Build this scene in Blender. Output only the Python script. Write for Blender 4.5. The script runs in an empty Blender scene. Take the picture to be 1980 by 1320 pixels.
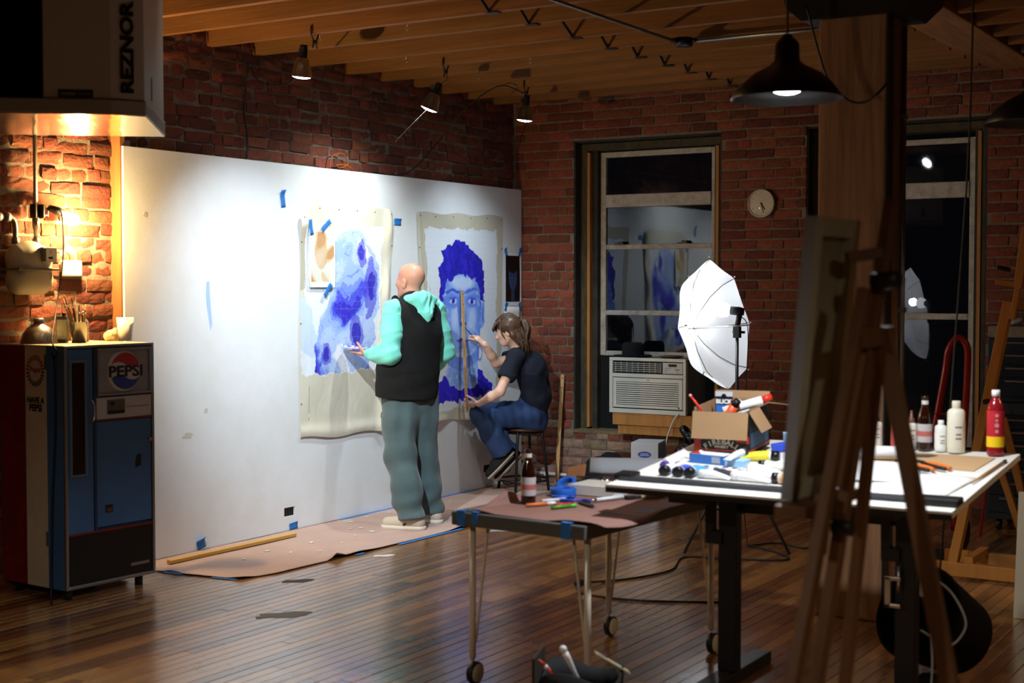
import bpy, math, random
import numpy as np
from mathutils import Vector, Matrix, Euler
SC = bpy.context.scene
COL = SC.collection
R = math.radians
rnd = random.Random(7)

# ------------------------------------------------------------------ camera, world, exposure
cam_d = bpy.data.cameras.new('camera')
cam = bpy.data.objects.new('camera', cam_d)
COL.objects.link(cam)
cam.location = (0, 0, 1.626)
cam.rotation_euler = (R(90 - 2.19), 0, R(31.88))
cam_d.sensor_width = 36.0
cam_d.lens = 50.0
cam_d.clip_start = 0.05
cam_d.dof.use_dof = True
cam_d.dof.focus_distance = 10.4
cam_d.dof.aperture_fstop = 2.8
SC.camera = cam
SC.view_settings.view_transform = 'Standard'
SC.view_settings.look = 'None'
SC.view_settings.gamma = 1.0
SC.view_settings.use_curve_mapping = False
SC.view_settings.exposure = 0.0
world = bpy.data.worlds.new('night')
SC.world = world
world.use_nodes = True
world.node_tree.nodes['Background'].inputs[0].default_value = (0.35, 0.45, 0.65, 1)
world.node_tree.nodes['Background'].inputs[1].default_value = 0.0025


def light(name, kind, loc, power, col, target=None, **kw):
    d = bpy.data.lights.new(name, kind)
    d.energy = power
    d.color = col
    for k, v in kw.items():
        setattr(d, k, v)
    o = bpy.data.objects.new(name, d)
    o.location = loc
    if target is not None:
        o.rotation_euler = (Vector(target) - Vector(loc)).to_track_quat('-Z', 'Y').to_euler()
    COL.objects.link(o)
    return o


# ------------------------------------------------------------------ materials
def lin(c):
    if isinstance(c, str):
        c = [int(c[i:i + 2], 16) / 255 for i in (0, 2, 4)]
        c = [x / 12.92 if x <= .04045 else ((x + .055) / 1.055) ** 2.4 for x in c]
    return (c[0], c[1], c[2], 1.0)


MATS = {}


def mat(name, col='888888', rough=.5, metal=0., var=None, bump=None, rand=0., emit=None, trans=0., alpha=1.,
        spec=.5, coat=0., sss=0., attr=None, stripes=None, ior=1.45, rough_var=None, sheen=0., transl=0.):
    """principled material; var=(scale, other colour, strength, stretch) noise mix; bump=(scale, strength, stretch)"""
    if name in MATS:
        return MATS[name]
    m = bpy.data.materials.new(name)
    m.use_nodes = True
    nt = m.node_tree
    N, L = nt.nodes, nt.links
    b = N['Principled BSDF']
    b.inputs['Base Color'].default_value = lin(col)
    b.inputs['Roughness'].default_value = rough
    b.inputs['Metallic'].default_value = metal
    b.inputs['IOR'].default_value = ior
    b.inputs['Specular IOR Level'].default_value = spec
    b.inputs['Coat Weight'].default_value = coat
    b.inputs['Coat Roughness'].default_value = .1
    b.inputs['Transmission Weight'].default_value = trans
    b.inputs['Alpha'].default_value = alpha
    if sss:
        b.inputs['Subsurface Weight'].default_value = sss
        b.inputs['Subsurface Radius'].default_value = (.02, .008, .004)
        b.inputs['Subsurface Scale'].default_value = .3
    if sheen:
        b.inputs['Sheen Weight'].default_value = sheen
    if emit:
        b.inputs['Emission Color'].default_value = lin(emit[0])
        b.inputs['Emission Strength'].default_value = emit[1]
    tc = N.new('ShaderNodeTexCoord')

    def coord(stretch):
        if not stretch:
            return tc.outputs['Object']
        mp = N.new('ShaderNodeMapping')
        mp.inputs['Scale'].default_value = stretch
        L.new(tc.outputs['Object'], mp.inputs['Vector'])
        return mp.outputs['Vector']
    cur = None
    if attr:
        a = N.new('ShaderNodeVertexColor')
        a.layer_name = attr
        cur = a.outputs['Color']
    if var:
        sc, c2, st = var[:3]
        no = N.new('ShaderNodeTexNoise')
        no.inputs['Scale'].default_value = sc
        no.inputs['Detail'].default_value = 6
        no.inputs['Roughness'].default_value = .65
        L.new(coord(var[3] if len(var) > 3 else None), no.inputs['Vector'])
        rp = N.new('ShaderNodeMapRange')
        rp.inputs['From Min'].default_value = .35
        rp.inputs['From Max'].default_value = .7
        rp.inputs['To Max'].default_value = st
        L.new(no.outputs['Fac'], rp.inputs['Value'])
        mx = N.new('ShaderNodeMix')
        mx.data_type = 'RGBA'
        mx.inputs[6].default_value = lin(col)
        if cur:
            L.new(cur, mx.inputs[6])
        mx.inputs[7].default_value = lin(c2)
        L.new(rp.outputs[0], mx.inputs[0])
        cur = mx.outputs[2]
    if rand:
        oi = N.new('ShaderNodeObjectInfo')
        hs = N.new('ShaderNodeHueSaturation')
        mr = N.new('ShaderNodeMapRange')
        mr.inputs['To Min'].default_value = 1 - rand
        mr.inputs['To Max'].default_value = 1 + rand * .8
        L.new(oi.outputs['Random'], mr.inputs['Value'])
        L.new(mr.outputs[0], hs.inputs['Value'])
        if cur:
            L.new(cur, hs.inputs['Color'])
        else:
            hs.inputs['Color'].default_value = lin(col)
        m2 = N.new('ShaderNodeMath')
        m2.operation = 'MULTIPLY_ADD'
        fr = N.new('ShaderNodeMath')
        fr.operation = 'FRACT'
        m3 = N.new('ShaderNodeMath')
        m3.operation = 'MULTIPLY'
        m3.inputs[1].default_value = 17.3
        L.new(oi.outputs['Random'], m3.inputs[0])
        L.new(m3.outputs[0], fr.inputs[0])
        L.new(fr.outputs[0], m2.inputs[0])
        m2.inputs[1].default_value = .02
        m2.inputs[2].default_value = .492
        L.new(m2.outputs[0], hs.inputs['Hue'])
        cur = hs.outputs[0]
    if cur:
        L.new(cur, b.inputs['Base Color'])
    if rough_var:
        no = N.new('ShaderNodeTexNoise')
        no.inputs['Scale'].default_value = rough_var[0]
        no.inputs['Detail'].default_value = 4
        L.new(coord(rough_var[3] if len(rough_var) > 3 else None), no.inputs['Vector'])
        mr = N.new('ShaderNodeMapRange')
        mr.inputs['From Min'].default_value = .3
        mr.inputs['From Max'].default_value = .7
        mr.inputs['To Min'].default_value = rough_var[1]
        mr.inputs['To Max'].default_value = rough_var[2]
        L.new(no.outputs['Fac'], mr.inputs['Value'])
        L.new(mr.outputs[0], b.inputs['Roughness'])
    if bump:
        no = N.new('ShaderNodeTexNoise')
        no.inputs['Scale'].default_value = bump[0]
        no.inputs['Detail'].default_value = 5
        L.new(coord(bump[2] if len(bump) > 2 else None), no.inputs['Vector'])
        bp = N.new('ShaderNodeBump')
        bp.inputs['Strength'].default_value = bump[1]
        bp.inputs['Distance'].default_value = .01
        L.new(no.outputs['Fac'], bp.inputs['Height'])
        L.new(bp.outputs[0], b.inputs['Normal'])
    if transl:
        out = [n for n in N if n.type == 'OUTPUT_MATERIAL'][0]
        t = N.new('ShaderNodeBsdfTranslucent')
        t.inputs[0].default_value = lin(col)
        mxs = N.new('ShaderNodeMixShader')
        mxs.inputs[0].default_value = transl
        L.new(b.outputs[0], mxs.inputs[1])
        L.new(t.outputs[0], mxs.inputs[2])
        L.new(mxs.outputs[0], out.inputs['Surface'])
    MATS[name] = m
    return m


# ------------------------------------------------------------------ mesh builder
class B:
    def __init__(s):
        s.v, s.f, s.sm = [], [], []

    def add(s, vs, fs, smooth=False):
        o = len(s.v)
        s.v += [tuple(p) for p in vs]
        s.f += [tuple(i + o for i in f) for f in fs]
        s.sm += [smooth] * len(fs)
        return s

    def box(s, x0, x1, y0, y1, z0, z1, M=None):
        vs = [(x, y, z) for z in (z0, z1) for y in (y0, y1) for x in (x0, x1)]
        if M is not None:
            vs = [M @ Vector(p) for p in vs]
        return s.add(vs, [(0, 2, 3, 1), (4, 5, 7, 6), (0, 1, 5, 4), (2, 6, 7, 3), (0, 4, 6, 2), (1, 3, 7, 5)])

    def bar(s, a, b, w, h, up=(0, 0, 1)):
        """rectangular bar from a to b, w across, h along up"""
        a, b, up = Vector(a), Vector(b), Vector(up)
        d = (b - a).normalized()
        x = d.cross(up)
        x = x.normalized() if x.length > 1e-6 else Vector((1, 0, 0))
        u = x.cross(d).normalized()
        vs = [p + x * sx * w / 2 + u * su * h / 2 for p in (a, b) for su in (-1, 1) for sx in (-1, 1)]
        return s.add(vs, [(0, 1, 3, 2), (4, 6, 7, 5), (0, 4, 5, 1), (2, 3, 7, 6), (0, 2, 6, 4), (1, 5, 7, 3)])

    def cyl(s, a, b, r0, r1=None, n=16, caps=True):
        r1 = r0 if r1 is None else r1
        return s.tube([a, b], [r0, r1], n, caps)

    def tube(s, pts, r, n=8, caps=True, closed=False):
        pts = [Vector(p) for p in pts]
        m = len(pts)
        rs = r if isinstance(r, (list, tuple)) else [r] * m
        rings, vs = [], []
        prev = None
        for i, p in enumerate(pts):
            if closed:
                t = pts[(i + 1) % m] - pts[i - 1]
            else:
                t = pts[min(i + 1, m - 1)] - pts[max(i - 1, 0)]
            t = t.normalized() if t.length > 1e-9 else Vector((0, 0, 1))
            if prev is None:
                x = t.orthogonal().normalized()
            else:
                x = prev - t * prev.dot(t)
                x = x.normalized() if x.length > 1e-6 else t.orthogonal().normalized()
            prev = x
            y = t.cross(x)
            for k in range(n):
                a = 2 * math.pi * k / n
                vs.append(p + (x * math.cos(a) + y * math.sin(a)) * rs[i])
        fs = []
        for i in range(m if closed else m - 1):
            j = (i + 1) % m
            for k in range(n):
                k2 = (k + 1) % n
                fs.append((i * n + k, i * n + k2, j * n + k2, j * n + k))
        s.add(vs, fs, True)
        if caps and not closed:
            o = len(s.v) - len(vs)
            s.f += [tuple(o + k for k in reversed(range(n))), tuple(o + (m - 1) * n + k for k in range(n))]
            s.sm += [False, False]
        return s

    def lathe(s, prof, n=24, M=None, closed=False):
        """prof [(r,z)] around local z"""
        vs, fs = [], []
        m = len(prof)
        for r, z in prof:
            for k in range(n):
                a = 2 * math.pi * k / n
                p = Vector((r * math.cos(a), r * math.sin(a), z))
                vs.append(M @ p if M is not None else p)
        for i in range(m - 1):
            for k in range(n):
                k2 = (k + 1) % n
                fs.append((i * n + k, i * n + k2, (i + 1) * n + k2, (i + 1) * n + k))
        return s.add(vs, fs, True)

    def sphere(s, c, r, n=16, m=10, sc=(1, 1, 1)):
        prof = [(max(1e-5, r * math.sin(math.pi * i / m)), -r * math.cos(math.pi * i / m)) for i in range(m + 1)]
        return s.lathe(prof, n, Matrix.Translation(c) @ Matrix.Diagonal((*sc, 1)))

    def prism(s, poly, t0, t1, axis='z', M=None):
        """extrude 2D polygon between t0 and t1 along axis"""
        def mk(p, t):
            q = {'z': (p[0], p[1], t), 'y': (p[0], t, p[1]), 'x': (t, p[0], p[1])}[axis]
            return M @ Vector(q) if M is not None else q
        n = len(poly)
        vs = [mk(p, t0) for p in poly] + [mk(p, t1) for p in poly]
        fs = [tuple(reversed(range(n))), tuple(range(n, 2 * n))] + [(i, (i + 1) % n, n + (i + 1) % n, n + i) for i in range(n)]
        return s.add(vs, fs)

    def grid(s, fn, nu, nv, smooth=True):
        vs = [fn(i / nu, j / nv) for j in range(nv + 1) for i in range(nu + 1)]
        w = nu + 1
        return s.add(vs, [(j * w + i, j * w + i + 1, (j + 1) * w + i + 1, (j + 1) * w + i) for j in range(nv) for i in range(nu)], smooth)

    def mesh(s, name='m'):
        me = bpy.data.meshes.new(name)
        me.from_pydata([tuple(p) for p in s.v], [], s.f)
        me.polygons.foreach_set('use_smooth', s.sm)
        return me


def obj(name, geo, m, parent=None, loc=None, rot=None, bev=0, solid=0, sub=0):
    me = geo.mesh(name) if isinstance(geo, B) else geo
    if m is not None and not me.materials:
        me.materials.append(m)
    o = bpy.data.objects.new(name, me)
    COL.objects.link(o)
    if parent:
        o.parent = parent
    if loc is not None:
        o.location = loc
    if rot is not None:
        o.rotation_euler = rot
    if solid:
        md = o.modifiers.new('solid', 'SOLIDIFY')
        md.thickness = solid
        md.offset = 0
    if bev:
        md = o.modifiers.new('bevel', 'BEVEL')
        md.width = bev
        md.segments = 2
        md.limit_method = 'ANGLE'
        md.angle_limit = R(40)
    if sub:
        md = o.modifiers.new('sub', 'SUBSURF')
        md.levels = md.render_levels = sub
    return o


def tag(o, label, cat, group=None):
    o['label'] = label
    o['category'] = cat
    if group:
        o['group'] = group
    return o


def thing(name, label, cat, loc=(0, 0, 0), rotz=0, group=None, rot=None):
    o = bpy.data.objects.new(name, None)
    o.empty_display_size = .1
    COL.objects.link(o)
    o.location = loc
    o.rotation_euler = rot if rot is not None else (0, 0, rotz)
    return tag(o, label, cat, group)


def struct(o):
    o['kind'] = 'structure'
    return o


def text(name, body, size, m, parent, M, depth=.0008, bold=0., sx=1., align='CENTER'):
    cu = bpy.data.curves.new(name, 'FONT')
    cu.body = body
    cu.size = size
    cu.extrude = depth
    cu.offset = bold
    cu.align_x = align
    cu.align_y = 'CENTER'
    cu.resolution_u = 3
    t = bpy.data.objects.new(name, cu)
    COL.objects.link(t)
    me = bpy.data.meshes.new_from_object(t.evaluated_get(bpy.context.evaluated_depsgraph_get()))
    bpy.data.objects.remove(t)
    me.transform(M @ Matrix.Diagonal((sx, 1, 1, 1)))
    me.materials.clear()
    return obj(name, me, m, parent)


def frame(o, x, y):
    """matrix with local X->x, Y->y, Z->x cross y, at o"""
    x, y = Vector(x).normalized(), Vector(y).normalized()
    z = x.cross(y)
    return Matrix(((x.x, y.x, z.x, o[0]), (x.y, y.y, z.y, o[1]), (x.z, y.z, z.z, o[2]), (0, 0, 0, 1)))


def curve_pts(pts, n=8):
    """Catmull-Rom through points"""
    P = [Vector(p) for p in pts]
    out = []
    for i in range(len(P) - 1):
        p0, p1, p2, p3 = P[max(i - 1, 0)], P[i], P[i + 1], P[min(i + 2, len(P) - 1)]
        for k in range(n):
            t = k / n
            out.append(.5 * ((2 * p1) + (p2 - p0) * t + (2 * p0 - 5 * p1 + 4 * p2 - p3) * t * t + (3 * p1 - p0 - 3 * p2 + p3) * t ** 3))
    out.append(P[-1])
    return out


def cable(name, pts, r, m, label, cat='cable', group=None, n=6, parent=None, steps=6):
    o = obj(name, B().tube(curve_pts(pts, steps), r, n), m, parent)
    if parent is None:
        tag(o, label, cat, group)
    return o


# ------------------------------------------------------------------ signed-distance modelling (people, soft things)
class SDF:
    def __init__(s, lo, hi, h):
        s.lo, s.h = np.array(lo, np.float32), h
        s.n = np.ceil((np.array(hi) - s.lo) / h).astype(int) + 1
        s.d = np.full(s.n, .08, np.float32)
        s.ax = [s.lo[i] + h * np.arange(s.n[i], dtype=np.float32) for i in range(3)]

    def sl(s, lo, hi):
        a = np.maximum(((np.array(lo) - s.lo) / s.h).astype(int), 0)
        b = np.minimum(((np.array(hi) - s.lo) / s.h).astype(int) + 2, s.n)
        b = np.maximum(b, a)
        sl = tuple(slice(a[i], b[i]) for i in range(3))
        g = [s.ax[0][sl[0]][:, None, None], s.ax[1][sl[1]][None, :, None], s.ax[2][sl[2]][None, None, :]]
        return sl, g

    def merge(s, sl, q, k, mode):
        d = s.d[sl]
        if mode == 'sub':
            q = -q
            hh = np.maximum(k - np.abs(d - q), 0) / max(k, 1e-6)
            s.d[sl] = np.maximum(d, q) + hh * hh * k * .25
        else:
            hh = np.maximum(k - np.abs(d - q), 0) / max(k, 1e-6)
            s.d[sl] = np.minimum(d, q) - hh * hh * k * .25

    def cap(s, a, b, r1, r2=None, k=.02, flat=None, mode='add'):
        r2 = r1 if r2 is None else r2
        a, b = np.array(a, np.float32), np.array(b, np.float32)
        rm = max(r1, r2) * (max(1, flat[1]) if flat else 1) + .085
        sl, g = s.sl(np.minimum(a, b) - rm, np.maximum(a, b) + rm)
        ab = b - a
        L2 = max(float(ab @ ab), 1e-9)
        p = [g[i] - a[i] for i in range(3)]
        t = np.clip((p[0] * ab[0] + p[1] * ab[1] + p[2] * ab[2]) / L2, 0, 1)
        q = [p[i] - t * ab[i] for i in range(3)]
        d2 = q[0] ** 2 + q[1] ** 2 + q[2] ** 2
        if flat:
            n = np.array(flat[0], float)
            n /= np.linalg.norm(n)
            qn = q[0] * n[0] + q[1] * n[1] + q[2] * n[2]
            d2 = d2 - qn ** 2 + (qn / flat[1]) ** 2
        d = np.sqrt(np.maximum(d2, 0)) - (r1 + (r2 - r1) * t)
        s.merge(sl, d, k, mode)
        return s

    def chain(s, pts, rs, k=.02, flat=None, mode='add'):
        for i in range(len(pts) - 1):
            s.cap(pts[i], pts[i + 1], rs[i], rs[i + 1], k, flat, mode)
        return s

    def ell(s, c, r, k=.02, rot=None, mode='add'):
        c, r = np.array(c, float), np.array(r, float)
        rm = float(r.max()) + .085
        sl, g = s.sl(c - rm, c + rm)
        p = [g[i] - c[i] for i in range(3)]
        if rot is not None:
            M = np.array(rot.to_matrix() if hasattr(rot, 'to_matrix') else rot)[:3, :3]
            p = [p[0] * M[0, j] + p[1] * M[1, j] + p[2] * M[2, j] for j in range(3)]
        k0 = np.sqrt(sum((p[i] / r[i]) ** 2 for i in range(3)))
        k1 = np.sqrt(sum((p[i] / r[i] ** 2) ** 2 for i in range(3))) + 1e-6
        s.merge(sl, k0 * (k0 - 1) / k1, k, mode)
        return s

    def plane(s, c, n, k=.004):
        """keep the side the normal points away from"""
        n = np.array(n, float)
        n /= np.linalg.norm(n)
        q = sum((s.ax[i].reshape([-1 if j == i else 1 for j in range(3)]) - c[i]) * n[i] for i in range(3))
        d = s.d
        hh = np.maximum(k - np.abs(d - q), 0) / k
        s.d = np.maximum(d, q) + hh * hh * k * .25
        return s

    def warp(s, fn):
        g = [s.ax[i].reshape([-1 if j == i else 1 for j in range(3)]) for i in range(3)]
        near = np.abs(s.d) < .05
        w = fn(*g)
        s.d = s.d + np.broadcast_to(w, s.d.shape) * near
        return s

    def mesh(s, name='sdf'):
        d = s.d.copy()
        for ax in range(3):
            for e in (0, -1):
                ix = [slice(None)] * 3
                ix[ax] = e
                d[tuple(ix)] = np.maximum(d[tuple(ix)], .01)
        ins = d < 0
        c = np.zeros(np.array(d.shape) - 1, np.int8)
        offs = [(i, j, k) for i in (0, 1) for j in (0, 1) for k in (0, 1)]
        nx, ny, nz = c.shape
        for o in offs:
            c += ins[o[0]:o[0] + nx, o[1]:o[1] + ny, o[2]:o[2] + nz]
        act = (c > 0) & (c < 8)
        ids = np.argwhere(act)
        idx = np.full(c.shape, -1, np.int64)
        idx[act] = np.arange(len(ids))
        pos = np.zeros((len(ids), 3))
        cnt = np.zeros(len(ids))
        for i in range(8):
            for j in range(i + 1, 8):
                a, b = np.array(offs[i]), np.array(offs[j])
                if np.abs(a - b).sum() != 1:
                    continue
                da = d[tuple((ids + a).T)]
                db = d[tuple((ids + b).T)]
                m = (da < 0) != (db < 0)
                t = np.where(m, da / np.where(m, da - db, 1), 0)
                pos += np.where(m[:, None], a + (b - a) * t[:, None], 0)
                cnt += m
        pos = (ids + pos / np.maximum(cnt, 1)[:, None]) * s.h + s.lo
        quads = []
        for ax in range(3):
            u, v = (ax + 1) % 3, (ax + 2) % 3
            a = [slice(0, -1) if i == ax else slice(1, -1) for i in range(3)]
            b = [slice(1, None) if i == ax else slice(1, -1) for i in range(3)]
            ia, ib = ins[tuple(a)], ins[tuple(b)]
            for flip in (False, True):
                e = np.argwhere((ia & ~ib) if not flip else (~ia & ib))
                if not len(e):
                    continue
                base = e + np.array([0 if i == ax else 1 for i in range(3)])
                U, V = np.eye(3, dtype=int)[u], np.eye(3, dtype=int)[v]
                q = np.stack([idx[tuple((base - U - V).T)], idx[tuple((base - V).T)], idx[tuple(base.T)], idx[tuple((base - U).T)]], 1)
                quads.append(q[:, ::-1] if flip else q)
        q = np.concatenate(quads)
        q = q[(q >= 0).all(1)]
        me = bpy.data.meshes.new(name)
        me.vertices.add(len(pos))
        me.vertices.foreach_set('co', pos.astype(np.float32).ravel())
        me.loops.add(q.size)
        me.loops.foreach_set('vertex_index', q.ravel().astype(np.int32))
        me.polygons.add(len(q))
        me.polygons.foreach_set('loop_start', np.arange(0, q.size, 4, dtype=np.int32))
        me.polygons.foreach_set('loop_total', np.full(len(q), 4, np.int32))
        me.polygons.foreach_set('use_smooth', np.ones(len(q), bool))
        me.update(calc_edges=True)
        me.validate()
        return me


def nz(x, y, z, f, ph=0.):
    """cheap smooth pseudo-noise"""
    return (np.sin(f * (x * 1.3 + y * .7 + z * .2) + ph) * np.sin(f * (y * 1.1 - z * .9 + x * .3) + 1.7 + ph) * .6
            + np.sin(f * 1.9 * (z * .8 + x * .6 - y * .5) + 2.3 * ph) * .4)

# ================================================================== LARGE STRUCTURE
LX, BY, PX = -6.35, 10.22, -6.251        # left wall face, back wall face, face of the white panel
M_mortar = mat('mortar', '7d7060', .95, bump=(60, .5), var=(9, '5c5148', .8))
M_brick = mat('brick', '7c3f2b', .9, rand=.45, var=(16, '40211a', .8), bump=(70, .6))
M_brick_pale = mat('brick_pale', 'a98a72', .95, rand=.25, var=(14, '8a4a33', .7), bump=(70, .6))
M_brick_all = mat('brick_far', '8a4027', .9, attr='Col', var=(16, '4a2218', .5), bump=(70, .6))
M_joist = mat('joist_wood', '85552a', .7, rand=.16, var=(3, '5a3414', .7, (.5, 9, 9)), bump=(12, .2, (.3, 8, 8)))
M_beam = mat('beam_wood', '9a6a3c', .75, var=(3, '5b3a1c', .75, (6, .5, 6)), bump=(10, .35, (6, .4, 6)))
M_post = mat('post_wood', '8a6444', .75, var=(4, '54391f', .75, (6, 6, .35)), bump=(10, .3, (6, 6, .4)))
M_black = mat('black_paint', '0c0c0d', .5)
M_steel = mat('grey_steel', '8c8c88', .4, 1.)
M_dark_steel = mat('dark_steel', '38383a', .45, .8)
M_white_old = mat('old_white_paint', 'b9b4a8', .6, var=(18, '6a5b47', .55), bump=(40, .3))
M_green_old = mat('old_green_paint', '2c3426', .8, var=(8, '5a4326', .9, (3, 3, 1)), bump=(20, .5, (4, 4, 1)))
M_pine = mat('pine_strip', 'b27a3c', .7, var=(5, '7d4f22', .6, (6, 6, .5)))
M_glass = mat('window_glass', 'f0f6ff', .0, trans=1., ior=1.5, rough_var=(3, 0., .03))
M_dark_wood = mat('dark_reveal', '3a3832', .9, var=(6, '17150f', .8))


def proj(p):
    """size measure used only to choose which pieces become single objects"""
    x, y, z = p[0], p[1], p[2] - 1.626
    c, s_ = math.cos(R(31.88)), math.sin(R(31.88))
    dep = -s_ * x + c * y
    lat = c * x + s_ * y
    if dep < .5:
        return None
    return 990 + 2750 * lat / dep, 555 - 2750 * z / dep, dep


def brick_variant(L, seed, H=.063, D=.011):
    r = random.Random(seed)
    b = B()
    nu, nv = (5, 3) if L > .13 else (3, 3)
    fr = []
    for j in range(nv + 1):
        for i in range(nu + 1):
            u, v = i / nu - .5, j / nv
            e = i in (0, nu)
            g = j in (0, nv)
            y = -D + r.uniform(0, .003) + (.003 if e or g else 0) + (.004 * r.random() if (e and g) else 0)
            if r.random() < .07:
                y += .004
            fr.append((u * L + (r.uniform(-.004, .004) if e else r.uniform(-.01, .01)), y, v * H + r.uniform(-.003, .003)))
    bk = [(fr[0][0], 0, 0), (fr[nu][0], 0, 0), (fr[-1][0], 0, H), (fr[nv * (nu + 1)][0], 0, H)]
    w = nu + 1
    fs = [(j * w + i, j * w + i + 1, (j + 1) * w + i + 1, (j + 1) * w + i) for j in range(nv) for i in range(nu)]
    o = len(fr)
    top = [nv * w + i for i in range(w)]
    bot = list(range(w))
    fs += [tuple(bot[::-1]) + (o, o + 1), tuple(top) + (o + 2, o + 3)]
    lft = [j * w for j in range(nv + 1)]
    rgt = [j * w + nu for j in range(nv + 1)]
    fs += [tuple(lft) + (o + 3, o), tuple(rgt[::-1]) + (o + 1, o + 2)]
    b.add(fr + bk, fs, False)
    return b


BR = {L: [brick_variant(L, 100 * k + s_) for s_ in range(n)] for k, (L, n) in enumerate(((.205, 10), (.095, 6)))}
BRM = {L: [b.mesh('brick_%d_%d' % (int(L * 1000), i)) for i, b in enumerate(v)] for L, v in BR.items()}
for v in BRM.values():
    for me in v:
        me.materials.append(M_brick)
BRP = {L: [me.copy() for me in v] for L, v in BRM.items()}
for v in BRP.values():
    for me in v:
        me.materials.clear()
        me.materials.append(M_brick_pale)


def lay_bricks(wall, M, spans, z0, z1, hidden, seed, headers=.12, rag=1., pale=None):
    """courses of single bricks in wall coordinates u (along), z; M maps (u, -out, z) to the world"""
    r = random.Random(seed)
    pieces = []
    c = 0
    z = z0
    while z < z1:
        segs = spans(z + .033)
        hdr_course = (c % 6 == 5)
        for a, b in segs:
            u = a - (r.random() * .2 if c % 2 else 0)
            while u < b - .02:
                L = .095 if (hdr_course and r.random() < .85) or r.random() < headers else .205
                Lr = L + r.uniform(-.008, .008)
                s0, s1 = max(u, a), min(u + Lr, b)
                if s1 - s0 > .03:
                    w = s1 - s0
                    base = .205 if w > .14 else .095
                    cu = (s0 + s1) / 2
                    p = M @ Vector((cu, 0, z + .033))
                    q = proj(p)
                    hid = hidden(cu, z) or q is None or not (-40 < q[0] < 2020 and -40 < q[1] < 1360)
                    pri = 1e9 if hid else q[2] * (1 if base > .1 else 1.25)
                    pieces.append((pri, cu, z + r.uniform(-.003, .003) * rag, w / base, base, r.randrange(10), r.uniform(-.003, .004) * rag, r.uniform(-.02, .02) * rag, r.random()))
                u += Lr + .011
        z += .0767
        c += 1
    pieces.sort(key=lambda t: t[0])
    rest, cols = B(), []
    for n, (pri, cu, z, sc, base, k, out, tilt, rc) in enumerate(pieces):
        T = Matrix.Translation((cu, -out, z)) @ Matrix.Rotation(tilt, 4, 'Y') @ Matrix.Diagonal((sc, 1, 1, 1))
        lib = BRP if (pale and pale(cu, z) > rc) else BRM
        if n < 300 and pri < 1e8:
            o = obj('brick', lib[base][k % len(BRM[base])], None, wall)
            o.matrix_basis = M @ T
        else:
            src = BR[base][k % len(BR[base])]
            f0 = len(rest.f)
            rest.add([M @ (T @ Vector(p)) for p in src.v], src.f)
            v = .6 + .75 * rc
            base_c = (.40, .26, .17) if lib is BRP else (.2, .05, .024)
            cols += [(base_c[0] * v, base_c[1] * v * (.8 + .4 * r.random()), base_c[2] * v, 1)] * (len(rest.f) - f0)
    if rest.f:
        me = rest.mesh('bricks')
        ca = me.color_attributes.new('Col', 'FLOAT_COLOR', 'CORNER')
        arr = np.repeat(np.array(cols, np.float32), [len(f) for f in rest.f], axis=0)
        ca.data.foreach_set('color', arr.ravel())
        o = obj('bricks', me, M_brick_all, wall)
        o['kind'] = 'stuff'


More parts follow.
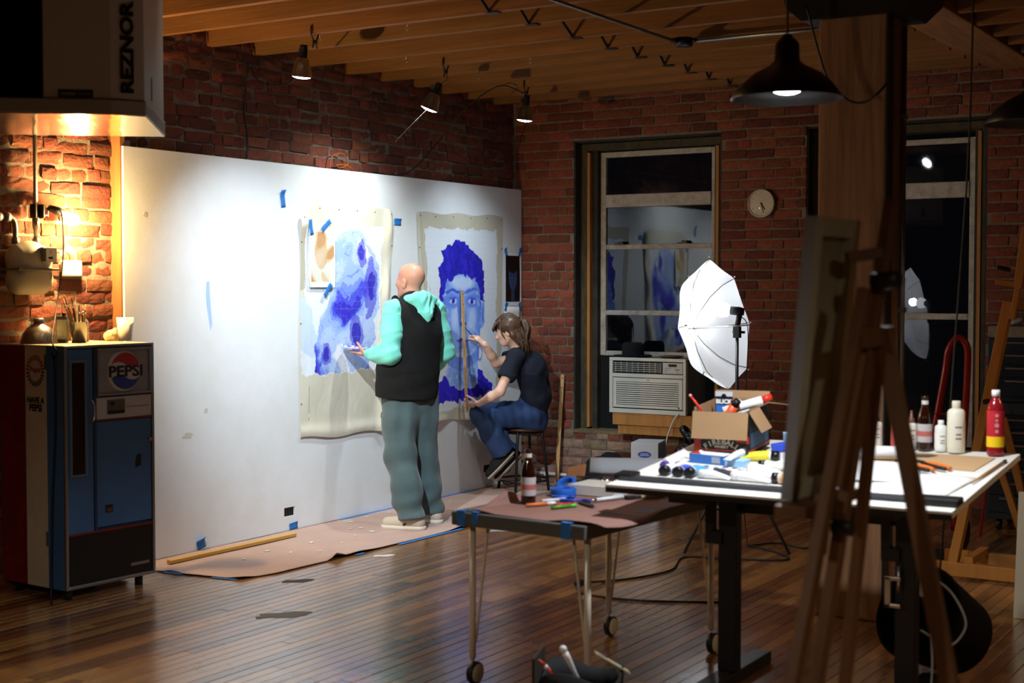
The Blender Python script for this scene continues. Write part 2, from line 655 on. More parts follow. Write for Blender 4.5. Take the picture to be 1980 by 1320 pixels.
# --- floor: narrow hardwood strips running towards the back wall
def plank_mat(name, attr):
    m = bpy.data.materials.new(name)
    m.use_nodes = True
    N, L = m.node_tree.nodes, m.node_tree.links
    b = N['Principled BSDF']
    if attr:
        a = N.new('ShaderNodeVertexColor')
        a.layer_name = 'Col'
        sp = N.new('ShaderNodeSeparateColor')
        L.new(a.outputs['Color'], sp.inputs[0])
        rv = sp.outputs[0]
    else:
        rv = N.new('ShaderNodeObjectInfo').outputs['Random']
    geo = N.new('ShaderNodeNewGeometry')
    mp = N.new('ShaderNodeMapping')
    mp.inputs['Scale'].default_value = (22, 1.3, 1)
    L.new(geo.outputs['Position'], mp.inputs[0])
    g = N.new('ShaderNodeTexNoise')
    g.inputs['Scale'].default_value = 4
    g.inputs['Detail'].default_value = 6
    L.new(mp.outputs[0], g.inputs['Vector'])
    big = N.new('ShaderNodeTexNoise')
    big.inputs['Scale'].default_value = 1.7
    big.inputs['Detail'].default_value = 7
    big.inputs['Roughness'].default_value = .7
    L.new(geo.outputs['Position'], big.inputs['Vector'])
    ad = N.new('ShaderNodeMath')
    ad.operation = 'MULTIPLY_ADD'
    L.new(g.outputs['Fac'], ad.inputs[0])
    ad.inputs[1].default_value = .55
    ad2 = N.new('ShaderNodeMath')
    ad2.operation = 'MULTIPLY'
    ad2.inputs[1].default_value = .7
    L.new(rv, ad2.inputs[0])
    L.new(ad2.outputs[0], ad.inputs[2])
    ramp = N.new('ShaderNodeValToRGB')
    e = ramp.color_ramp.elements
    e[0].position, e[0].color = .15, lin('462a16')
    e[1].position, e[1].color = .85, lin('a67640')
    x = e.new(.5)
    x.color = lin('7e512b')
    L.new(ad.outputs[0], ramp.inputs[0])
    dk = N.new('ShaderNodeMix')
    dk.data_type = 'RGBA'
    mr = N.new('ShaderNodeMapRange')
    mr.inputs['From Min'].default_value = .53
    mr.inputs['From Max'].default_value = .68
    mr.inputs['To Max'].default_value = .7
    L.new(big.outputs['Fac'], mr.inputs['Value'])
    L.new(mr.outputs[0], dk.inputs[0])
    L.new(ramp.outputs[0], dk.inputs[6])
    dk.inputs[7].default_value = lin('2a1b12')
    L.new(dk.outputs[2], b.inputs['Base Color'])
    rr = N.new('ShaderNodeMapRange')
    rr.inputs['From Min'].default_value = .3
    rr.inputs['From Max'].default_value = .7
    rr.inputs['To Min'].default_value = .14
    rr.inputs['To Max'].default_value = .34
    L.new(big.outputs['Fac'], rr.inputs['Value'])
    L.new(rr.outputs[0], b.inputs['Roughness'])
    bp = N.new('ShaderNodeBump')
    bp.inputs['Strength'].default_value = .12
    bp.inputs['Distance'].default_value = .004
    L.new(g.outputs['Fac'], bp.inputs['Height'])
    L.new(bp.outputs[0], b.inputs['Normal'])
    b.inputs['Specular IOR Level'].default_value = .7
    b.inputs['Coat Weight'].default_value = 1.0
    b.inputs['Coat Roughness'].default_value = .2
    return m


M_plank, M_plank_far = plank_mat('plank', False), plank_mat('plank_far', True)
M_under = mat('subfloor', '140d08', .9)
floor = struct(obj('floor', B().box(LX, 4, -3, BY, -.06, -.012), M_under))
tag(floor, 'worn dark brown hardwood strip floor of the studio', 'floor')
PW = .0635


def plank_geo(L):
    w, c = PW / 2 - .0011, .0016
    top = [(-w + c, 0, 0), (w - c, 0, 0), (w - c, L, 0), (-w + c, L, 0)]
    mid = [(-w, 0, -c), (w, 0, -c), (w, L, -c), (-w, L, -c)]
    lo = [(-w, 0, -.012), (w, 0, -.012), (w, L, -.012), (-w, L, -.012)]
    return top + mid + lo, [(0, 1, 2, 3), (4, 5, 1, 0), (6, 7, 3, 2), (5, 6, 2, 1), (7, 4, 0, 3), (8, 9, 5, 4), (10, 11, 7, 6), (9, 10, 6, 5), (11, 8, 4, 7)]


PLL = [.45, .6, .75, .9, 1.1, 1.3, 1.6, 1.9]
PLM = {}
pieces = []
xr = LX + .03
rf = random.Random(3)
while xr < 3.97:
    y = -3 - rf.random()
    while y < BY:
        L = rf.choice(PLL)
        e = min(y + L, BY)
        q = proj((xr, min(max(y + L / 2, y), BY), 0))
        vis = q is not None and -60 < q[0] < 2040 and q[1] < 1400 and xr < .3 and e > y + L - 1e-6 and not (xr < -6.3)
        pieces.append((q[2] / (.7 + L) if vis else 1e9, xr, y, e - y, L))
        y += L + .002
    xr += PW
pieces.sort(key=lambda t: t[0])
rest, cols = B(), []
for n, (pri, x, y, L, L0) in enumerate(pieces):
    if n < 300 and pri < 1e8:
        if L0 not in PLM:
            vs, fs = plank_geo(L0)
            PLM[L0] = B().add(vs, fs).mesh('plank')
            PLM[L0].materials.append(M_plank)
        obj('plank', PLM[L0], None, floor, (x, y, rf.uniform(-.0007, .0005)))
    else:
        vs, fs = plank_geo(L)
        dz = rf.uniform(-.0007, .0005)
        rest.add([(a + x, b + y, c + dz) for a, b, c in vs], fs)
        cols += [(rf.random(), 0, 0, 1)] * len(fs)
me = rest.mesh('planks')
ca = me.color_attributes.new('Col', 'FLOAT_COLOR', 'CORNER')
ca.data.foreach_set('color', np.repeat(np.array(cols, np.float32), 4, axis=0).ravel())
o = obj('planks', me, M_plank_far, floor)
o['kind'] = 'stuff'

# --- left wall
wl = struct(obj('wall_left', B().box(LX - .3, LX, -3, BY + .33, 0, 3.7), M_mortar))
tag(wl, 'old red brick wall behind the white panel', 'wall')
ML = Matrix(((0, -1, 0, LX), (1, 0, 0, 0), (0, 0, 1, 0), (0, 0, 0, 1)))      # u -> y, out(-y) -> +x


def left_hidden(u, z):
    return (5.95 < u and z < 2.44) or (u < 5.9 and z < 1.25)


lay_bricks(wl, ML, lambda z: [(.6, BY)] if z > 2.3 else [(.6, 6.05)], .0, 3.4, left_hidden, 11, headers=.34, rag=2.6)
# --- back wall with two window openings
W1, W2 = (-5.757, -4.448), (-3.765, -2.445)
WZ = (.45, 2.82)
bw = B()
xs = [LX - .3, W1[0], W1[1], W2[0], W2[1], 4.3]
for i in range(5):
    if i in (1, 3):
        bw.box(xs[i], xs[i + 1], BY, BY + .33, 0, WZ[0])
        bw.box(xs[i], xs[i + 1], BY, BY + .33, WZ[1], 3.7)
    else:
        bw.box(xs[i], xs[i + 1], BY, BY + .33, 0, 3.7)
wb = struct(obj('wall_back', bw, M_mortar))
tag(wb, 'red brick wall with two tall windows', 'wall')
MB_ = Matrix(((1, 0, 0, 0), (0, 1, 0, BY), (0, 0, 1, 0), (0, 0, 0, 1)))


def back_spans(z):
    a = [(LX + .035, -1.2)]
    if WZ[0] < z < WZ[1]:
        a = [(LX + .035, W1[0]), (W1[1], W2[0]), (W2[1], -1.2)]
    return a


def back_hidden(u, z):
    return (u < -6.24 and z < 2.4) or (-2.9 < u < -2.445 and z < 2.8)


lay_bricks(wb, MB_, back_spans, .0, 3.38, back_hidden, 23, headers=.06, rag=.7,
           pale=lambda u, z: (.75 - z * .8) if u < -4.4 else 0)
# --- the unseen walls of the room
M_wallp = mat('plain_wall', '5a3527', .9)
o = struct(obj('wall_right', B().box(4, 4.3, -3.3, BY + .33, 0, 3.7), M_wallp))
tag(o, 'plain brick-red wall on the far side of the studio', 'wall')
o = struct(obj('wall_front', B().box(LX - .3, 4.3, -3.3, -3, 0, 3.7), M_wallp))
tag(o, 'plain brick-red wall at the near end of the studio', 'wall')

# --- ceiling: deck and joists, metal bridging, conduit
ceil = struct(obj('ceiling', B().box(LX - .3, 4.3, -3.3, BY + .33, 3.41, 3.6), mat('deck', '6b4526', .8, var=(4, '3c2412', .7, (1, 6, 1)))))
tag(ceil, 'wooden ceiling deck on exposed joists', 'ceiling')
JY = [-2.2, -1.75, -1.3, -.85, -.4, .05, .5, .95, 1.4, 1.85, 2.3, 2.75, 3.2, 3.65, 4.1, 4.5, 4.93, 5.35, 5.76, 6.17, 6.62, 7.04, 7.55, 8.0, 8.41, 8.82, 9.19, 9.55, 9.93]
jl = B().box(LX, -2.44, -.024, .024, 3.13, 3.41).mesh('joist')
jr = B().box(-2.08, 4, -.024, .024, 3.13, 3.41).mesh('joist')
for me in (jl, jr):
    me.materials.append(M_joist)
for y in JY:
    obj('joist', jl, None, ceil, (0, y, rnd.uniform(-.004, .004)))
    obj('joist', jr, None, ceil, (0, y, rnd.uniform(-.004, .004)))
brg = B()
for y0, y1 in zip(JY[12:-1], JY[13:]):
    g = B()
    a, b = y0 + .026, y1 - .026
    for (p, q, dx) in (((a, 3.40), (b, 3.135), 0), ((a, 3.135), (b, 3.40), .03)):
        g.bar((-4.25 + dx, p[0], p[1]), (-4.25 + dx, q[0], q[1]), .02, .003, (1, 0, 0))
        g.bar((-4.25 + dx, p[0], p[1]), (-4.25 + dx, q[0], q[1]), .003, .02, (1, 0, 0))
    g.box(-4.27, -4.2, b - .005, b + .05, 3.124, 3.128)
    obj('bridging_strap', g, M_dark_steel, ceil)
cd = B().tube(curve_pts([(-3.7, 2.5, 3.095), (-3.7, 5, 3.095), (-3.7, 7.8, 3.095)], 4), .011, 8)
obj('conduit', cd, M_steel, ceil)
cd = B().tube([(-3.62, 7.855, 3.095), (-2.44, 7.855, 3.095)], .011, 8)
obj('conduit', cd, M_steel, ceil)
jb = B().lathe([(.001, -.03), (.05, -.03), (.055, -.02), (.055, .02), (.001, .02)], 12)
for k in range(3):
    a = k * 2.09
    jb.cyl((.05 * math.cos(a), .05 * math.sin(a), 0), (.085 * math.cos(a), .085 * math.sin(a), 0), .015, n=8)
obj('junction_box', jb, M_dark_steel, ceil, (-3.67, 7.855, 3.1))
# --- timber post and beam
tb = struct(obj('timber_beam', B().box(-2.42, -2.1, -3, BY, 3.13, 3.5), M_beam, bev=.01))
tag(tb, 'heavy timber beam carrying the joists, running to the brick wall', 'beam')
tc_ = struct(thing('timber_column', 'square timber column under the heavy beam', 'column', (-2.26, 6.92, 0)))
obj('shaft', B().box(-.17, .17, -.17, .17, 0, 2.94), M_post, tc_, bev=.012)
obj('bolster', B().prism([(-.36, 3.13), (-.33, 3.0), (-.25, 2.93), (.25, 2.93), (.33, 3.0), (.36, 3.13)], -.2, .2, 'y'), M_black, tc_)  # timber coloured black in place of the shade up here
cdt = B().tube([(.185, .06, .02), (.185, .06, 2.9)], .012, 8)
for z in (.6, 1.5, 2.45):
    cdt.box(.165, .2, .035, .085, z, z + .025)
obj('conduit', cdt, M_steel, tc_)
obj('black_strip', B().box(.168, .176, -.17, -.08, 0, 2.93), M_black, tc_)  # plain black strip down the side of the column


# --- windows
def window(n, x0, x1, rails, label, glass_left=0.):
    """rails: list of (z0, z1) white bars; glass panes fill between"""
    w = struct(thing('window_%d' % n, label, 'window', (0, 0, 0)))
    y0 = BY
    obj('reveal', B().box(x0, x0 + .012, y0 + .005, y0 + .12, WZ[0], WZ[1]).box(x1 - .012, x1, y0 + .005, y0 + .12, WZ[0], WZ[1]).box(x0, x1, y0 + .005, y0 + .12, WZ[1] - .012, WZ[1]), M_dark_wood, w)
    c = .075
    for a, b_ in ((x0 + .012, x0 + c), (x1 - c + .01, x1 - .012)):
        obj('casing', B().box(a, b_, y0 + .1, y0 + .3, WZ[0], WZ[1] - .02), M_green_old, w)
    obj('casing', B().box(x0 + c, x1 - c + .01, y0 + .1, y0 + .3, WZ[1] - .075, WZ[1] - .02), M_green_old, w)
    for xa in (x0 + c, x1 - c - .015):
        obj('stop_strip', B().box(xa, xa + .025, y0 + .09, y0 + .14, WZ[0] + .02, WZ[1] - .09), M_pine, w)
    xa, xb = x0 + .145, x1 - .12
    obj('jamb', B().box(x0 + .1, xa, y0 + .14, y0 + .26, WZ[0], WZ[1] - .075).box(xb, x1 - .09, y0 + .14, y0 + .26, WZ[0], WZ[1] - .075), M_dark_wood, w)
    ya, yb = y0 + .19, y0 + .235
    top, bot = rails[0][1], rails[-1][0]
    obj('stile', B().box(xa, xa + .05, ya, yb, bot, top), M_white_old, w, bev=.006)
    obj('stile', B().box(xb - .05, xb, ya, yb, bot, top), M_white_old, w, bev=.006)
    for k, (a, b_) in enumerate(rails):
        obj('rail', B().box(xa + .05, xb - .05, ya - (.012 if b_ - a > .08 else 0), yb, a, b_), M_white_old, w, bev=.006)
        if k:
            obj('pane', B().box(xa + .045, xb - .045, ya + .018, ya + .022, b_ - .005, rails[k - 1][0] + .005), M_glass, w)
    return w


w1 = window(1, *W1, [(2.69, 2.735), (2.28, 2.385), (1.935, 1.975), (1.395, 1.435), (1.06, 1.10)], 'tall white sash window with an air conditioner below the lower sash')
for x in (-5.42, -4.85):
    obj('sash_lock', B().box(x - .04, x + .04, BY + .15, BY + .185, 1.975, 1.985).box(x - .012, x + .03, BY + .155, BY + .175, 1.985, 2.0), M_dark_steel, w1)
obj('filler_board', B().box(W1[0] + .1, W1[1] - .09, BY + .2, BY + .215, WZ[0], 1.06), mat('black_foam', '0a0a0b', .9), w1)
obj('sill', B().box(W1[0], W1[1], BY - .012, BY + .3, WZ[0] - .02, WZ[0] + .005), mat('stone_sill', '7b6a4a', .9, var=(12, '4a3b24', .8), bump=(40, .8)), w1)
w2 = window(2, *W2, [(2.66, 2.70), (2.27, 2.385), (1.39, 1.435), (.47, .53)], 'dark sash window beside the timber column')
obj('sill', B().box(W2[0], W2[1], BY - .012, BY + .3, WZ[0] - .02, WZ[0] + .005), MATS['stone_sill'], w2)
o = obj('heating_pipe', B().tube([(-6.2, BY - .05, .075), (-5.4, BY - .05, .075), (-4.2, BY - .05, .075)], .014, 10).box(-6.0, -5.98, BY - .07, BY, .06, .09).box(-4.6, -4.58, BY - .07, BY, .06, .09), mat('white_pipe', 'd8d4cc', .5))
tag(o, 'thin white pipe along the foot of the brick wall', 'pipe')

# ================================================================== LAMPS THE PLACE HAS, AND ADDED FILL LAMPS
COOL = (.76, .9, 1.0)
M_led = mat('lamp_face', 'ffffff', .4, emit=('f4fbff', 30))
M_alu = mat('spun_aluminium', 'c9c5bd', .3, 1.)
M_socket = mat('socket_black', '141416', .5)
M_brass = mat('brass', 'b08a4a', .35, 1.)
M_cord = mat('black_cord', '0b0b0c', .5)


def clamp_lamp(clamp, rim, aim, power, label, col=COOL, cone=126, blend=.9):
    """small reflector lamp hung from a spring clamp on a joist"""
    t = thing('clamp_lamp', label, 'lamp', clamp, group='clamp lamps on the joists')
    C, Rm = Vector(clamp), Vector(rim) - Vector(clamp)
    d = (Vector(aim) - Vector(rim)).normalized()
    M = Matrix.Translation(Rm) @ d.to_track_quat('-Z', 'Y').to_matrix().to_4x4()
    # clamp jaws bite the joist
    g = B()
    for s_ in (-1, 1):
        g.tube(curve_pts([(0, s_ * .03, .055), (0, s_ * .034, .01), (0, s_ * .012, -.035), (0, s_ * .02, -.075)], 4), .005, 6)
    g.tube([(0, -.012, -.035), (0, .012, -.035)], .012, 8)
    obj('clamp', g, M_dark_steel, t)
    top = M @ Vector((0, 0, .17))
    obj('hanger', B().tube(curve_pts([(0, 0, -.04), (.012, .006, (top.z - .04) * .5), top], 5), .0035, 6), M_brass, t)
    obj('socket', B().lathe([(.001, .185), (.02, .185), (.024, .17), (.024, .11), (.03, .105)], 14, M).box(-.012, .012, .02, .045, .13, .16, M), M_socket, t)
    obj('reflector', B().lathe([(.03, .108), (.036, .1), (.05, .06), (.062, .0), (.066, -.004), (.064, -.004), (.058, .006), (.046, .06), (.03, .1)], 24, M), M_alu, t)
    obj('bulb_face', B().lathe([(.001, -.016), (.03, -.014), (.05, -.008), (.06, -.002), (.058, .004)], 20, M), M_led, t)
    w = M @ Vector((0, 0, -.02))
    l = light('clamp_lamp_light', 'SPOT', C + w, power, col, Vector(aim), spot_size=R(cone), spot_blend=blend, shadow_soft_size=.03)
    return t


clamp_lamp((-5.5, 6.62, 3.12), (-5.586, 6.6, 2.885), (-6.0, 6.8, .6), 65, 'clamp lamp over the bare part of the white panel near the heater', cone=100, blend=1)
clamp_lamp((-5.505, 8.0, 3.12), (-5.60, 7.94, 2.835), (-6.25, 7.70, 1.2), 100, 'tilted clamp lamp over the canvas with the abstract blue shapes', (.86, .95, .93))
clamp_lamp((-5.59, 9.19, 3.12), (-5.61, 9.2, 2.885), (-5.9, 9.25, .6), 95, 'clamp lamp over the canvas with the spiky-haired portrait', cone=110, blend=1)
clamp_lamp((-4.42, 4.93, 3.14), (-4.45, 5.0, 3.0), (-6.25, 8.3, .55), 640, 'added unseen clamp lamp on the joists in front of the heater, aimed across at the panel', (.80, .92, 1), 62, .9)  # lamp added out of view to even out the light on the panel


def pendant(loc, r, label, power=0, col=(.9, .95, 1), emit='f2f7ff', cone=160):
    t = thing('pendant_lamp', label, 'lamp', loc, group='black pendant lamps')
    k = r / .2
    obj('shade', B().lathe([(.035 * k, .175), (.042 * k, .165), (.045 * k, .105), (.07 * k, .085), (.12 * k, .06), (.165 * k, .02), (.2 * k, -.028), (.198 * k, -.03), (.16 * k, .014), (.115 * k, .052), (.066 * k, .078), (.03 * k, .09)], 40), mat('black_enamel', '0d0e11', .35), t)
    obj('cap', B().lathe([(.001, .2), (.014, .2), (.02, .19), (.035 * k, .175)], 20), M_black, t)
    obj('cord', B().tube([(0, 0, .195), (0, 0, 3.13 - loc[2])], .005, 6), M_cord, t)
    if power:
        obj('bulb', B().lathe([(.001, -.012), (.03, -.01), (.055, .0), (.06, .012), (.045, .04), (.02, .075)], 20), mat('pendant_bulb_' + emit, 'ffffff', .4, emit=(emit, 40)), t)
        light('pendant_light', 'SPOT', (loc[0], loc[1], loc[2] - .03), power, col, (loc[0], loc[1], 0), spot_size=R(cone), spot_blend=.35, shadow_soft_size=.05)
    else:
        obj('bulb', B().sphere((0, 0, .03), .035), mat('dead_bulb', 'd9d5cc', .3), t)
    return t


pendant((-1.862, 4.85, 2.325), .2, 'lit black dome pendant lamp over the drafting table', 190, cone=138)
pendant((-1.22, 5.88, 2.30), .2, 'unlit black pendant lamp to the side of the timber column')
pendant((.35, 6.9, 2.30), .2, 'added unseen warm black pendant lamp beyond the rear easel, by the tool chest', 48, (1, .66, .34), 'ffc68a')  # pendant added out of view for warm light on the rear easel
pendant((.6, 2.2, 2.45), .2, 'added unseen fill lamp, a black pendant in the near half of the studio', 26, (1, .86, .7), 'ffe2c0')  # pendant added out of view to brighten the near easel
pendant((-3.2, .8, 2.45), .2, 'added unseen fill lamp, a black pendant nearest the vending machine end of the studio', 105, (1, .86, .7), 'ffe2c0')  # pendant added out of view as fill for heater and vending machine
cable('hanging_cable', [(-2.47, 6.68, 3.0), (-2.37, 6.70, 2.645), (-2.27, 6.71, 2.53), (-2.19, 6.71, 2.51), (-2.12, 6.70, 2.545), (-2.08, 6.73, 2.60)], .006, M_cord, 'black cord swagged from the ceiling beam to the timber column')
cable('hanging_cable', [(-1.6, 6.4, 3.1), (-1.62, 6.42, 2.2), (-1.7, 6.5, 1.2), (-1.72, 6.45, .5), (-1.75, 6.4, .01)], .005, M_cord, 'black cord hanging from the ceiling to the floor past the dark window')

# ================================================================== WHITE PANEL
panel = thing('display_panel', 'large freestanding white painted panel in front of the brick wall', 'panel', (PX, 8, 0))
M_panel = mat('panel_white', 'e6e7ea', .55, var=(2.2, 'd4d2c9', .5), bump=(90, .06))
holes = [(7.184, 7.292, .098, .158), (9.616, 9.736, .124, .184)]
pg = B()
ys = sorted({5.807, 10.2, *[h[0] for h in holes], *[h[1] for h in holes]})
for a, b_ in zip(ys, ys[1:]):
    hh = [h for h in holes if abs(h[0] - a) < 1e-6]
    zs = [0.004, 2.439] if not hh else [0.004, hh[0][2], hh[0][3], 2.439]
    for i in range(0, len(zs), 2):
        pg.box(-.013, 0, a - 8, b_ - 8, zs[i], zs[i + 1])
obj('sheet', pg, M_panel, panel)
M_outlet = mat('outlet_dark', '050505', .6)
for h in holes:
    obj('outlet_box', B().box(-.07, -.014, h[0] - 8.004, h[1] - 7.996, h[2] - .004, h[3] + .004), M_outlet, panel)
M_stud = mat('stud_wood', '8a5a2e', .75, var=(4, '5f3a18', .6, (6, 6, .5)))
obj('end_post', B().box(-.098, -.013, -2.205, -2.17, 0, 3.12), M_stud, panel)
for y in (-1, .2, 1.3, 2.17):
    obj('stud', B().box(-.098, -.013, y - .019, y + .019, 0, 2.40), M_stud, panel)
obj('top_plate', B().box(-.098, -.013, -2.16, 2.19, 2.4, 2.436), mat('plate_dark', '2b2018', .8), panel)
obj('bracket', B().box(-.06, -.02, -2.168, -2.12, 2.438, 2.475), M_steel, panel)


def rag(y0, z0, pts):
    return [(y0 + a, z0 + b) for a, b in pts]


obj('paint_mark', B().prism(rag(6.485 - 8, 1.488, [(-.012, .17), (.012, .175), (.02, .05), (.034, -.09), (.02, -.135), (.005, -.06), (-.012, .02), (-.02, .09)]), .0003, .0012, 'x'), mat('blue_wash', 'a9c2ea', .6), panel)
for yy, zz, w in ((6.30, .72, .05), (5.97, 2.05, .018), (6.46, .86, .02)):
    obj('scuff', B().prism(rag(yy - 8, zz, [(-w, -.01), (w * .6, -.016), (w, .01), (-.2 * w, .02)]), .0003, .0008, 'x'), mat('scuff_grey', 'c6c3b8', .7), panel)

# ------------------------------------------------ blue masking tape
M_tape = mat('blue_tape', '2b78c6', .6, var=(60, '1c5ca0', .3))
TG = 'blue tape on the white panel'


def tape_panel(y, z, w, h, ang, label, x=PX + .0012, curl=.006, group=TG):
    ca, sa = math.cos(R(ang)), math.sin(R(ang))

    def fn(u, v):
        a, b_ = (u - .5) * w, (v - .5) * h
        out = .0012 + curl * max(0, v - .65) ** 2 * 8 + .002 * math.sin(u * 9 + v * 5)
        return (x + max(out, .0006), y + a * ca - b_ * sa, z + a * sa + b_ * ca)
    o = obj('masking_tape', B().grid(fn, 4, 6), M_tape, solid=.0006)
    return tag(o, label, 'tape', group)


tape_panel(7.185, 2.208, .045, .115, 8, 'upright strip of blue tape high on the bare part of the panel', curl=.02)
tape_panel(8.455, 2.104, .085, .05, 0, 'short flat piece of blue tape between the two canvases')
tape_panel(6.405, .045, .075, .07, 14, 'crumpled blue tape low on the panel near the vending machine', curl=.03)
tape_panel(7.274, .03, .085, .045, 4, 'blue tape at the foot of the panel under the black outlet hole')

# ------------------------------------------------ canvases
def in_poly(px, py, poly):
    n = len(poly)
    r = np.zeros(px.shape, bool)
    j = n - 1
    for i in range(n):
        xi, yi = poly[i]
        xj, yj = poly[j]
        c = ((yi > py) != (yj > py)) & (px < (xj - xi) * (py - yi) / (yj - yi + 1e-12) + xi)
        r ^= c
        j = i
    return r


def fbm(x, y, f, seed=0.):
    t = np.zeros_like(x)
    a = 1.
    for k in range(5):
        t += a * np.sin(f * x * 1.7 + 1.3 * np.sin(f * y * 1.1 + seed + k) + seed * 3 + k * 2.1) * np.sin(f * y * 1.5 + 1.1 * np.sin(f * x * .9 - seed + k) + k)
        f *= 2.03
        a *= .55
    return t


def L3(h):
    return np.array(lin(h)[:3])


def paint(img, mask, col, op=1.):
    m = (mask if mask.dtype != bool else mask.astype(float)) * op
    img[:] = img * (1 - m[..., None]) + L3(col) * m[..., None]


def canvas_thing(name, label, corners, shape_fn, paint_fn, nu, nv, matn):
    """corners BL BR TR TL as (y,z); grid mesh with painted colour attribute"""
    BL, BR_, TR, TL = corners
    u, v = np.meshgrid(np.linspace(0, 1, nu), np.linspace(0, 1, nv))
    lerp = lambda k: (BL[k] * (1 - u) + BR_[k] * u) * (1 - v) + (TL[k] * (1 - u) + TR[k] * u) * v
    y, z = lerp(0), lerp(1)
    y, z, out = shape_fn(u, v, y, z)
    img = paint_fn(u, v, y, z)
    co = np.stack([np.maximum(out, .002), y - 8, z], -1).reshape(-1, 3)
    t = thing(name, label, 'canvas', (PX, 8, 0))
    i, j = np.meshgrid(np.arange(nu - 1), np.arange(nv - 1))
    a = (j * nu + i).ravel()
    q = np.stack([a, a + 1, a + nu + 1, a + nu], 1)
    me = bpy.data.meshes.new(name)
    me.from_pydata(co.tolist(), [], q.tolist())
    me.polygons.foreach_set('use_smooth', np.ones(len(q), bool))
    ca = me.color_attributes.new('Col', 'FLOAT_COLOR', 'POINT')
    ca.data.foreach_set('color', np.concatenate([np.clip(img, 0, 1), np.ones(img.shape[:2] + (1,))], -1).astype(np.float32).ravel())
    obj('cloth', me, mat(matn, 'cfc7b4', .75, attr='Col', bump=(500, .12)), t)
    pins = [(p, 1) for p in (.03, .2, .4, .6, .8, .97)] + [(.01, p) for p in (.15, .5, .85)] + [(.99, p) for p in (.15, .5, .85)]
    for pu, pv in pins:
        a, b_ = min(int(pu * (nu - 1)), nu - 1), min(int(pv * .985 * (nv - 1)), nv - 1)
        p = co.reshape(nv, nu, 3)[b_, a]
        obj('pushpin', B().sphere((p[0] + .003, p[1], p[2]), .004, 8, 5), M_dark_steel, t)
    return t


def shape1(u, v, y, z):
    eu = np.minimum(u, 1 - u)
    ev = np.minimum(v, 1 - v)
    out = .006 + .0018 * fbm(u, v, 4, .3) + .02 * np.exp(-((u - .96) / .05) ** 2) * (1 + .6 * np.sin(v * 22)) \
        + .03 * np.exp(-((u - .04) / .05) ** 2) * np.exp(-((v - .93) / .06) ** 2) + .012 * np.exp(-((v - .02) / .03) ** 2)
    # drawn-in upper left corner, loose right edge, wavy hem
    f = np.clip((v - .9) / .1, 0, 1) * np.clip((.16 - u) / .16, 0, 1)
    z = z - .10 * f
    z = z + .012 * np.sin(u * 9 + 1) * np.clip((.1 - v) / .1, 0, 1) - .02 * np.clip((u - .93) / .07, 0, 1) ** 2 * np.clip((v - .9) / .1, 0, 1) * 2
    y = y + .012 * np.sin(v * 17) * (u > .9) * (u - .9) * 10 + .006 * np.sin(v * 11) * (u < .1)
    return y, z, out


def paint1(u, v, y, z):
    img = np.ones(u.shape + (3,)) * L3('d9d2c0')
    img *= (1 + .05 * fbm(u, v, 5, 1.))[..., None]
    wy = y + .012 * fbm(y, z, 14, .2)
    wz = z + .012 * fbm(z, y, 14, 1.2)
    prim = in_poly(wy, wz, [(7.40, 1.03), (8.20, 1.03), (8.27, 2.06), (7.40, 2.02)])
    paint(img, prim, 'eceef2')
    paint(img, in_poly(y, z, [(7.35, 1.60), (7.35, 2.03), (7.40, 2.03), (7.41, 1.62)]), '9b8f78', .6)
    mass = in_poly(wy, wz, [(7.698, 1.923), (7.804, 1.998), (7.896, 2.044), (8.02, 2.014), (8.131, 1.89), (8.219, 1.783), (8.225, 1.486), (8.144, 1.389), (8.191, 1.249), (8.11, 1.212), (8.109, 1.037), (7.5, 1.035), (7.499, 1.252), (7.576, 1.4), (7.665, 1.587), (7.682, 1.776)])
    paint(img, mass, 'b9cbf4')
    # drifting contour patches, flat tones with hard edges
    fl = np.sin(9 * (y - 7.5) + 2.2 * np.sin(6.0 * z + 1.2) + .9 * fbm(y, z, 5, .7)) + .55 * np.sin(8.5 * z + 3 * (y - 7.6) + 1.4 * np.sin(9 * y))
    for th, c in ((.2, '9db6f2'), (.75, '7890ea'), (1.05, '4a4fdc'), (1.3, '3626c8')):
        paint(img, mass & (fl > th), c, .95)
    paint(img, mass & (fl < -1.15), 'f2f4fa', .9)
    for cy, cz, ry, rz in ((8.12, 1.6, .07, .21), (7.95, 1.28, .07, .13), (8.02, 1.86, .045, .10), (7.62, 1.16, .05, .07)):
        e = ((wy - cy) / ry) ** 2 + ((wz - cz) / rz) ** 2 + .25 * np.sin(14 * y + 9 * z)
        paint(img, mass & (e < 1), '5148d6', .75)
        paint(img, mass & (e < .35), '2c1cb8', .9)
    ln = np.abs(((fl * 2.2 + .3) % 1) - .5) < .03
    paint(img, mass & ln, '5560dc', .6)
    sh = in_poly(wy, wz, [(7.36, 1.552), (7.505, 1.606), (7.666, 1.6), (7.679, 1.398), (7.502, 1.252), (7.497, 1.037), (7.36, 1.037)])
    paint(img, sh & ~mass, 'e4eaf6', .8)
    paint(img, sh & ~mass & (np.sin(11 * y + 6 * z + .7 * fbm(y, z, 6, 2)) > .7), 'c4d4f2', .8)
    grid_l = (np.abs((z * 20) % 1 - .5) < .03) | (np.abs((y * 16) % 1 - .5) < .025)
    paint(img, grid_l & prim, '9fb4e0', .16)
    return img


canvas1 = canvas_thing('stretched_canvas', 'loose pinned canvas painted with flowing abstract blue and violet shapes',
                       ((7.337, .607), (8.27, .583), (8.383, 2.192), (7.36, 2.19)), shape1, paint1, 240, 340, 'canvas_one')


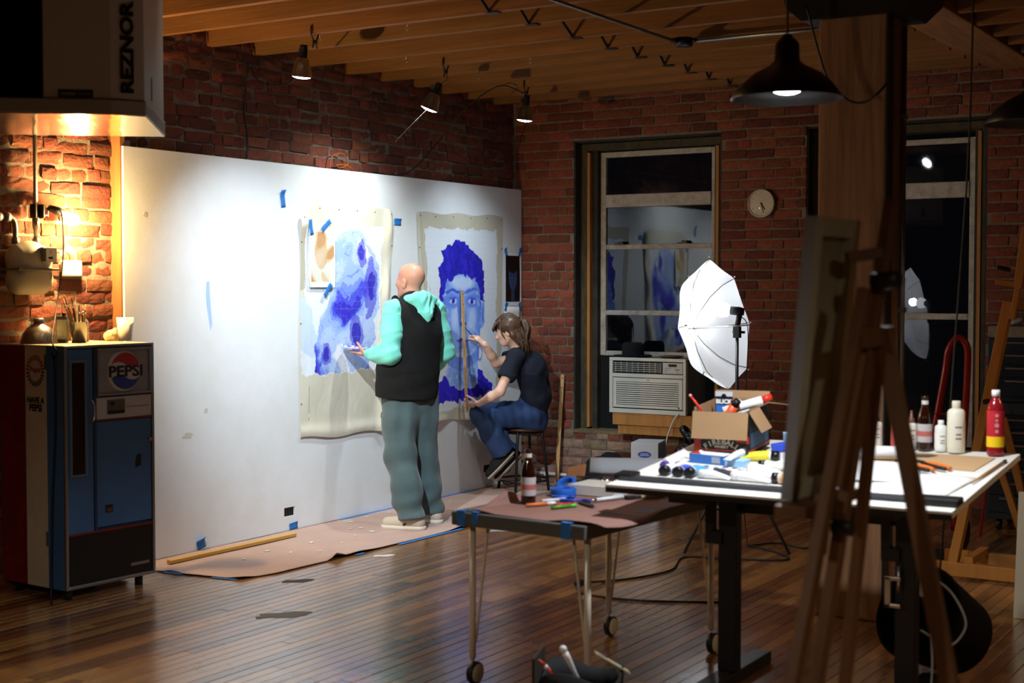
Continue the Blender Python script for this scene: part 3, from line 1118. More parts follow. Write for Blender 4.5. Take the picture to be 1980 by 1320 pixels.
def shape2(u, v, y, z):
    out = .005 + .0012 * fbm(u, v, 4, .9) + .006 * np.exp(-((u - .02) / .02) ** 2) + .01 * np.exp(-(v / .03) ** 2) * (1 + np.sin(u * 14))
    z = z + .008 * np.sin(u * 17) * np.clip((v - .96) / .04, 0, 1) + .012 * np.sin(u * 8) * np.clip((.06 - v) / .06, 0, 1)
    y = y + .006 * np.sin(v * 13) * (u < .1)
    return y, z, out


def paint2(u, v, y, z):
    img = np.ones(u.shape + (3,)) * L3('c2baa6')
    img *= (1 + .06 * fbm(u, v, 4, 2.))[..., None]
    n1 = fbm(y, z, 13, .4)
    n2 = fbm(z, y, 22, 1.9)
    wy, wz = y + .012 * n1, z + .012 * n2
    fy, fz = y + .006 * n1, z + .006 * n2
    prim = in_poly(wy, wz, [(8.80, 2.075), (9.81, 2.085), (9.80, .70), (8.90, .66)])
    paint(img, prim, 'dfe3ea')
    gl = (np.abs((z * 22) % 1 - .5) < .03) | (np.abs((y * 20) % 1 - .5) < .03)
    paint(img, gl & prim, 'b6c2d6', .22)
    shirt = [(9.063, .943), (8.938, .872), (8.875, .785), (8.881, .74), (8.971, .735), (9.062, .74), (9.308, .727), (9.551, .744), (9.727, .798), (9.744, .831), (9.626, .886), (9.532, .986), (9.527, .851), (9.453, .828), (9.285, .822), (9.121, .855)]
    neck = [(9.11, 1.163), (9.103, 1.033), (9.063, .93), (9.121, .855), (9.285, .825), (9.453, .828), (9.539, .85), (9.522, 1.014), (9.539, 1.148)]
    face = [(9.031, 1.504), (9.042, 1.634), (9.088, 1.72), (9.169, 1.74), (9.334, 1.75), (9.504, 1.72), (9.553, 1.607), (9.577, 1.499), (9.572, 1.31), (9.552, 1.202), (9.503, 1.122), (9.381, 1.05), (9.262, 1.04), (9.168, 1.072), (9.11, 1.137), (9.064, 1.269), (9.037, 1.374)]
    earL = [(9.031, 1.491), (8.981, 1.479), (8.971, 1.427), (8.996, 1.31), (9.03, 1.286), (9.057, 1.322)]
    earR = [(9.572, 1.499), (9.614, 1.512), (9.634, 1.471), (9.622, 1.336), (9.589, 1.289), (9.567, 1.31)]
    hair = [(8.982, 1.763), (8.998, 1.815), (9.043, 1.829), (9.027, 1.906), (9.066, 1.907), (9.101, 1.949), (9.159, 1.955), (9.205, 1.995), (9.264, 1.993), (9.276, 1.971), (9.371, 1.967), (9.407, 1.934), (9.504, 1.903), (9.59, 1.837), (9.61, 1.743), (9.617, 1.499), (9.575, 1.523), (9.54, 1.634), (9.491, 1.695), (9.431, 1.708), (9.382, 1.727), (9.358, 1.694), (9.323, 1.734), (9.263, 1.726), (9.181, 1.706), (9.135, 1.673), (9.088, 1.699), (9.065, 1.634), (9.031, 1.504), (8.992, 1.492), (8.99, 1.66)]
    # washes of the skin: light with mid-blue modelling
    nk = in_poly(fy, fz, neck)
    paint(img, nk, '8fb2f0')
    paint(img, nk & (np.sin(26 * y + 1.5 * n1) > .3), '6d93ea', .7)
    paint(img, nk & (np.sin(31 * y + 2 * n2 + 2) > .7), 'c3d7f8', .7)
    paint(img, nk & (z > 1.0 + .03 * np.sin(12 * y)), '5a80e2', .7)
    fc = in_poly(fy, fz, face)
    paint(img, fc, '93b4f1')
    cy = 9.305
    side = np.clip((np.abs(y - cy) / .27) ** 2, 0, 1)
    paint(img, side * fc, '3f6cde', .95)
    paint(img, fc & (n1 + n2 > .55), '7fa4f0', .5)
    paint(img, fc & (n1 - n2 > .8), 'c6dafa', .5)

    def blob(cy_, cz_, ry, rz, c, op, soft=.5, m=None):
        e = ((fy - cy_) / ry) ** 2 + ((fz - cz_) / rz) ** 2
        k = np.clip((1 + soft - e) / (2 * soft), 0, 1)
        paint(img, k * (fc if m is None else m), c, op)
    one = np.ones(y.shape, bool)
    blob(cy, 1.66, .16, .05, 'cfdffa', .7)
    blob(9.19, 1.39, .045, .09, 'd3e2fb', .55, .9)
    blob(9.45, 1.38, .05, .09, 'd3e2fb', .5, .9)
    blob(9.12, 1.33, .03, .12, '7398ea', .5, .8)
    blob(9.52, 1.33, .03, .12, '7398ea', .5, .8)
    blob(9.31, 1.43, .022, .14, 'e4eefc', .9)
    blob(9.262, 1.45, .024, .14, '4f76de', .85)
    blob(9.36, 1.47, .018, .11, '7499ea', .6)
    for ey in (9.174, 9.435):
        blob(ey, 1.515, .09, .055, '5a80e4', .85)
        blob(ey, 1.512, .055, .02, 'c9dbf9', .8, .3)
        blob(ey, 1.513, .024, .022, '2530c0', 1, .25)
        blob(ey, 1.513, .010, .010, '100a80', 1, .25)
        blob(ey, 1.537, .062, .007, '3a4fcf', .85, .4)
        blob(ey, 1.478, .06, .009, '5f86e4', .6, .5)
    for k in np.linspace(0, 1, 9):
        blob(9.09 + .15 * k, 1.585 + .02 * math.sin(k * 3), .022, .011, '3a54d0', .9, .4)
        blob(9.345 + .16 * k, 1.58 + .03 * math.sin(k * 2.4), .022, .011, '4a68d8', .8, .4)
    blob(9.315, 1.335, .055, .018, '5f85e4', .8)
    blob(9.288, 1.338, .014, .009, '2f45cc', .9, .3)
    blob(9.35, 1.336, .014, .009, '2f45cc', .9, .3)
    blob(9.315, 1.365, .03, .022, 'e3edfc', .8)
    blob(9.31, 1.205, .095, .014, '2f44c8', .95, .4)
    blob(9.31, 1.183, .07, .016, '7c9ef0', .85)
    blob(9.31, 1.155, .06, .01, '5579e0', .7)
    blob(9.31, 1.255, .02, .03, '82a4f0', .6)
    blob(9.31, 1.09, .09, .025, 'bcd2f8', .7)
    paint(img, fc & (z < 1.075 + .9 * (y - cy) ** 2), '5076de', .7)
    for e_ in (earL, earR):
        m = in_poly(fy, fz, e_)
        paint(img, m, '86abf2')
    blob(9.01, 1.40, .018, .07, '4c6fdd', .8, .4, one)
    blob(9.60, 1.41, .016, .07, '4c6fdd', .8, .4, one)
    # earrings
    for ey, ez in ((9.05, 1.152), (9.553, 1.10)):
        e = np.abs(np.hypot((y - ey) / 1.0, (z - ez) / 1.7) - .034)
        paint(img, e < .005, '2a30c4', .7)
    hr = in_poly(y + .014 * n2, z + .014 * n1, hair)
    paint(img, hr, '1d12b4')
    paint(img, hr & (np.sin(60 * (y - cy) + 25 * z + 2 * n1) > .45), '3428d4', .55)
    paint(img, hr & (np.sin(45 * (y - cy) - 18 * z + 2 * n2) > .8), '120a86', .7)
    sm_ = in_poly(wy, wz + .012 * fbm(y, z * .2, 40, .5) * (z < .78), shirt)
    paint(img, sm_, '2a17cc')
    paint(img, sm_ & (n1 > .45), '4433dc', .5)
    paint(img, sm_ & (n2 > .6), '1a0ea2', .6)
    return img


canvas2 = canvas_thing('stretched_canvas', 'pinned canvas painted with a blue portrait of a spiky-haired face',
                       ((8.841, .589), (9.849, .584), (9.906, 2.207), (8.693, 2.187)), shape2, paint2, 260, 360, 'canvas_two')

# reference prints taped beside the paintings
def print_sheet(name, label, y0, y1, z0, z1, fn, n=60, x=PX + .003, skew=0.):
    u, v = np.meshgrid(np.linspace(0, 1, n), np.linspace(0, 1, n))
    img = fn(u, v)
    t = thing(name, label, 'photo', (x, (y0 + y1) / 2, z0))
    co = np.stack([.0015 + .003 * np.sin(v * 4) * u, (u - .5) * (y1 - y0), v * (z1 - z0) + skew * (u - .5)], -1).reshape(-1, 3)
    i, j = np.meshgrid(np.arange(n - 1), np.arange(n - 1))
    a = (j * n + i).ravel()
    me = bpy.data.meshes.new(name)
    me.from_pydata(co.tolist(), [], np.stack([a, a + 1, a + n + 1, a + n], 1).tolist())
    ca = me.color_attributes.new('Col', 'FLOAT_COLOR', 'POINT')
    ca.data.foreach_set('color', np.concatenate([np.clip(img, 0, 1), np.ones((n, n, 1))], -1).astype(np.float32).ravel())
    obj('sheet', me, mat('print_paper', 'ffffff', .35, attr='Col'), t)
    return t


def fig1(u, v):
    img = np.ones(u.shape + (3,)) * L3('f1efe8')
    inn = (u > .06) & (u < .96) & (v > .1) & (v < .985)
    paint(img, inn, 'd9dccb')
    w = np.sin(9 * u + 3 * np.sin(5 * v)) + np.sin(7 * v + 4 * u)
    paint(img, inn & (w > .2), 'd9b58c', .8)
    paint(img, inn & (w > .9), 'b98353', .8)
    paint(img, inn & (w < -.9), 'efe6d6', .9)
    paint(img, inn & (((u - .45) / .25) ** 2 + ((v - .62) / .3) ** 2 < 1), 'c99a6c', .6)
    return img


print_sheet('reference_print', 'small warm-toned colour print taped over the corner of the abstract blue canvas', 7.43, 7.70, 1.625, 2.005, fig1, x=PX + .022)
for y, z, a, l in ((7.44, 2.03, 14, 'steep blue tape at the top left of the warm print'), (7.60, 2.045, -50, 'slanting blue tape at the top right of the warm print'), (7.615, 1.605, -38, 'slanting blue tape under the warm print')):
    tape_panel(y, z, .035, .105, a, l, x=PX + .027, group='blue tape on the warm print')


def fig2(u, v):
    img = np.ones(u.shape + (3,)) * L3('e8eaee')
    inn = (u > .08) & (u < .92) & (v > .08) & (v < .95)
    paint(img, inn, '05060c')
    hd = ((u - .5) / .24) ** 2 + ((v - .55) / .26) ** 2 < 1
    paint(img, inn & hd, '2c4f78', .8)
    paint(img, inn & (((u - .5) / .1) ** 2 + ((v - .2) / .2) ** 2 < 1), '234468', .8)
    paint(img, inn & (((u - .5) / .27) ** 2 + ((v - .76) / .14) ** 2 < 1), '07080e')
    for a in (.4, .6):
        paint(img, ((u - a) / .05) ** 2 + ((v - .58) / .015) ** 2 < 1, '0a1220', .8)
    paint(img, ((u - .5) / .07) ** 2 + ((v - .42) / .012) ** 2 < 1, '13233c', .8)
    return img


print_sheet('reference_print', 'small dark blue portrait print taped beside the spiky-haired portrait canvas', 9.925, 10.185, 1.47, 1.905, fig2)
o = obj('paper_sheet', B().grid(lambda u, v: (PX + .003 + .004 * math.sin(u * 3), 9.93 + .255 * u, 1.15 + .315 * v), 6, 6), mat('white_paper', 'eceae4', .8), solid=.0006)
tag(o, 'blank white sheet taped under the dark blue print', 'paper')
for y, z, a, l in ((9.945, 1.915, 20, 'upper left'), (10.165, 1.92, -20, 'upper right'), (9.945, 1.465, -15, 'lower left'), (10.165, 1.465, 18, 'lower right')):
    tape_panel(y, z, .035, .07, a, 'blue tape on the %s corner of the dark blue print' % l, x=PX + .006, group='blue tape on the dark print')

# ================================================================== LEFT SIDE: HEATER, VENDING MACHINE, METER
M_cream = mat('heater_cream', 'b9b4a6', .45)
M_cream2 = mat('heater_cream_band', '9c988d', .4)
M_chrome_under = mat('polished_underside', 'd9cdb4', .12, .95, bump=(3, .35, (3, 1, 1)))
M_letter = mat('black_letters', '08080a', .5)
ht = thing('unit_heater', 'boxy cream unit heater hung from the ceiling, with black grille and black lettering', 'heater', (-4.432, 4.229, 2.337), math.atan2(.642, .767))
pf = [(-1.3, 0), (-.13, 0), (0, .05), (0, .84), (-1.3, .84)]
obj('cabinet', B().prism([(-.40, .0), (-.13, 0), (0, .05), (0, .84), (-1.3, .84), (-1.3, .06), (-.40, .06)], .064, .66), M_cream, ht, bev=.004)
obj('base_skirt', B().prism([(-1.3, -.008), (-.125, -.008), (.006, .044), (.006, .846), (-1.3, .846)], .004, .064), M_cream2, ht, bev=.004)
obj('underside', B().prism([(-1.3, -.006), (-.125, -.006), (.004, .046), (.004, .844), (-1.3, .844)], 0, .004), M_chrome_under, ht)
obj('grille_opening', B().box(-1.28, -.405, .055, .0595, .07, .65), mat('grille_dark', '050506', .6), ht)
for k in range(9):
    obj('louver', B().bar((-1.28, .03, .1 + k * .062), (-.405, .03, .1 + k * .062), .045, .003, (0, .5, .86)), mat('louver_black', '101012', .35, .6), ht)
Mv = frame((-.065, .0245, .09), (0, 0, 1), (-.933, -.359, 0))
text('lettering', 'REZNOR', .072, M_letter, ht, Matrix.Translation((.002, -.004, 0)) @ Mv, .0006, .0032, 1.32, 'LEFT')
obj('data_plate', B().box(-.34, -.20, -.003, 0, .068, .10), mat('plate_brown', '26221b', .5), ht)
obj('plate_print', B().box(-.33, -.27, -.0036, -.003, .078, .09).box(-.26, -.21, -.0036, -.003, .082, .086), mat('plate_text', '6f695c', .5), ht)
obj('side_slot', B().box(0, .002, .3, .34, .1, .2), M_black, ht)
obj('seam', B().bar((.007, .05, .064), (.007, .84, .064), .003, .003), mat('seam_light', 'dcd6c6', .4), ht)
for x, y in ((-.12, .15), (-.12, .7), (-1.2, .15), (-1.2, .7)):
    obj('hanger_rod', B().cyl((x, y, .66), (x, y, .79), .006, n=8), M_steel, ht)

# ------------------------------------------------ vending machine
vm = thing('vending_machine', 'vintage blue soft-drink vending machine with round logo sign and cream side', 'vending machine', (-5.794, 4.961, 0), R(86.6))
M_vblue = mat('vend_blue', '3f6a9c', .4, var=(3, '2d517e', .5), bump=(40, .05))
M_vblue2 = mat('vend_blue_dark', '1f3858', .4)
M_vcream = mat('vend_cream', 'c9c0a8', .5, var=(6, 'a0957c', .45))
M_vred = mat('vend_red', '7a1d16', .45, var=(5, '4d100c', .6))
M_trim = mat('vend_trim', '9aa0a4', .35, .9)
M_vblack = mat('vend_black', '08090c', .45)
W_, D_, Z0, Z1 = .586, .53, .06, 1.325
obj('cabinet', B().box(.006, W_ - .006, .02, D_, Z0, Z1 - .006), M_vblue, vm, bev=.006)
obj('side_panel', B().box(.0, .006, .14, .315, Z0, Z1), M_vcream, vm, bev=.002)
obj('side_panel', B().box(.0, .006, .318, D_, Z0, Z1), M_vred, vm, bev=.002)
obj('side_panel', B().box(.0, .006, .012, .137, Z0, Z1), M_vblue, vm, bev=.002)
obj('side_panel', B().box(W_ - .006, W_, .012, D_, Z0, Z1), M_vblue, vm)
obj('top_panel', B().box(0, W_, .0, D_, Z1 - .006, Z1), mat('vend_top', 'c8b894', .5), vm)
for z in (.28, 1.20):
    obj('hinge', B().box(-.006, 0, .134, .146, z, z + .075), M_trim, vm)
fr = [(0, .016, Z0, Z1), (W_ - .016, W_, Z0, Z1)]
for a, b_, c, d in fr:
    obj('front_trim', B().box(a, b_, -.012, .012, c, d), M_trim, vm, bev=.004)
for c, d in ((Z0, Z0 + .018), (Z1 - .014, Z1)):
    obj('front_trim', B().box(.016, W_ - .016, -.012, .012, c, d), M_trim, vm, bev=.004)
dr = obj('bottle_door', B().box(.018, .182, -.006, .012, .34, 1.305), M_vblue, vm, bev=.004)
obj('door_frame', B().box(.03, .045, -.014, -.006, .64, 1.25).box(.125, .14, -.014, -.006, .64, 1.25).box(.045, .125, -.014, -.006, .64, .655).box(.045, .125, -.014, -.006, 1.235, 1.25), mat('vend_grey', '5d6c80', .4), dr, bev=.003)
obj('door_glass', B().box(.045, .125, -.008, -.0065, .655, 1.235), mat('dark_glass', '07090b', .08, coat=.5), dr)
obj('handle', B().tube(curve_pts([(.162, -.008, .92), (.162, -.035, .94), (.162, -.04, .98), (.162, -.035, 1.02), (.162, -.008, 1.04)], 4), .006, 8), mat('chrome', 'd8dade', .12, 1.), dr)
obj('divider', B().box(.184, .2, -.012, .012, .34, 1.305), M_vblue2, vm, bev=.003)
sg = obj('logo_sign', B().box(.204, .562, -.008, .012, 1.055, 1.305), mat('sign_face', '8e9093', .3), vm)
sf = B()
for a, b_, c, d in ((.204, .562, 1.055, 1.068), (.204, .562, 1.292, 1.305), (.204, .217, 1.068, 1.292), (.549, .562, 1.068, 1.292)):
    sf.box(a, b_, -.02, -.008, c, d)
obj('sign_frame', sf, M_trim, sg, bev=.003)
cx, cz, rr = .383, 1.18, .098


def half_disc(z_sign, c, r0=rr):
    """red upper / blue lower wave field of the round logo"""
    pts = []
    for k in range(25):
        a = math.pi * k / 24
        pts.append((cx + r0 * math.cos(a), cz + z_sign * (r0 * math.sin(a))))
    wave = [(cx - r0 + 2 * r0 * k / 12, cz + z_sign * .036 + .014 * math.sin(k / 12 * 2 * math.pi) * (1 if z_sign > 0 else 1)) for k in range(13)]
    pts = [p for p in pts if (p[1] - cz) * z_sign > .034]
    return pts + wave[1:-1]


obj('logo_disc', B().lathe([(.001, .006), (rr * .9, .004), (rr + .008, -.001), (rr + .012, -.006)], 40, frame((cx, -.0135, cz), (1, 0, 0), (0, 0, 1))), mat('logo_white', 'c9c7c2', .25), sg)
obj('logo_field', B().prism(half_disc(1, None), -.0222, -.0212, 'y'), mat('logo_red', 'a02a24', .35), sg)
obj('logo_field', B().prism(half_disc(-1, None), -.0222, -.0212, 'y'), mat('logo_blue', '27408f', .35), sg)
text('logo_lettering', 'PEPSI', .082, M_letter, sg, frame((cx + .002, -.0228, cz - .004), (1, 0, 0), (0, 0, 1)), .0006, .0022, 1.28)
cp = obj('coin_panel', B().box(.2, W_ - .018, -.008, .012, .93, 1.045), mat('vend_white', 'b5b6b8', .4), vm, bev=.002)
obj('coin_plate', B().box(.27, .385, -.012, -.008, .955, 1.03), mat('coin_steel', '6f6c64', .35, .8), cp)
obj('coin_slot', B().box(.275, .38, -.0132, -.012, .955, .972).box(.29, .315, -.0132, -.012, 1.0, 1.02), M_vblack, cp)
obj('print_line', B().box(.395, .55, -.0086, -.008, .985, .989), mat('print_grey', '4a4c50', .5), cp)
obj('red_stripe', B().box(.2, W_ - .018, -.011, .012, .921, .929), M_vred, vm)
md = obj('main_door', B().box(.202, W_ - .02, -.006, .012, .362, .919), M_vblue, vm, bev=.004)
obj('lock', B().cyl((.55, -.006, .80), (.55, -.03, .80), .009, n=12).bar((.52, -.022, .795), (.556, -.022, .802), .006, .006), MATS['chrome'], md)
obj('finger_slot', B().prism([(.455, .655), (.495, .665), (.495, .725), (.47, .725), (.455, .69)], -.0075, -.006, 'y'), M_vblack, md)
obj('coin_return', B().box(.255, .3, -.011, -.006, .435, .475), mat('coin_return_steel', '3c3a36', .4, .7), md)
obj('coin_cup', B().box(.26, .295, -.0125, -.011, .44, .458), mat('cup_bronze', '6d6248', .4, .7), md)
obj('red_stripe', B().box(.018, W_ - .018, -.011, .012, .338, .348), M_vred, vm)
obj('kick_grille', B().box(.018, W_ - .018, -.004, .012, Z0 + .02, .336), M_vblack, vm)
obj('maker_plate', B().box(.42, .545, -.0065, -.004, .125, .14), M_trim, vm)
for x, y in ((.06, .06), (W_ - .06, .06), (.06, D_ - .06), (W_ - .06, D_ - .06)):
    obj('foot', B().cyl((x, y, 0), (x, y, Z0), .022, n=10), M_black, vm)
Ms = frame((-.0008, .228, 0), (0, -1, 0), (0, 0, 1))
cap_m = mat('cap_red', '8c2f28', .5)
capb = mat('cap_blue', '24304f', .5)
for k in range(24):      # bottle-cap logo with a fluted rim
    a0, a1 = 2 * math.pi * k / 24, 2 * math.pi * (k + .62) / 24
    top = math.sin((a0 + a1) / 2) > 0
    pts = [(.228 + r_ * math.cos(a), 1.19 + r_ * 1.12 * math.sin(a)) for r_, a in ((.05, a0), (.074, a0), (.074, a1), (.05, a1))]
    obj('cap_flute', B().prism(pts, -.0008, 0, 'x'), cap_m if top else capb, vm)
text('cap_script', 'Pepsi', .042, cap_m, vm, Ms @ Matrix.Translation((0, 1.195, 0)), .0005, .001)
for s_, ln in (('HAVE A', 1.035), ('PEPSI', .995)):
    text('side_lettering', s_, .043 if s_ != 'PEPSI' else .05, M_letter, vm, Ms @ Matrix.Translation((0, ln, 0)), .0005, .0022, .95)

# ------------------------------------------------ gas meter, pipes and thermostat on the brick
M_pipe = mat('old_pipe', '8a8175', .45, .7, var=(12, '4e463c', .6))
M_meter = mat('meter_grey', 'a9a08c', .5, var=(8, '8d8470', .4))
gm = thing('gas_meter', 'grey gas meter with white dial on the brick wall', 'meter', (LX, 5.135, 1.57))
gm.scale = (.8, .8, .95)
s = SDF((-.02, -.2, -.02), (.26, .2, .36), .006)
s.ell((.12, 0, .19), (.1, .15, .13), .03).cap((.12, -.09, .1), (.12, .09, .1), .085, None, .04).cap((.12, -.1, .22), (.12, .1, .22), .075, None, .03)
obj('body', s.mesh(), M_meter, gm)
obj('flange', B().box(.02, .225, -.165, .165, .152, .166), mat('meter_seam', '6b6456', .5), gm, bev=.004)
ix = obj('index_box', B().box(.19, .235, .02, .14, .2, .285), mat('index_grey', '56524a', .4), gm, bev=.008)
obj('dial_face', B().box(.235, .238, .045, .135, .205, .28), mat('dial_white', 'e8e2d2', .4), ix)
obj('counter_window', B().box(.238, .239, .065, .1, .218, .23).box(.238, .2388, .08, .085, .25, .265), M_letter, ix)
obj('label_plate', B().box(.2, .2035, -.06, .02, .105, .125), mat('label_red', '6a4a40', .5), gm)
obj('label_plate', B().box(.2, .2035, .04, .12, .105, .135), mat('label_grey', '8a8880', .5), gm)
for yy in (.085, -.085):
    obj('union', B().cyl((.09, yy, .3), (.09, yy, .335), .026, n=6), M_pipe, gm)
pv = obj('riser_pipe', B().tube([(.09, .085, .335), (.09, .085, 1.56)], .0145, 12).cyl((.09, .085, .40), (.09, .085, .45), .024, .024, 12).cyl((.09, .085, .385), (.09, .085, .47), .02, .02, 12), M_pipe, gm)
obj('inlet_pipe', B().tube(curve_pts([(.09, -.085, .335), (.09, -.085, .4), (.09, -.1, .435), (.09, -.14, .45), (.09, -.3, .45)], 5), .0165, 12).cyl((.09, -.13, .45), (.09, -.17, .45), .026, n=8).cyl((.09, -.2, .45), (.09, -.24, .45), .024, n=8), M_pipe, gm)
th = thing('thermostat', 'white wall thermostat with small blue display', 'thermostat', (LX + .018, 5.477, 1.685))
obj('case', B().box(0, .03, -.067, .067, 0, .09), mat('thermo_white', 'ece4d4', .4), th, bev=.008)
obj('display', B().box(.03, .0312, -.02, .022, .038, .068), mat('lcd_blue', '4f7d94', .3), th)
cable('thermostat_wire', [(LX + .03, 5.47, 1.775), (LX + .03, 5.46, 1.81), (LX + .03, 5.4, 1.835), (LX + .03, 5.3, 1.82)], .0025, M_cord, 'thin wire from thermostat to gas meter', 'wire')
# bare bulb clip lamp
WARM = (1., .66, .27)
cl = thing('clip_lamp', 'clip lamp with a bare glowing bulb on the pipe above the gas meter', 'lamp', (-6.275, 5.208, 2.03))
obj('clip', B().box(-.02, .03, -.03, -.024, -.03, .045).box(-.02, .03, .022, .028, -.03, .045).box(-.02, -.014, -.026, .024, -.03, .045).bar((0, .025, -.02), (0, .075, -.01), .006, .006).bar((0, .025, .03), (0, .075, .02), .006, .006).bar((0, .075, -.02), (0, .075, .03), .006, .006), M_dark_steel, cl)
obj('socket', B().tube([(0.01, .075, .03), (.02, .13, .012), (.03, .155, 0)], [.016, .024, .019], 12), M_socket, cl)
obj('bulb', B().sphere((.055, .205, -.035), .034, 18, 12).tube([(.03, .155, -.0), (.045, .185, -.02)], [.014, .026], 12, False), mat('warm_bulb', 'ffffff', .4, emit=('ffc27a', 60)), cl)
light('clip_lamp_light', 'POINT', (-6.2, 5.423, 1.99), 230, WARM, shadow_soft_size=.036)
cable('power_cable', [(-6.25, 5.34, 2.055), (-6.18, 5.30, 2.0), (-6.13, 5.26, 1.8), (-6.05, 5.15, 1.55), (-5.86, 4.95, 1.36), (-5.80, 4.93, 1.30), (-5.83, 4.945, 1.265), (-5.86, 4.945, 1.285), (-5.84, 4.945, 1.22), (-5.84, 4.945, .9), (-5.87, 4.945, .5), (-5.88, 4.94, .05), (-5.8, 4.88, .008)], .004, M_cord, 'black lamp cord running down the cream side of the vending machine', steps=8)
cable('wall_cable', [(LX + .03, 6.9, 3.1), (LX + .03, 6.92, 2.95), (LX + .03, 6.9, 2.75), (LX + .03, 6.93, 2.6), (LX + .03, 6.92, 2.46)], .005, M_cord, 'black cable hanging down the brick above the panel')
cable('wall_cable', [(-5.56, 6.6, 3.06), (-5.7, 6.72, 2.96), (-5.95, 6.9, 2.90), (-6.2, 6.93, 2.93), (-6.31, 6.92, 3.06)], .0045, M_cord, 'black lamp cable sagging from the brick wall to a clamp lamp')
cable('wall_cable', [(-5.6, 9.17, 3.08), (-5.75, 9.05, 3.13), (-6.0, 8.95, 2.95), (-6.2, 8.9, 2.72), (-6.27, 8.6, 2.47), (-6.29, 8.2, 2.455)], .0045, M_cord, 'black lamp cable drooping to the top edge of the panel')
cable('lamp_string', [(-5.61, 7.93, 2.83), (-5.66, 7.85, 2.74), (-5.74, 7.74, 2.6)], .0009, mat('pale_string', '8a867c', .8), 'pale string dangling from the tilted clamp lamp', 'string')
cable('orange_cord', [(PX - .05, 7.74, 2.445), (PX - .05, 7.76, 2.53), (PX - .04, 7.86, 2.56), (PX - .05, 7.94, 2.5), (PX - .05, 7.86, 2.46), (PX - .04, 7.80, 2.475), (PX - .05, 7.9, 2.485), (PX - .045, 7.97, 2.465), (PX - .06, 7.99, 2.445)], .004, mat('orange_cord', 'b4571c', .5), 'coil of orange cord on top of the white panel', 'cord')
M_eye = mat('eye_steel', 'c6c4be', .25, 1.)
for k, (x, y) in enumerate(((-5.46, 6.62), (-4.82, 6.62), (-5.505, 7.55), (-5.52, 8.0), (-5.507, 8.41), (-4.835, 8.0))):
    g = B().tube([(.012 * math.cos(a), 0, -.028 + .012 * math.sin(a)) for a in [2 * math.pi * i / 12 for i in range(12)]], .002, 6, closed=True).cyl((0, 0, -.016), (0, 0, .012), .0022, n=6)
    tag(obj('eye_hook', g, M_eye, loc=(x, y, 3.128)), 'small bright screw eye in the underside of a joist', 'hook', 'screw eyes in the joists')

# ------------------------------------------------ things on top of the vending machine
ZT = 1.3255
t = thing('lamp_reflector', 'loose aluminium lamp reflector dome lying on the vending machine', 'reflector', (-6.14, 5.10, ZT))
obj('dome', B().lathe([(.098, 0), (.095, .012), (.085, .05), (.06, .085), (.032, .1), (.028, .105)], 32), M_alu, t)
obj('neck', B().lathe([(.028, .104), (.028, .13), (.022, .135), (.001, .135)], 20), M_alu, t)
t = thing('solvent_can', 'tall rectangular metal solvent can between the reflector and the tin cup', 'can', (-6.12, 5.24, ZT), .5)
obj('can_body', B().box(-.028, .028, -.02, .02, 0, .145), mat('can_tin', '5d5a52', .35, .7), t, bev=.004)
obj('label', B().box(-.022, .0285, -.0206, .0206, .02, .125), mat('can_label', 'b4ae94', .5, var=(30, '5c6a58', .7)), t)
obj('spout_cap', B().cyl((.01, 0, .145), (.01, 0, .162), .011, n=12), M_dark_steel, t)
t = thing('tin_cup', 'tapered tin cup full of paint brushes', 'cup', (-6.06, 5.30, ZT))
obj('cup_wall', B().lathe([(.001, .003), (.036, .003), (.036, 0), (.038, 0), (.05, .112), (.051, .114), (.048, .112), (.036, .006), (.001, .006)], 24), mat('tin', '8f8c85', .25, 1.), t)
M_handle = mat('brush_handle', '8a5c30', .5, rand=.4)
for k, (dx, dy, tx, ty, L, c) in enumerate(((-.010, .0, -.03, -.07, .23, 'wood'), (-.014, .010, .0, -.045, .24, 'dark'), (.012, .01, .02, .012, .2, 'pale'), (.015, -.01, .03, -.025, .2, 'wood'), (.0, .02, -.02, .03, .19, 'dark'), (.006, -.003, -.01, -.09, .25, 'wood'))):
    t = thing('paint_brush', ('light wooden brush leaning far out of the tin cup', 'tall dark brush in the middle of the tin cup', 'pale wooden stick standing straight in the tin cup', 'short wooden brush beside the pale stick in the tin cup', 'short dark brush tilted towards the clear bottle in the tin cup', 'longest wooden brush in the tin cup')[k], 'brush', (-6.06 + dx, 5.30 + dy, ZT + .007), group='brushes in the tin cup')
    mm = {'wood': M_handle, 'dark': mat('brush_dark', '2b1d14', .4), 'pale': mat('brush_pale', 'c69a58', .6)}[c]
    obj('handle', B().tube([(0, 0, 0), (tx * .6, ty * .6, L * .6), (tx, ty, L)], [.004, .006, .003], 8), mm, t)
    obj('ferrule', B().tube([(tx * .75, ty * .75, L * .75), (tx * .85, ty * .85, L * .85)], .0062, 8), M_alu, t)
t = thing('clear_bottle', 'clear plastic bottle behind the tin cup', 'bottle', (-6.14, 5.40, ZT))
obj('bottle_wall', B().lathe([(.001, 0), (.03, 0), (.032, .006), (.032, .1), (.028, .115), (.013, .13), (.012, .145)], 20), mat('clear_plastic', 'f0e8dc', .15, trans=.9, ior=1.3), t)
obj('bottle_cap', B().cyl((0, 0, .142), (0, 0, .165), .014, n=14), mat('cap_dark', '6a5548', .5), t)
t = thing('crumpled_paper', 'crumpled piece of cream paper beside the white cup', 'paper', (-6.10, 5.56, ZT))
s = SDF((-.06, -.07, -.005), (.06, .07, .1), .004)
s.ell((0, 0, .03), (.032, .04, .033), .02).cap((0, .01, .02), (.01, .03, .07), .02, .008, .02).cap((0, -.02, .02), (0, -.03, .05), .018, .01, .02)
s.warp(lambda x, y, z: .008 * np.abs(np.sin(70 * x + 40 * z) * np.sin(60 * y - 50 * z)) + .003 * nz(x, y, z, 120))
s.plane((0, 0, 0), (0, 0, -1))
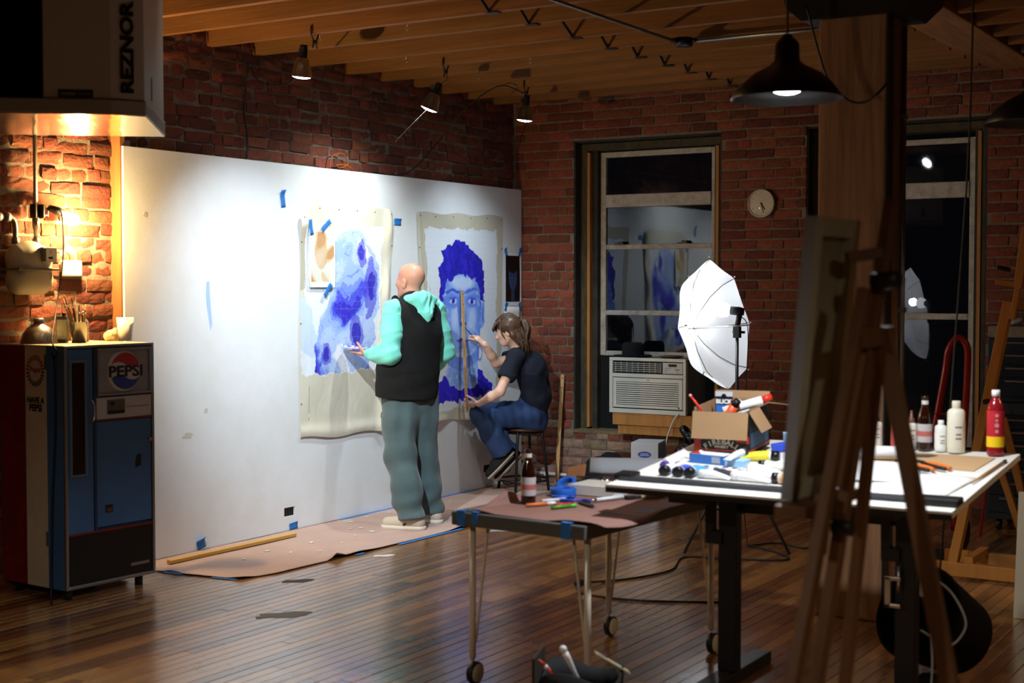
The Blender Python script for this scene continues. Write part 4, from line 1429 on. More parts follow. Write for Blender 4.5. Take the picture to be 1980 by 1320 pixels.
obj('paper', s.mesh(), mat('cream_paper', 'e3d2a4', .8), t)
t = thing('white_cup', 'tall white tapered cup on the vending machine by the wooden post', 'cup', (-6.07, 5.64, ZT))
obj('cup_wall', B().lathe([(.001, 0), (.034, 0), (.036, .004), (.048, .13), (.045, .128), (.034, .006), (.001, .006)], 24), mat('cup_white', 'cfcac0', .45), t)
obj('drain_hole', B().cyl((.0372, 0, .03), (.0385, 0, .03), .003, n=8), M_black, t)

# ================================================================== PEOPLE
M_skin = mat('skin', 'bf8a74', .5, sss=.15, var=(25, 'b87a62', .4))
M_skin2 = mat('skin_fair', 'dcb39d', .5, sss=.15, var=(25, 'c48f78', .4))


def V(*a):
    return np.array(a, float)


def nrm(v):
    v = np.array(v, float)
    return v / np.linalg.norm(v)


def head_sdf(s, C, fwd, up, sc=1., female=False):
    f = nrm(fwd)
    u = nrm(np.array(up) - f * np.dot(up, f))
    l = np.cross(u, f)
    Rm = np.stack([f, l, u], 1)
    q = lambda x, y, z: C + (Rm @ np.array([x, y, z])) * sc
    rot = Matrix([list(Rm[i]) for i in range(3)])
    E = lambda c, r, k=.02, mode='add': s.ell(q(*c), np.array(r) * sc, k, rot, mode)
    Cp = lambda a, b, r1, r2=None, k=.015, mode='add': s.cap(q(*a), q(*b), r1 * sc, (r1 if r2 is None else r2) * sc, k, None, mode)
    E((-.014, 0, .03), (.1, .078, .088))
    E((.03, 0, -.04), (.062, .06, .08), .03)
    E((.055, 0, -.1), (.028, .03, .024), .03)
    for y in (-1, 1):
        Cp((-.005, y * .05, -.062), (.05, y * .022, -.104), .022, .02, .02)
        Cp((.072, y * .018, .012), (.062, y * .046, .006), .014, .012, .012)
        E((.052, y * .042, -.03), (.03, .024, .024), .02)
        E((.098, y * .034, -.012), (.018, .02, .013), .008, 'sub')
        E((-.012, y * .08, -.022), (.024, .010, .034), .006)
        E((-.006, y * .09, -.018), (.013, .006, .02), .003, 'sub')
        Cp((.103, y * .011, -.045), (.1, y * .013, -.047), .008, None, .006)
    Cp((.084, 0, .002), (.110, 0, -.038), .009, .012, .012)
    Cp((.112, 0, -.04), (.100, 0, -.048), .0105, .008, .008)
    Cp((.082, -.018, -.068), (.082, .018, -.068), .0085, None, .008)
    Cp((.079, -.016, -.08), (.079, .016, -.08), .0085, None, .008)
    Cp((.09, -.02, -.074), (.09, .02, -.074), .0018, None, .004, 'sub')
    return q


def hand_sdf(s, W, f, n, t, curl=(.3, .5, .4), thumb=(.6, .7, .25), sc=1., spread=1.):
    """wrist W, finger direction f, palm normal n, thumb side t"""
    f, n, t = nrm(f), nrm(n), nrm(t)
    W = np.array(W, float)
    s.cap(W, W + f * .075 * sc, .030 * sc, .038 * sc, .012, (n, .42))
    for off, bl, ls in ((.029, .083, .95), (.010, .088, 1.05), (-.009, .085, 1.), (-.027, .076, .8)):
        p = W + f * bl * sc + t * off * sc * spread
        a = 0.
        r = .0088 * sc
        for sl, cu in zip((.043, .027, .021), curl):
            a += cu
            d = f * math.cos(a) + n * math.sin(a)
            p2 = p + d * sl * ls * sc
            s.cap(p, p2, r, r * .92, .004)
            p, r = p2, r * .92
    p = W + f * .018 * sc + t * .026 * sc
    d = nrm(f * thumb[0] + t * thumb[1] + n * thumb[2])
    p2 = p + d * .042 * sc
    s.cap(p, p2, .0125 * sc, .0105 * sc, .01)
    d2 = nrm(d * .8 + f * .35 + n * thumb[2] * .6)
    p3 = p2 + d2 * .034 * sc
    s.cap(p2, p3, .0105 * sc, .009 * sc, .004)
    s.cap(p3, p3 + d2 * .022 * sc, .009 * sc, .0075 * sc, .004)


def eyeball(parent, q, sc, iris):
    for y in (-1, 1):
        c = q(.0755, y * .033, -.012)
        obj('eye', B().sphere(tuple(c), .0115 * sc, 12, 8), mat('eye_white', 'e8e4de', .2), parent)
        obj('iris', B().sphere(tuple(q(.084, y * .034, -.012)), .0045 * sc, 10, 6), iris, parent)


# ------------------------------------------------ standing man (local: x forward, y to his left)
man = thing('person', 'standing person in black vest over mint hoodie, seen from behind, holding a palette', 'person', (-5.74, 7.94, 0), R(169), group='people painting')
HEAD = V(.03, .0, 1.673)
hf, hu = nrm((.99, .12, .08)), nrm((-.1, 0, 1))
LSH, RSH = V(-.005, .19, 1.46), V(-.02, -.19, 1.46)
LEL, LWR = V(-.05, .255, 1.17), V(.205, .215, 1.165)
REL, RWR = V(-.035, -.275, 1.17), V(.15, -.285, 1.03)
LHP, RHP = V(.025, .105, .93), V(.0, -.06, .93)
LKN, RKN = V(-.04, .16, .5), V(-.01, -.07, .5)
LAN, RAN = V(-.185, .195, .085), V(-.07, -.095, .085)
s = SDF((-.32, -.42, -.01), (.46, .42, 1.83), .0055)
mq = head_sdf(s, HEAD, hf, hu, 1.0)
s.cap((-.025, 0, 1.50), HEAD + V(-.015, 0, -.06), .066, .06, .03)
s.cap((-.03, 0, 1.0), (-.02, 0, 1.36), .155, .165, .05, ((1, 0, 0), .65))
s.cap((-.02, -.12, 1.42), (-.02, .12, 1.42), .085, .085, .06, ((1, 0, 0), .9))
s.cap((.015, .02, .93), (.0, .01, 1.0), .14, .15, .05, ((1, 0, 0), .75))
for sh, el, wr in ((LSH, LEL, LWR), (RSH, REL, RWR)):
    s.chain([sh, el, wr], [.052, .04, .028], .02)
for hp, kn, an in ((LHP, LKN, LAN), (RHP, RKN, RAN)):
    s.chain([hp, kn, an], [.085, .058, .042], .03)
    d = V(.9, .45, 0) if hp is LHP else V(1, .05, 0)
    s.cap(an + V(0, 0, -.03), an + nrm(d) * .15 + V(0, 0, -.05), .035, .028, .02)
hand_sdf(s, LWR, (.97, .05, .05), (0, 0, 1), (-.1, 1, .1), (.04, .1, .1), (.6, .3, .75))
hand_sdf(s, RWR, (.55, .1, -.85), (.3, .9, .2), (.9, -.1, .3), (.3, .5, .4))
obj('body', s.mesh('man_body'), M_skin, man)
eyeball(man, mq, 1., mat('iris_blue', '3a4c5a', .2))
# hoodie: sleeves, hem, hood
s = SDF((-.34, -.44, .78), (.42, .44, 1.64), .006)
for sh, el, wr in ((LSH, LEL, LWR), (RSH, REL, RWR)):
    mid = (el + wr) / 2
    s.chain([sh + V(0, 0, .01), (sh + el) / 2, el, mid, wr + (el - wr) * .04], [.073, .07, .064, .062, .042], .03)
    s.cap(wr + (el - wr) * .14, wr + (el - wr) * .02, .043, .04, .006)
s.cap((.03, .02, .98), (-.02, 0, 1.38), .175, .185, .05, ((1, 0, 0), .66))
s.cap((.035, .03, .86), (.03, .025, .98), .205, .2, .03, ((1, 0, 0), .72))
# hood: collar roll and draped back
ring = [V(.075 * math.cos(a) - .02, .085 * math.sin(a), 1.53 + .035 * math.cos(a + math.pi)) for a in np.linspace(.75, 2 * math.pi - .75, 14)]
s.chain(ring, [.03] * 14, .015)
s.cap((-.09, .085, 1.535), (-.15, .0, 1.44), .04, .022, .03).cap((-.09, -.085, 1.535), (-.15, .0, 1.44), .04, .022, .03).cap((-.1, 0, 1.54), (-.155, 0, 1.40), .05, .012, .03)
s.warp(lambda x, y, z: .0042 * nz(x, y, z, 34) + .002 * np.sin(95 * z + 22 * y + 30 * x) * (np.abs(y) > .17) * (z < 1.33) + .004 * np.sin(70 * (y * .7 + z) + 3 * np.sin(40 * y)) * (z > 1.45))
s.ell(HEAD + V(.0, 0, -.085), (.078, .074, .115), .01, None, 'sub')
s.plane((0, 0, .858), (.10, .03, -1), .004)
M_teal = mat('mint_hoodie', '72d4c0', .8, sheen=.2, bump=(300, .1))
hd_ = obj('hoodie', s.mesh('hoodie'), M_teal, man)
obj('sleeve_mark', B().box(-.012, .012, -.001, .001, -.003, .003), mat('logo_grey', '3b5a58', .6), hd_, tuple((LSH * .72 + LEL * .28) + V(.012, .071, 0)), (0, 0, 0))
s = SDF((-.27, -.33, .8), (.3, .33, 1.62), .006)
s.cap((.035, .035, .82), (.025, .025, 1.05), .24, .232, .04, ((1, 0, 0), .80))
s.cap((.025, .025, 1.05), (-.01, 0, 1.3), .232, .218, .05, ((1, 0, 0), .72))
s.cap((-.02, -.115, 1.43), (-.02, .115, 1.43), .1, .1, .05, ((1, 0, 0), .95))
s.cap((-.02, 0, 1.3), (-.02, 0, 1.45), .205, .16, .04, ((1, 0, 0), .66))
s.cap((.03, .07, 1.43), (.115, .06, 1.54), .05, .03, .02).cap((.03, -.07, 1.43), (.115, -.06, 1.54), .05, .03, .02)
s.warp(lambda x, y, z: .0035 * nz(x, y, z, 26, .6) + .003 * np.sin(48 * z + 12 * y) * (z < 1.05))
for sh, el in ((LSH, LEL), (RSH, REL)):
    o_ = np.sign(sh[1])
    s.cap(sh + V(.005, .035 * o_, .005), sh + V(-.01, .10 * o_, -.12), .078, .083, .008, None, 'sub')
    s.chain([sh + V(0, .02 * o_, -.02), el + V(0, .01 * o_, 0)], [.07, .066], .004, None, 'sub')
s.cap((.0, 0, 1.48), (.05, 0, 1.66), .064, .09, .01, None, 'sub')
s.cap((-.1, 0, 1.53), (-.165, 0, 1.43), .07, .03, .01, None, 'sub')
s.plane((0, 0, .868), (.07, .02, -1), .004)
vest = obj('vest', s.mesh('vest'), mat('black_fleece', '060607', .95, bump=(220, .2)), man)
# trousers
s = SDF((-.3, -.36, .02), (.26, .36, 1.0), .006)
s.cap((.02, .025, .84), (.025, .025, .93), .195, .19, .03, ((1, 0, 0), .74))
for hp, kn, an in ((LHP, LKN, LAN), (RHP, RKN, RAN)):
    s.chain([hp + V(0, 0, -.02), hp * .5 + kn * .5, kn, kn * .45 + an * .55, an + V(.01, 0, .0)], [.118, .112, .1, .096, .09], .03, ((1, .2, 0), 1.1))
s.warp(lambda x, y, z: .007 * nz(x, y, z * .5, 22, 1.1) + .010 * np.sin(38 * z + 14 * y + 9 * x + 2 * np.sin(9 * y)) * np.exp(-((z - .14) / .1) ** 2) + .005 * np.sin(26 * (z + .9 * x - .5 * y) + 2) * np.exp(-((z - .45) / .16) ** 2) + .005 * np.sin(48 * (y + .4 * x) + 9 * z) * np.clip((z - .5) * 6, 0, 1))
s.plane((0, 0, .05), (-.12, 0, -1), .006)
s.plane((0, 0, .935), (0, 0, 1), .006)
for an in (LAN, RAN):
    s.cap(an + V(.012, 0, -.09), an + V(.012, 0, .0), .066, .058, .004, None, 'sub')
trs = obj('trousers', s.mesh('trousers'), mat('grey_green_cotton', '47595b', .9, var=(5, '34484c', .5), sheen=.2, bump=(260, .2)), man)
obj('pocket_seam', B().tube(curve_pts([(.13, .12, .82), (.11, .19, .77), (.07, .228, .735), (.0, .235, .73)], 5), .003, 6), mat('seam_dark', '2a3a3d', .9), trs)
# shoes
for an, d in ((LAN, nrm((.89, .447, 0))), (RAN, nrm((1, .05, 0)))):
    lft = np.cross((0, 0, 1), d)
    base = V(an[0], an[1], 0)
    sh = SDF(base - .24, base + V(.26, .24, .16), .005)
    sh.chain([base - d * .055 + V(0, 0, .05), base + d * .06 + V(0, 0, .045), base + d * .165 + V(0, 0, .036)], [.045, .047, .042], .02, (lft, .95))
    sh.cap(base + V(0, 0, .06), base + d * .01 + V(0, 0, .1), .046, .04, .02)
    sh.cap(base + V(0, 0, .09), base + V(0, 0, .16), .036, .045, .004, None, 'sub')
    sh.plane((0, 0, .018), (0, 0, -1), .003)
    so = obj('shoe', sh.mesh('shoe'), mat('tan_canvas_shoe', 'b9aa98', .85, bump=(300, .2)), man)
    sl = SDF(base - .24, base + V(.26, .24, .06), .005)
    sl.chain([base - d * .06 + V(0, 0, .014), base + d * .06 + V(0, 0, .014), base + d * .17 + V(0, 0, .014)], [.046, .049, .044], .02)
    sl.plane((0, 0, .026), (0, 0, 1), .003).plane((0, 0, .0), (0, 0, -1), .003)
    obj('sole', sl.mesh('sole'), mat('sole_white', 'cfc8bc', .7), so)
    a = base + d * .06 + lft * .0
    for k in range(3):
        c = base + d * (.055 + .028 * k) + V(0, 0, .092 - .007 * k)
        obj('lace', B().tube([tuple(c - lft * .022 + V(0, 0, -.006)), tuple(c), tuple(c + lft * .022 + V(0, 0, -.006))], .003, 6), mat('lace', 'd8d0c4', .8), so)
    c = base + d * .03 + lft * .0472 + V(0, 0, .04)
    obj('shoe_mark', B().box(-.012, .012, -.0015, .0015, -.006, .006), M_letter, so, tuple(c), (0, .5, math.atan2(d[1], d[0])))

# palette in the man's hand: world placement
MW = Matrix.Translation((-5.74, 7.94, 0)) @ Matrix.Rotation(R(169), 4, 'Z')
pc = MW @ Vector((.355, .215, 1.207))
pal = thing('paint_palette', 'flat pale palette with blue paint dabs held by the standing person', 'palette', pc, R(169), rot=(R(2), R(-3), R(169)))
obj('tray', B().prism([(.093 * math.cos(a) * (1 + .06 * math.sin(2 * a)), .08 * math.sin(a)) for a in [2 * math.pi * k / 28 for k in range(28)]], -.004, .004), mat('palette_grey', 'b8bcc2', .5), pal, bev=.002)
for k in range(8):
    a = k * .8
    obj('paint_dab', B().sphere((.062 * math.cos(a) + .012, .05 * math.sin(a), .005), .010 + .004 * (k % 3), 10, 6, (1, .8, .35)), mat('dab_%d' % (k % 3), ('2a22c0', 'dfe4ee', '4a62d8')[k % 3], .3), pal)

# ------------------------------------------------ seated painter on the stool (world coordinates, base at the stool)
O = V(-5.93, 9.71, 0)
wm = thing('person', 'seated person in navy T-shirt and jeans with brown tied-back hair, marking the portrait canvas', 'person', tuple(O), group='people painting')
w_ = lambda *a: V(*a) - O
Hd = w_(-5.962, 9.525, 1.285)
whf, whu = nrm((-.93, -.34, -.22)), nrm((-.15, -.05, 1))
PEL, LUM, THO, NEK = w_(-5.875, 9.75, .61), w_(-5.83, 9.745, .76), w_(-5.845, 9.69, .96), w_(-5.905, 9.62, 1.12)
tl = nrm((.32, -.95, 0))          # torso left
tf = nrm((-.95, -.32, 0))
wLSH, wRSH = w_(-5.87, 9.485, 1.075), w_(-5.965, 9.765, 1.075)
wLEL, wLWR = w_(-5.895, 9.30, .815), w_(-6.075, 9.272, .715)
wREL, wRWR = w_(-6.115, 9.585, 1.02), w_(-6.125, 9.435, 1.175)
wLHP, wRHP = w_(-5.845, 9.665, .605), w_(-5.93, 9.825, .605)
wLKN, wRKN = w_(-6.122, 9.365, .63), w_(-6.128, 9.47, .605)
wLAN, wRAN = w_(-5.985, 9.50, .30), w_(-5.97, 9.59, .278)
ft = nrm((-.62, -.28, -.72))       # both feet hang toes-down
s = SDF(O * 0 + V(-.36, -.5, .0), V(.3, .28, 1.45), .0055)
wq = head_sdf(s, Hd, whf, whu, .93, True)
s.cap(NEK, Hd + V(.02, .01, -.06), .05, .048, .025)
s.chain([PEL, LUM, THO, NEK + V(0, 0, -.05)], [.15, .125, .14, .1], .05, (tf, .68))
s.cap(wLSH, wRSH, .05, .05, .04)
for a, b_, c in ((wLSH, wLEL, wLWR), (wRSH, wREL, wRWR)):
    s.chain([a, b_, b_ * .6 + c * .4, c], [.046, .037, .036, .024], .02)
for a, b_, c in ((wLHP, wLKN, wLAN), (wRHP, wRKN, wRAN)):
    s.chain([a, b_, c], [.085, .056, .038], .03)
    s.cap(c, c + ft * .13 - V(-.64, -.3, .70) * .03, .033, .024, .02)
hand_sdf(s, wLWR, (-.97, .2, -.12), (-.1, .35, .93), (-.2, -.5, .85), (.15, .35, .3), (.55, .75, .0), .92)
hand_sdf(s, wRWR, (-.55, -.52, .65), (-.55, .25, -.75), (-.4, -.75, .5), (.55, .8, .7), (.7, .4, .5), .92)
s.cap((0, 0, .42), (.001, 0, .42), .19, .19, .01, ((0, 0, 1), .53), 'sub')
obj('body', s.mesh('woman_body'), M_skin2, wm)
eyeball(wm, wq, .93, mat('iris_brown', '3b2a1c', .2))
# T-shirt
s = SDF(V(-.3, -.42, .5), V(.3, .25, 1.25), .006)
s.chain([PEL + V(0, 0, .03), LUM, THO, NEK + V(.01, 0, -.05)], [.165, .15, .16, .105], .05, (tf, .74))
s.cap(wLSH, wRSH, .064, .064, .05)
for a, b_ in ((wLSH, wLEL), (wRSH, wREL)):
    e = a * .42 + b_ * .58
    s.cap(a, e, .068, .07, .03)
s.warp(lambda x, y, z: .0045 * nz(x, y, z, 30, .3) + .004 * np.sin(42 * (z + .8 * y) + 10 * x) * (z < .95))
for a, b_ in ((wLSH, wLEL), (wRSH, wREL)):
    d = nrm(b_ - a)
    e = a * .42 + b_ * .58
    s.cap(e + d * .075, e + d * .2, .08, .08, .004, None, 'sub')
    s.cap(e + d * .04, e + d * .1, .052, .055, .004, None, 'sub')
s.cap(NEK + V(-.005, 0, .0), NEK + V(-.03, -.01, .1), .056, .075, .006, None, 'sub')
s.plane(tuple(PEL + V(0, 0, .0)), (-.05, 0, -1), .006)
obj('t_shirt', s.mesh('t_shirt'), mat('navy_jersey', '0c1122', .9, bump=(280, .15)), wm)
# jeans
s = SDF(V(-.36, -.48, .12), V(.3, .3, .8), .006)
s.cap(PEL + V(0, 0, -.03), PEL + V(.0, 0, .05), .165, .155, .04, (tf, .8))
s.chain([wLHP, (wLHP + wLKN) / 2, wLKN], [.11, .1, .082], .03)
s.chain([wRHP, (wRHP + wRKN) / 2, wRKN], [.11, .1, .082], .03)
s.chain([wLKN, (wLKN + wLAN) / 2, wLAN + nrm(wLAN - wLKN) * -.03], [.08, .088, .09], .02)
s.chain([wRKN, (wRKN + wRAN) / 2, wRAN + nrm(wRAN - wRKN) * -.04], [.08, .085, .082], .012)
s.warp(lambda x, y, z: .0045 * nz(x, y, z, 26, 2.) + .004 * np.sin(60 * (x + y) + 18 * z) * np.exp(-((z - .6) / .08) ** 2))
for kn, an in ((wLKN, wLAN), (wRKN, wRAN)):
    d = nrm(an - kn)
    s.cap(an + d * .065, an + d * .2, .115, .13, .004, None, 'sub')
    s.cap(an - d * .03, an + d * .1, .062, .07, .004, None, 'sub')
for rr_ in (.0, .06, .11):
    for k_ in range(10):
        a_ = k_ * math.pi / 5
        c_ = (rr_ * math.cos(a_), rr_ * math.sin(a_), .44)
        s.cap(c_, (c_[0] + .001, c_[1], .44), .064, .064, .004, None, 'sub')
jn = obj('jeans', s.mesh('jeans'), mat('indigo_denim', '1f3358', .9, var=(7, '2f4a78', .55), bump=(320, .25)), wm)
M_st = mat('denim_stitch', '4a6494', .8)
side = tl * .0
for off in (0.0, .02):
    pts = [wLHP * (1 - k) + wLKN * k + tl * (.108 - .025 * k) + V(0, 0, .02 + off) for k in (.1, .3, .5, .7)]
    obj('stitching', B().tube([tuple(p) for p in pts], .002, 5), M_st, jn)
hl = wLAN + nrm(wLAN - wLKN) * -.05
# canvas high-top shoes
for an, nm in ((wLAN, 1), (wRAN, 2)):
    upn = V(-.64, -.3, .70)            # instep side faces the panel
    upn = nrm(upn - ft * np.dot(upn, ft))
    lat = np.cross(ft, upn)
    heel, ball, toe = an - ft * .03 - upn * .022, an + ft * .1 - upn * .022, an + ft * .185 - upn * .024
    lo = np.minimum.reduce([heel, toe]) - .14
    hi = np.maximum.reduce([heel, toe]) + .14
    sh = SDF(lo, hi, .005)
    sh.chain([heel, ball, toe], [.046, .048, .041], .02, (upn, .95))
    sh.chain([an - ft * .0, an + nrm(an - (wLKN if nm == 1 else wRKN)) * -.06], [.048, .046], .02)
    sh.cap(an + ft * .02 + upn * .015, an + ft * .11 + upn * .005, .04, .034, .02)
    u_ = obj('sneaker', sh.mesh('sneaker'), mat('black_canvas', '0c0c0f', .85, bump=(300, .2)), wm)
    sl = SDF(lo, hi, .005)
    sl.chain([heel - upn * .022, ball - upn * .024, toe - upn * .02], [.046, .05, .044], .02, (upn, .35))
    sl.cap(toe - upn * .005, toe + ft * .008 - upn * .01, .036, .034, .01)
    obj('rubber_sole', sl.mesh('rubber_sole'), mat('rubber_cream', 'a79c88', .7), u_)
    c = heel * .6 + ball * .4 - upn * .038
    obj('outsole', B().add([tuple(c + ft * a + lat * b_ - upn * o) for o in (0, .004) for a, b_ in ((-.07, -.03), (-.07, .03), (.13, .042), (.15, .0), (.13, -.042))], [(0, 1, 2, 3, 4), (9, 8, 7, 6, 5)] + [(i, 5 + i, 5 + (i + 1) % 5, (i + 1) % 5) for i in range(5)]), mat('outsole_brown', '5a4f42', .8), u_)
    for k in range(6):
        c = an + ft * (.02 + .018 * k) + upn * (.055 - .004 * k)
        obj('lace', B().tube([tuple(c - lat * .022 - upn * .008), tuple(c), tuple(c + lat * .022 - upn * .008)], .0028, 5), mat('lace_white', 'c9c4b8', .8), u_)
    # round ankle patch with a star, on the side that faces into the room
    sd = lat if np.dot(lat, (.5, -.85, 0)) > 0 else -lat
    pc_ = an + sd * .0485 + V(0, 0, .012)
    Mp = frame(tuple(pc_), tuple(nrm(np.cross((0, 0, 1), sd))), (0, 0, 1))
    obj('ankle_patch', B().lathe([(.001, .003), (.022, .002), (.024, 0), (.024, -.006)], 24, Mp), mat('patch_white', 'c8c6c2', .6), u_)
    star = [((.013 if k % 2 == 0 else .0052) * math.cos(math.pi / 2 + k * math.pi / 5), (.013 if k % 2 == 0 else .0052) * math.sin(math.pi / 2 + k * math.pi / 5)) for k in range(10)]
    obj('patch_star', B().prism(star, .0028, .0036, 'z', Mp), M_letter, u_)
# hair: close cap plus many tapering locks swept to the tie and falling loose
s = SDF(Hd - .2, Hd + V(.2, .2, .2), .005)
q = wq
s.ell(q(-.02, 0, .04), (.1, .097, .085), .02)
for y in (-1, 1):
    s.chain([q(-.03, y * .07, .04), q(-.05, y * .072, -.05), q(-.08, y * .055, -.13)], [.03, .026, .014], .015)
s.chain([q(-.09, 0, .03), q(-.105, 0, -.06), q(-.105, 0, -.15)], [.05, .045, .02], .02, (tuple(whf), .6))
M_hair = mat('brown_hair', '38261b', .42, var=(40, '73553d', .75, (4, 4, .5)))
hr = obj('hair', s.mesh('hair'), M_hair, wm)
hrn = random.Random(12)
lk = B()


def lock(pts, r0=.005, jit=.006, n=5):
    pp = [np.array(p) + np.array([hrn.uniform(-jit, jit) for _ in range(3)]) for p in pts]
    cp_ = curve_pts([tuple(p) for p in pp], 5)
    m = len(cp_) - 1
    lk.tube(cp_, [r0 * (.75 + .5 * math.sin(math.pi * min(1, k / m * 1.1 + .1))) * (1 if k < m * .75 else max(.12, (m - k) / (m * .25))) for k in range(m + 1)], n)


tie = (-.118, 0, .06)
for k in range(64):                                   # top and sides drawn back to the tie
    y = hrn.uniform(-.088, .088)
    z0 = .125 - 7.5 * y * y
    x0 = .075 - 3.2 * y * y + hrn.uniform(-.03, .012)
    lock([q(x0, y, z0 - .03), q(x0 - .05, y * .98, z0 + .012), q(-.055, y * .82, .13 - 5.5 * y * y), q(-.1, y * .4, .088 - 2 * y * y), q(*tie)], .0045, .005)
for k in range(46):                                   # fringe over the brow
    y = hrn.uniform(-.075, .075)
    lock([q(.035, y * .9, .118 - 5 * y * y), q(.085, y * 1.02, .085 - 4 * y * y), q(.112, y * 1.08, .04 - 2 * y * y), q(.108, y * 1.1, .012 + hrn.uniform(-.012, .012))], .004, .005)
for k in range(60):                                   # tied bunch
    a = hrn.uniform(-1, 1)
    b_ = hrn.uniform(0, 1)
    lock([q(*tie), q(-.146 - .022 * b_, a * .03, .045), q(-.166 - .016 * b_, a * .055, -.02), q(-.152 - .01 * b_, a * .066, -.09), q(-.128 - .02 * b_, a * .07, -.16 - .05 * hrn.random())], .0058, .009)
for k in range(80):                                   # loose lengths to the shoulder
    s_ = hrn.choice((-1, 1))
    a = hrn.uniform(.1, 1)
    y = s_ * a * .088
    x = -.02 - .085 * (1 - a) - hrn.uniform(0, .03)
    lock([q(x, y, .06), q(x - .012, y * 1.06, -.01), q(x - .035, y * 1.0, -.08), q(x - .055 + .015 * math.sin(k), y * .85, -.15), q(x - .05, y * .8, -.2 - .03 * hrn.random())], .0052, .008)
for k in range(16):                                   # strands in front of the ears
    y = hrn.choice((-1, 1)) * hrn.uniform(.074, .088)
    lock([q(.03, y * .85, .09), q(.045, y * 1.03, .03), q(.035, y * 1.06, -.03), q(.025, y, -.06 - .02 * hrn.random())], .0032, .005)
lo_ = obj('hair_locks', lk, M_hair, hr)
lo_['kind'] = 'stuff'
obj('hair_tie', B().tube([tuple(q(-.112 + .0 * a, .022 * math.cos(a), .062 + .022 * math.sin(a))) for a in np.linspace(0, 2 * math.pi, 14)[:-1]], .007, 8, closed=True), M_black, hr)

# ------------------------------------------------ stool
st = thing('stool', 'low dark metal stool with round wooden seat under the seated person', 'stool', tuple(O), R(59.1))
obj('seat', B().lathe([(.001, .478), (.155, .478), (.168, .484), (.17, .495), (.165, .503), (.001, .505)], 36), mat('stool_wood', '3a1f14', .4), st)
for a, b_ in ((1, 1), (1, -1), (-1, 1), (-1, -1)):
    obj('leg', B().tube([(a * .105, b_ * .105, .478), (a * .112, b_ * .112, .44), (a * .15, b_ * .15, 0)], .0125, 8), M_black, st)
obj('seat_frame', B().tube([(.125 * math.cos(k * math.pi / 12), .125 * math.sin(k * math.pi / 12), .466) for k in range(24)], .012, 8, closed=True), M_black, st)
obj('foot_ring', B().tube([(.197 * math.cos(k * math.pi / 14), .197 * math.sin(k * math.pi / 14), .085) for k in range(28)], .009, 8, closed=True), M_black, st)

# ------------------------------------------------ yardsticks and pencil
M_yard = mat('yardstick_wood', 'c9a06a', .55, var=(6, 'b3854c', .5, (6, 6, .6)))


def yardstick(top, bot, wdir, label, cat='ruler'):
    top, bot = Vector(top), Vector(bot)
    t = thing('yardstick', label, cat, bot)
    x = Vector(wdir).normalized()
    z = (top - bot).normalized()
    n = z.cross(x).normalized()
    x = n.cross(z)
    L = (top - bot).length
    Mx = Matrix(((x.x, n.x, z.x, 0), (x.y, n.y, z.y, 0), (x.z, n.z, z.z, 0), (0, 0, 0, 1)))
    obj('stick', B().box(-.016, .016, -.003, .003, 0, L, Mx), M_yard, t)
    g = B()
    for k in range(1, 72):
        zz = L * k / 72
        w = .012 if k % 2 == 0 else .007
        g.box(-.016, -.016 + w, -.0034, -.003, zz - .0006, zz + .0006, Mx).box(-.016, -.016 + w, .003, .0034, zz - .0006, zz + .0006, Mx)
    obj('markings', g, M_letter, t)['kind'] = 'stuff'
    for zz in (.03, L - .03, L - .11):
        obj('print_dot', B().cyl(Mx @ Vector((.004, -.0036, zz)), Mx @ Vector((.004, .0036, zz)), .006, n=10), mat('print_brown', '5b4026', .6), t)
    return t


yardstick((-6.236, 9.283, 1.60), (-6.165, 9.245, .65), (0, 1, 0), 'wooden yardstick held against the blue portrait by the seated person')
yardstick((-5.836, 10.175, .905), (-5.85, 10.10, .001), (1, 0, 0), 'wooden yardstick leaning on the brick wall behind the stool')
tip = Vector(tuple(O + wRWR + nrm((-.55, -.52, .65)) * .085)) + Vector((-.012, -.02, -.005))
p = thing('pencil', 'dark pencil in the raised hand of the seated person', 'pencil', tip)
obj('shaft', B().tube([(.03, .045, -.05), (-.05, -.06, .09)], .0035, 8), M_black, p)
obj('point', B().tube([(-.05, -.06, .09), (-.057, -.068, .1)], [.0033, .0006], 8), mat('pencil_wood', 'c8a878', .6), p)

# ================================================================== PAINTING CORNER: FLOOR PAPER, UMBRELLA LIGHT, WINDOW UNIT, CLOCK
M_kraft = mat('kraft_paper', 'b3968a', .8, var=(3, '9c8074', .5), bump=(40, .08))
pts_out = [(-5.985, 5.79), (-5.80, 5.80), (-5.62, 5.83), (-5.42, 5.865), (-5.36, 6.1), (-5.345, 6.6), (-5.335, 7.1), (-5.325, 7.6), (-5.315, 8.0), (-5.29, 8.4), (-5.25, 8.9), (-5.2, 9.4), (-5.15, 9.9), (-5.15, 10.15)]


def kraft(u, v):
    k = v * (len(pts_out) - 1)
    i = min(int(k), len(pts_out) - 2)
    f = k - i
    ox, oy = pts_out[i][0] * (1 - f) + pts_out[i + 1][0] * f, pts_out[i][1] * (1 - f) + pts_out[i + 1][1] * f
    iy = 5.80 + (10.18 - 5.80) * min(1, max(0, (oy - 5.79) / (10.15 - 5.79)))
    x = (PX + .004) * (1 - u) + ox * u
    y = iy * (1 - u) + oy * u
    e = max(0, (u - .9) / .1)
    z = .0025 + e * (.006 + .012 * max(0, math.sin(v * 34)) ** 3) + .0012 * math.sin(9 * x + 7 * y)
    if abs(y - 6.62) < .09:                       # lifted flap in the edge
        z += max(0, u - .85) * .22 * math.exp(-((y - 6.62) / .05) ** 2)
    return (x, y, max(z, .0015))


kp = obj('floor_paper', B().grid(kraft, 24, 150), M_kraft, solid=.0008)
tag(kp, 'pinkish brown kraft paper taped along the floor below the white panel', 'paper')
FT = 'blue tape along the floor paper'


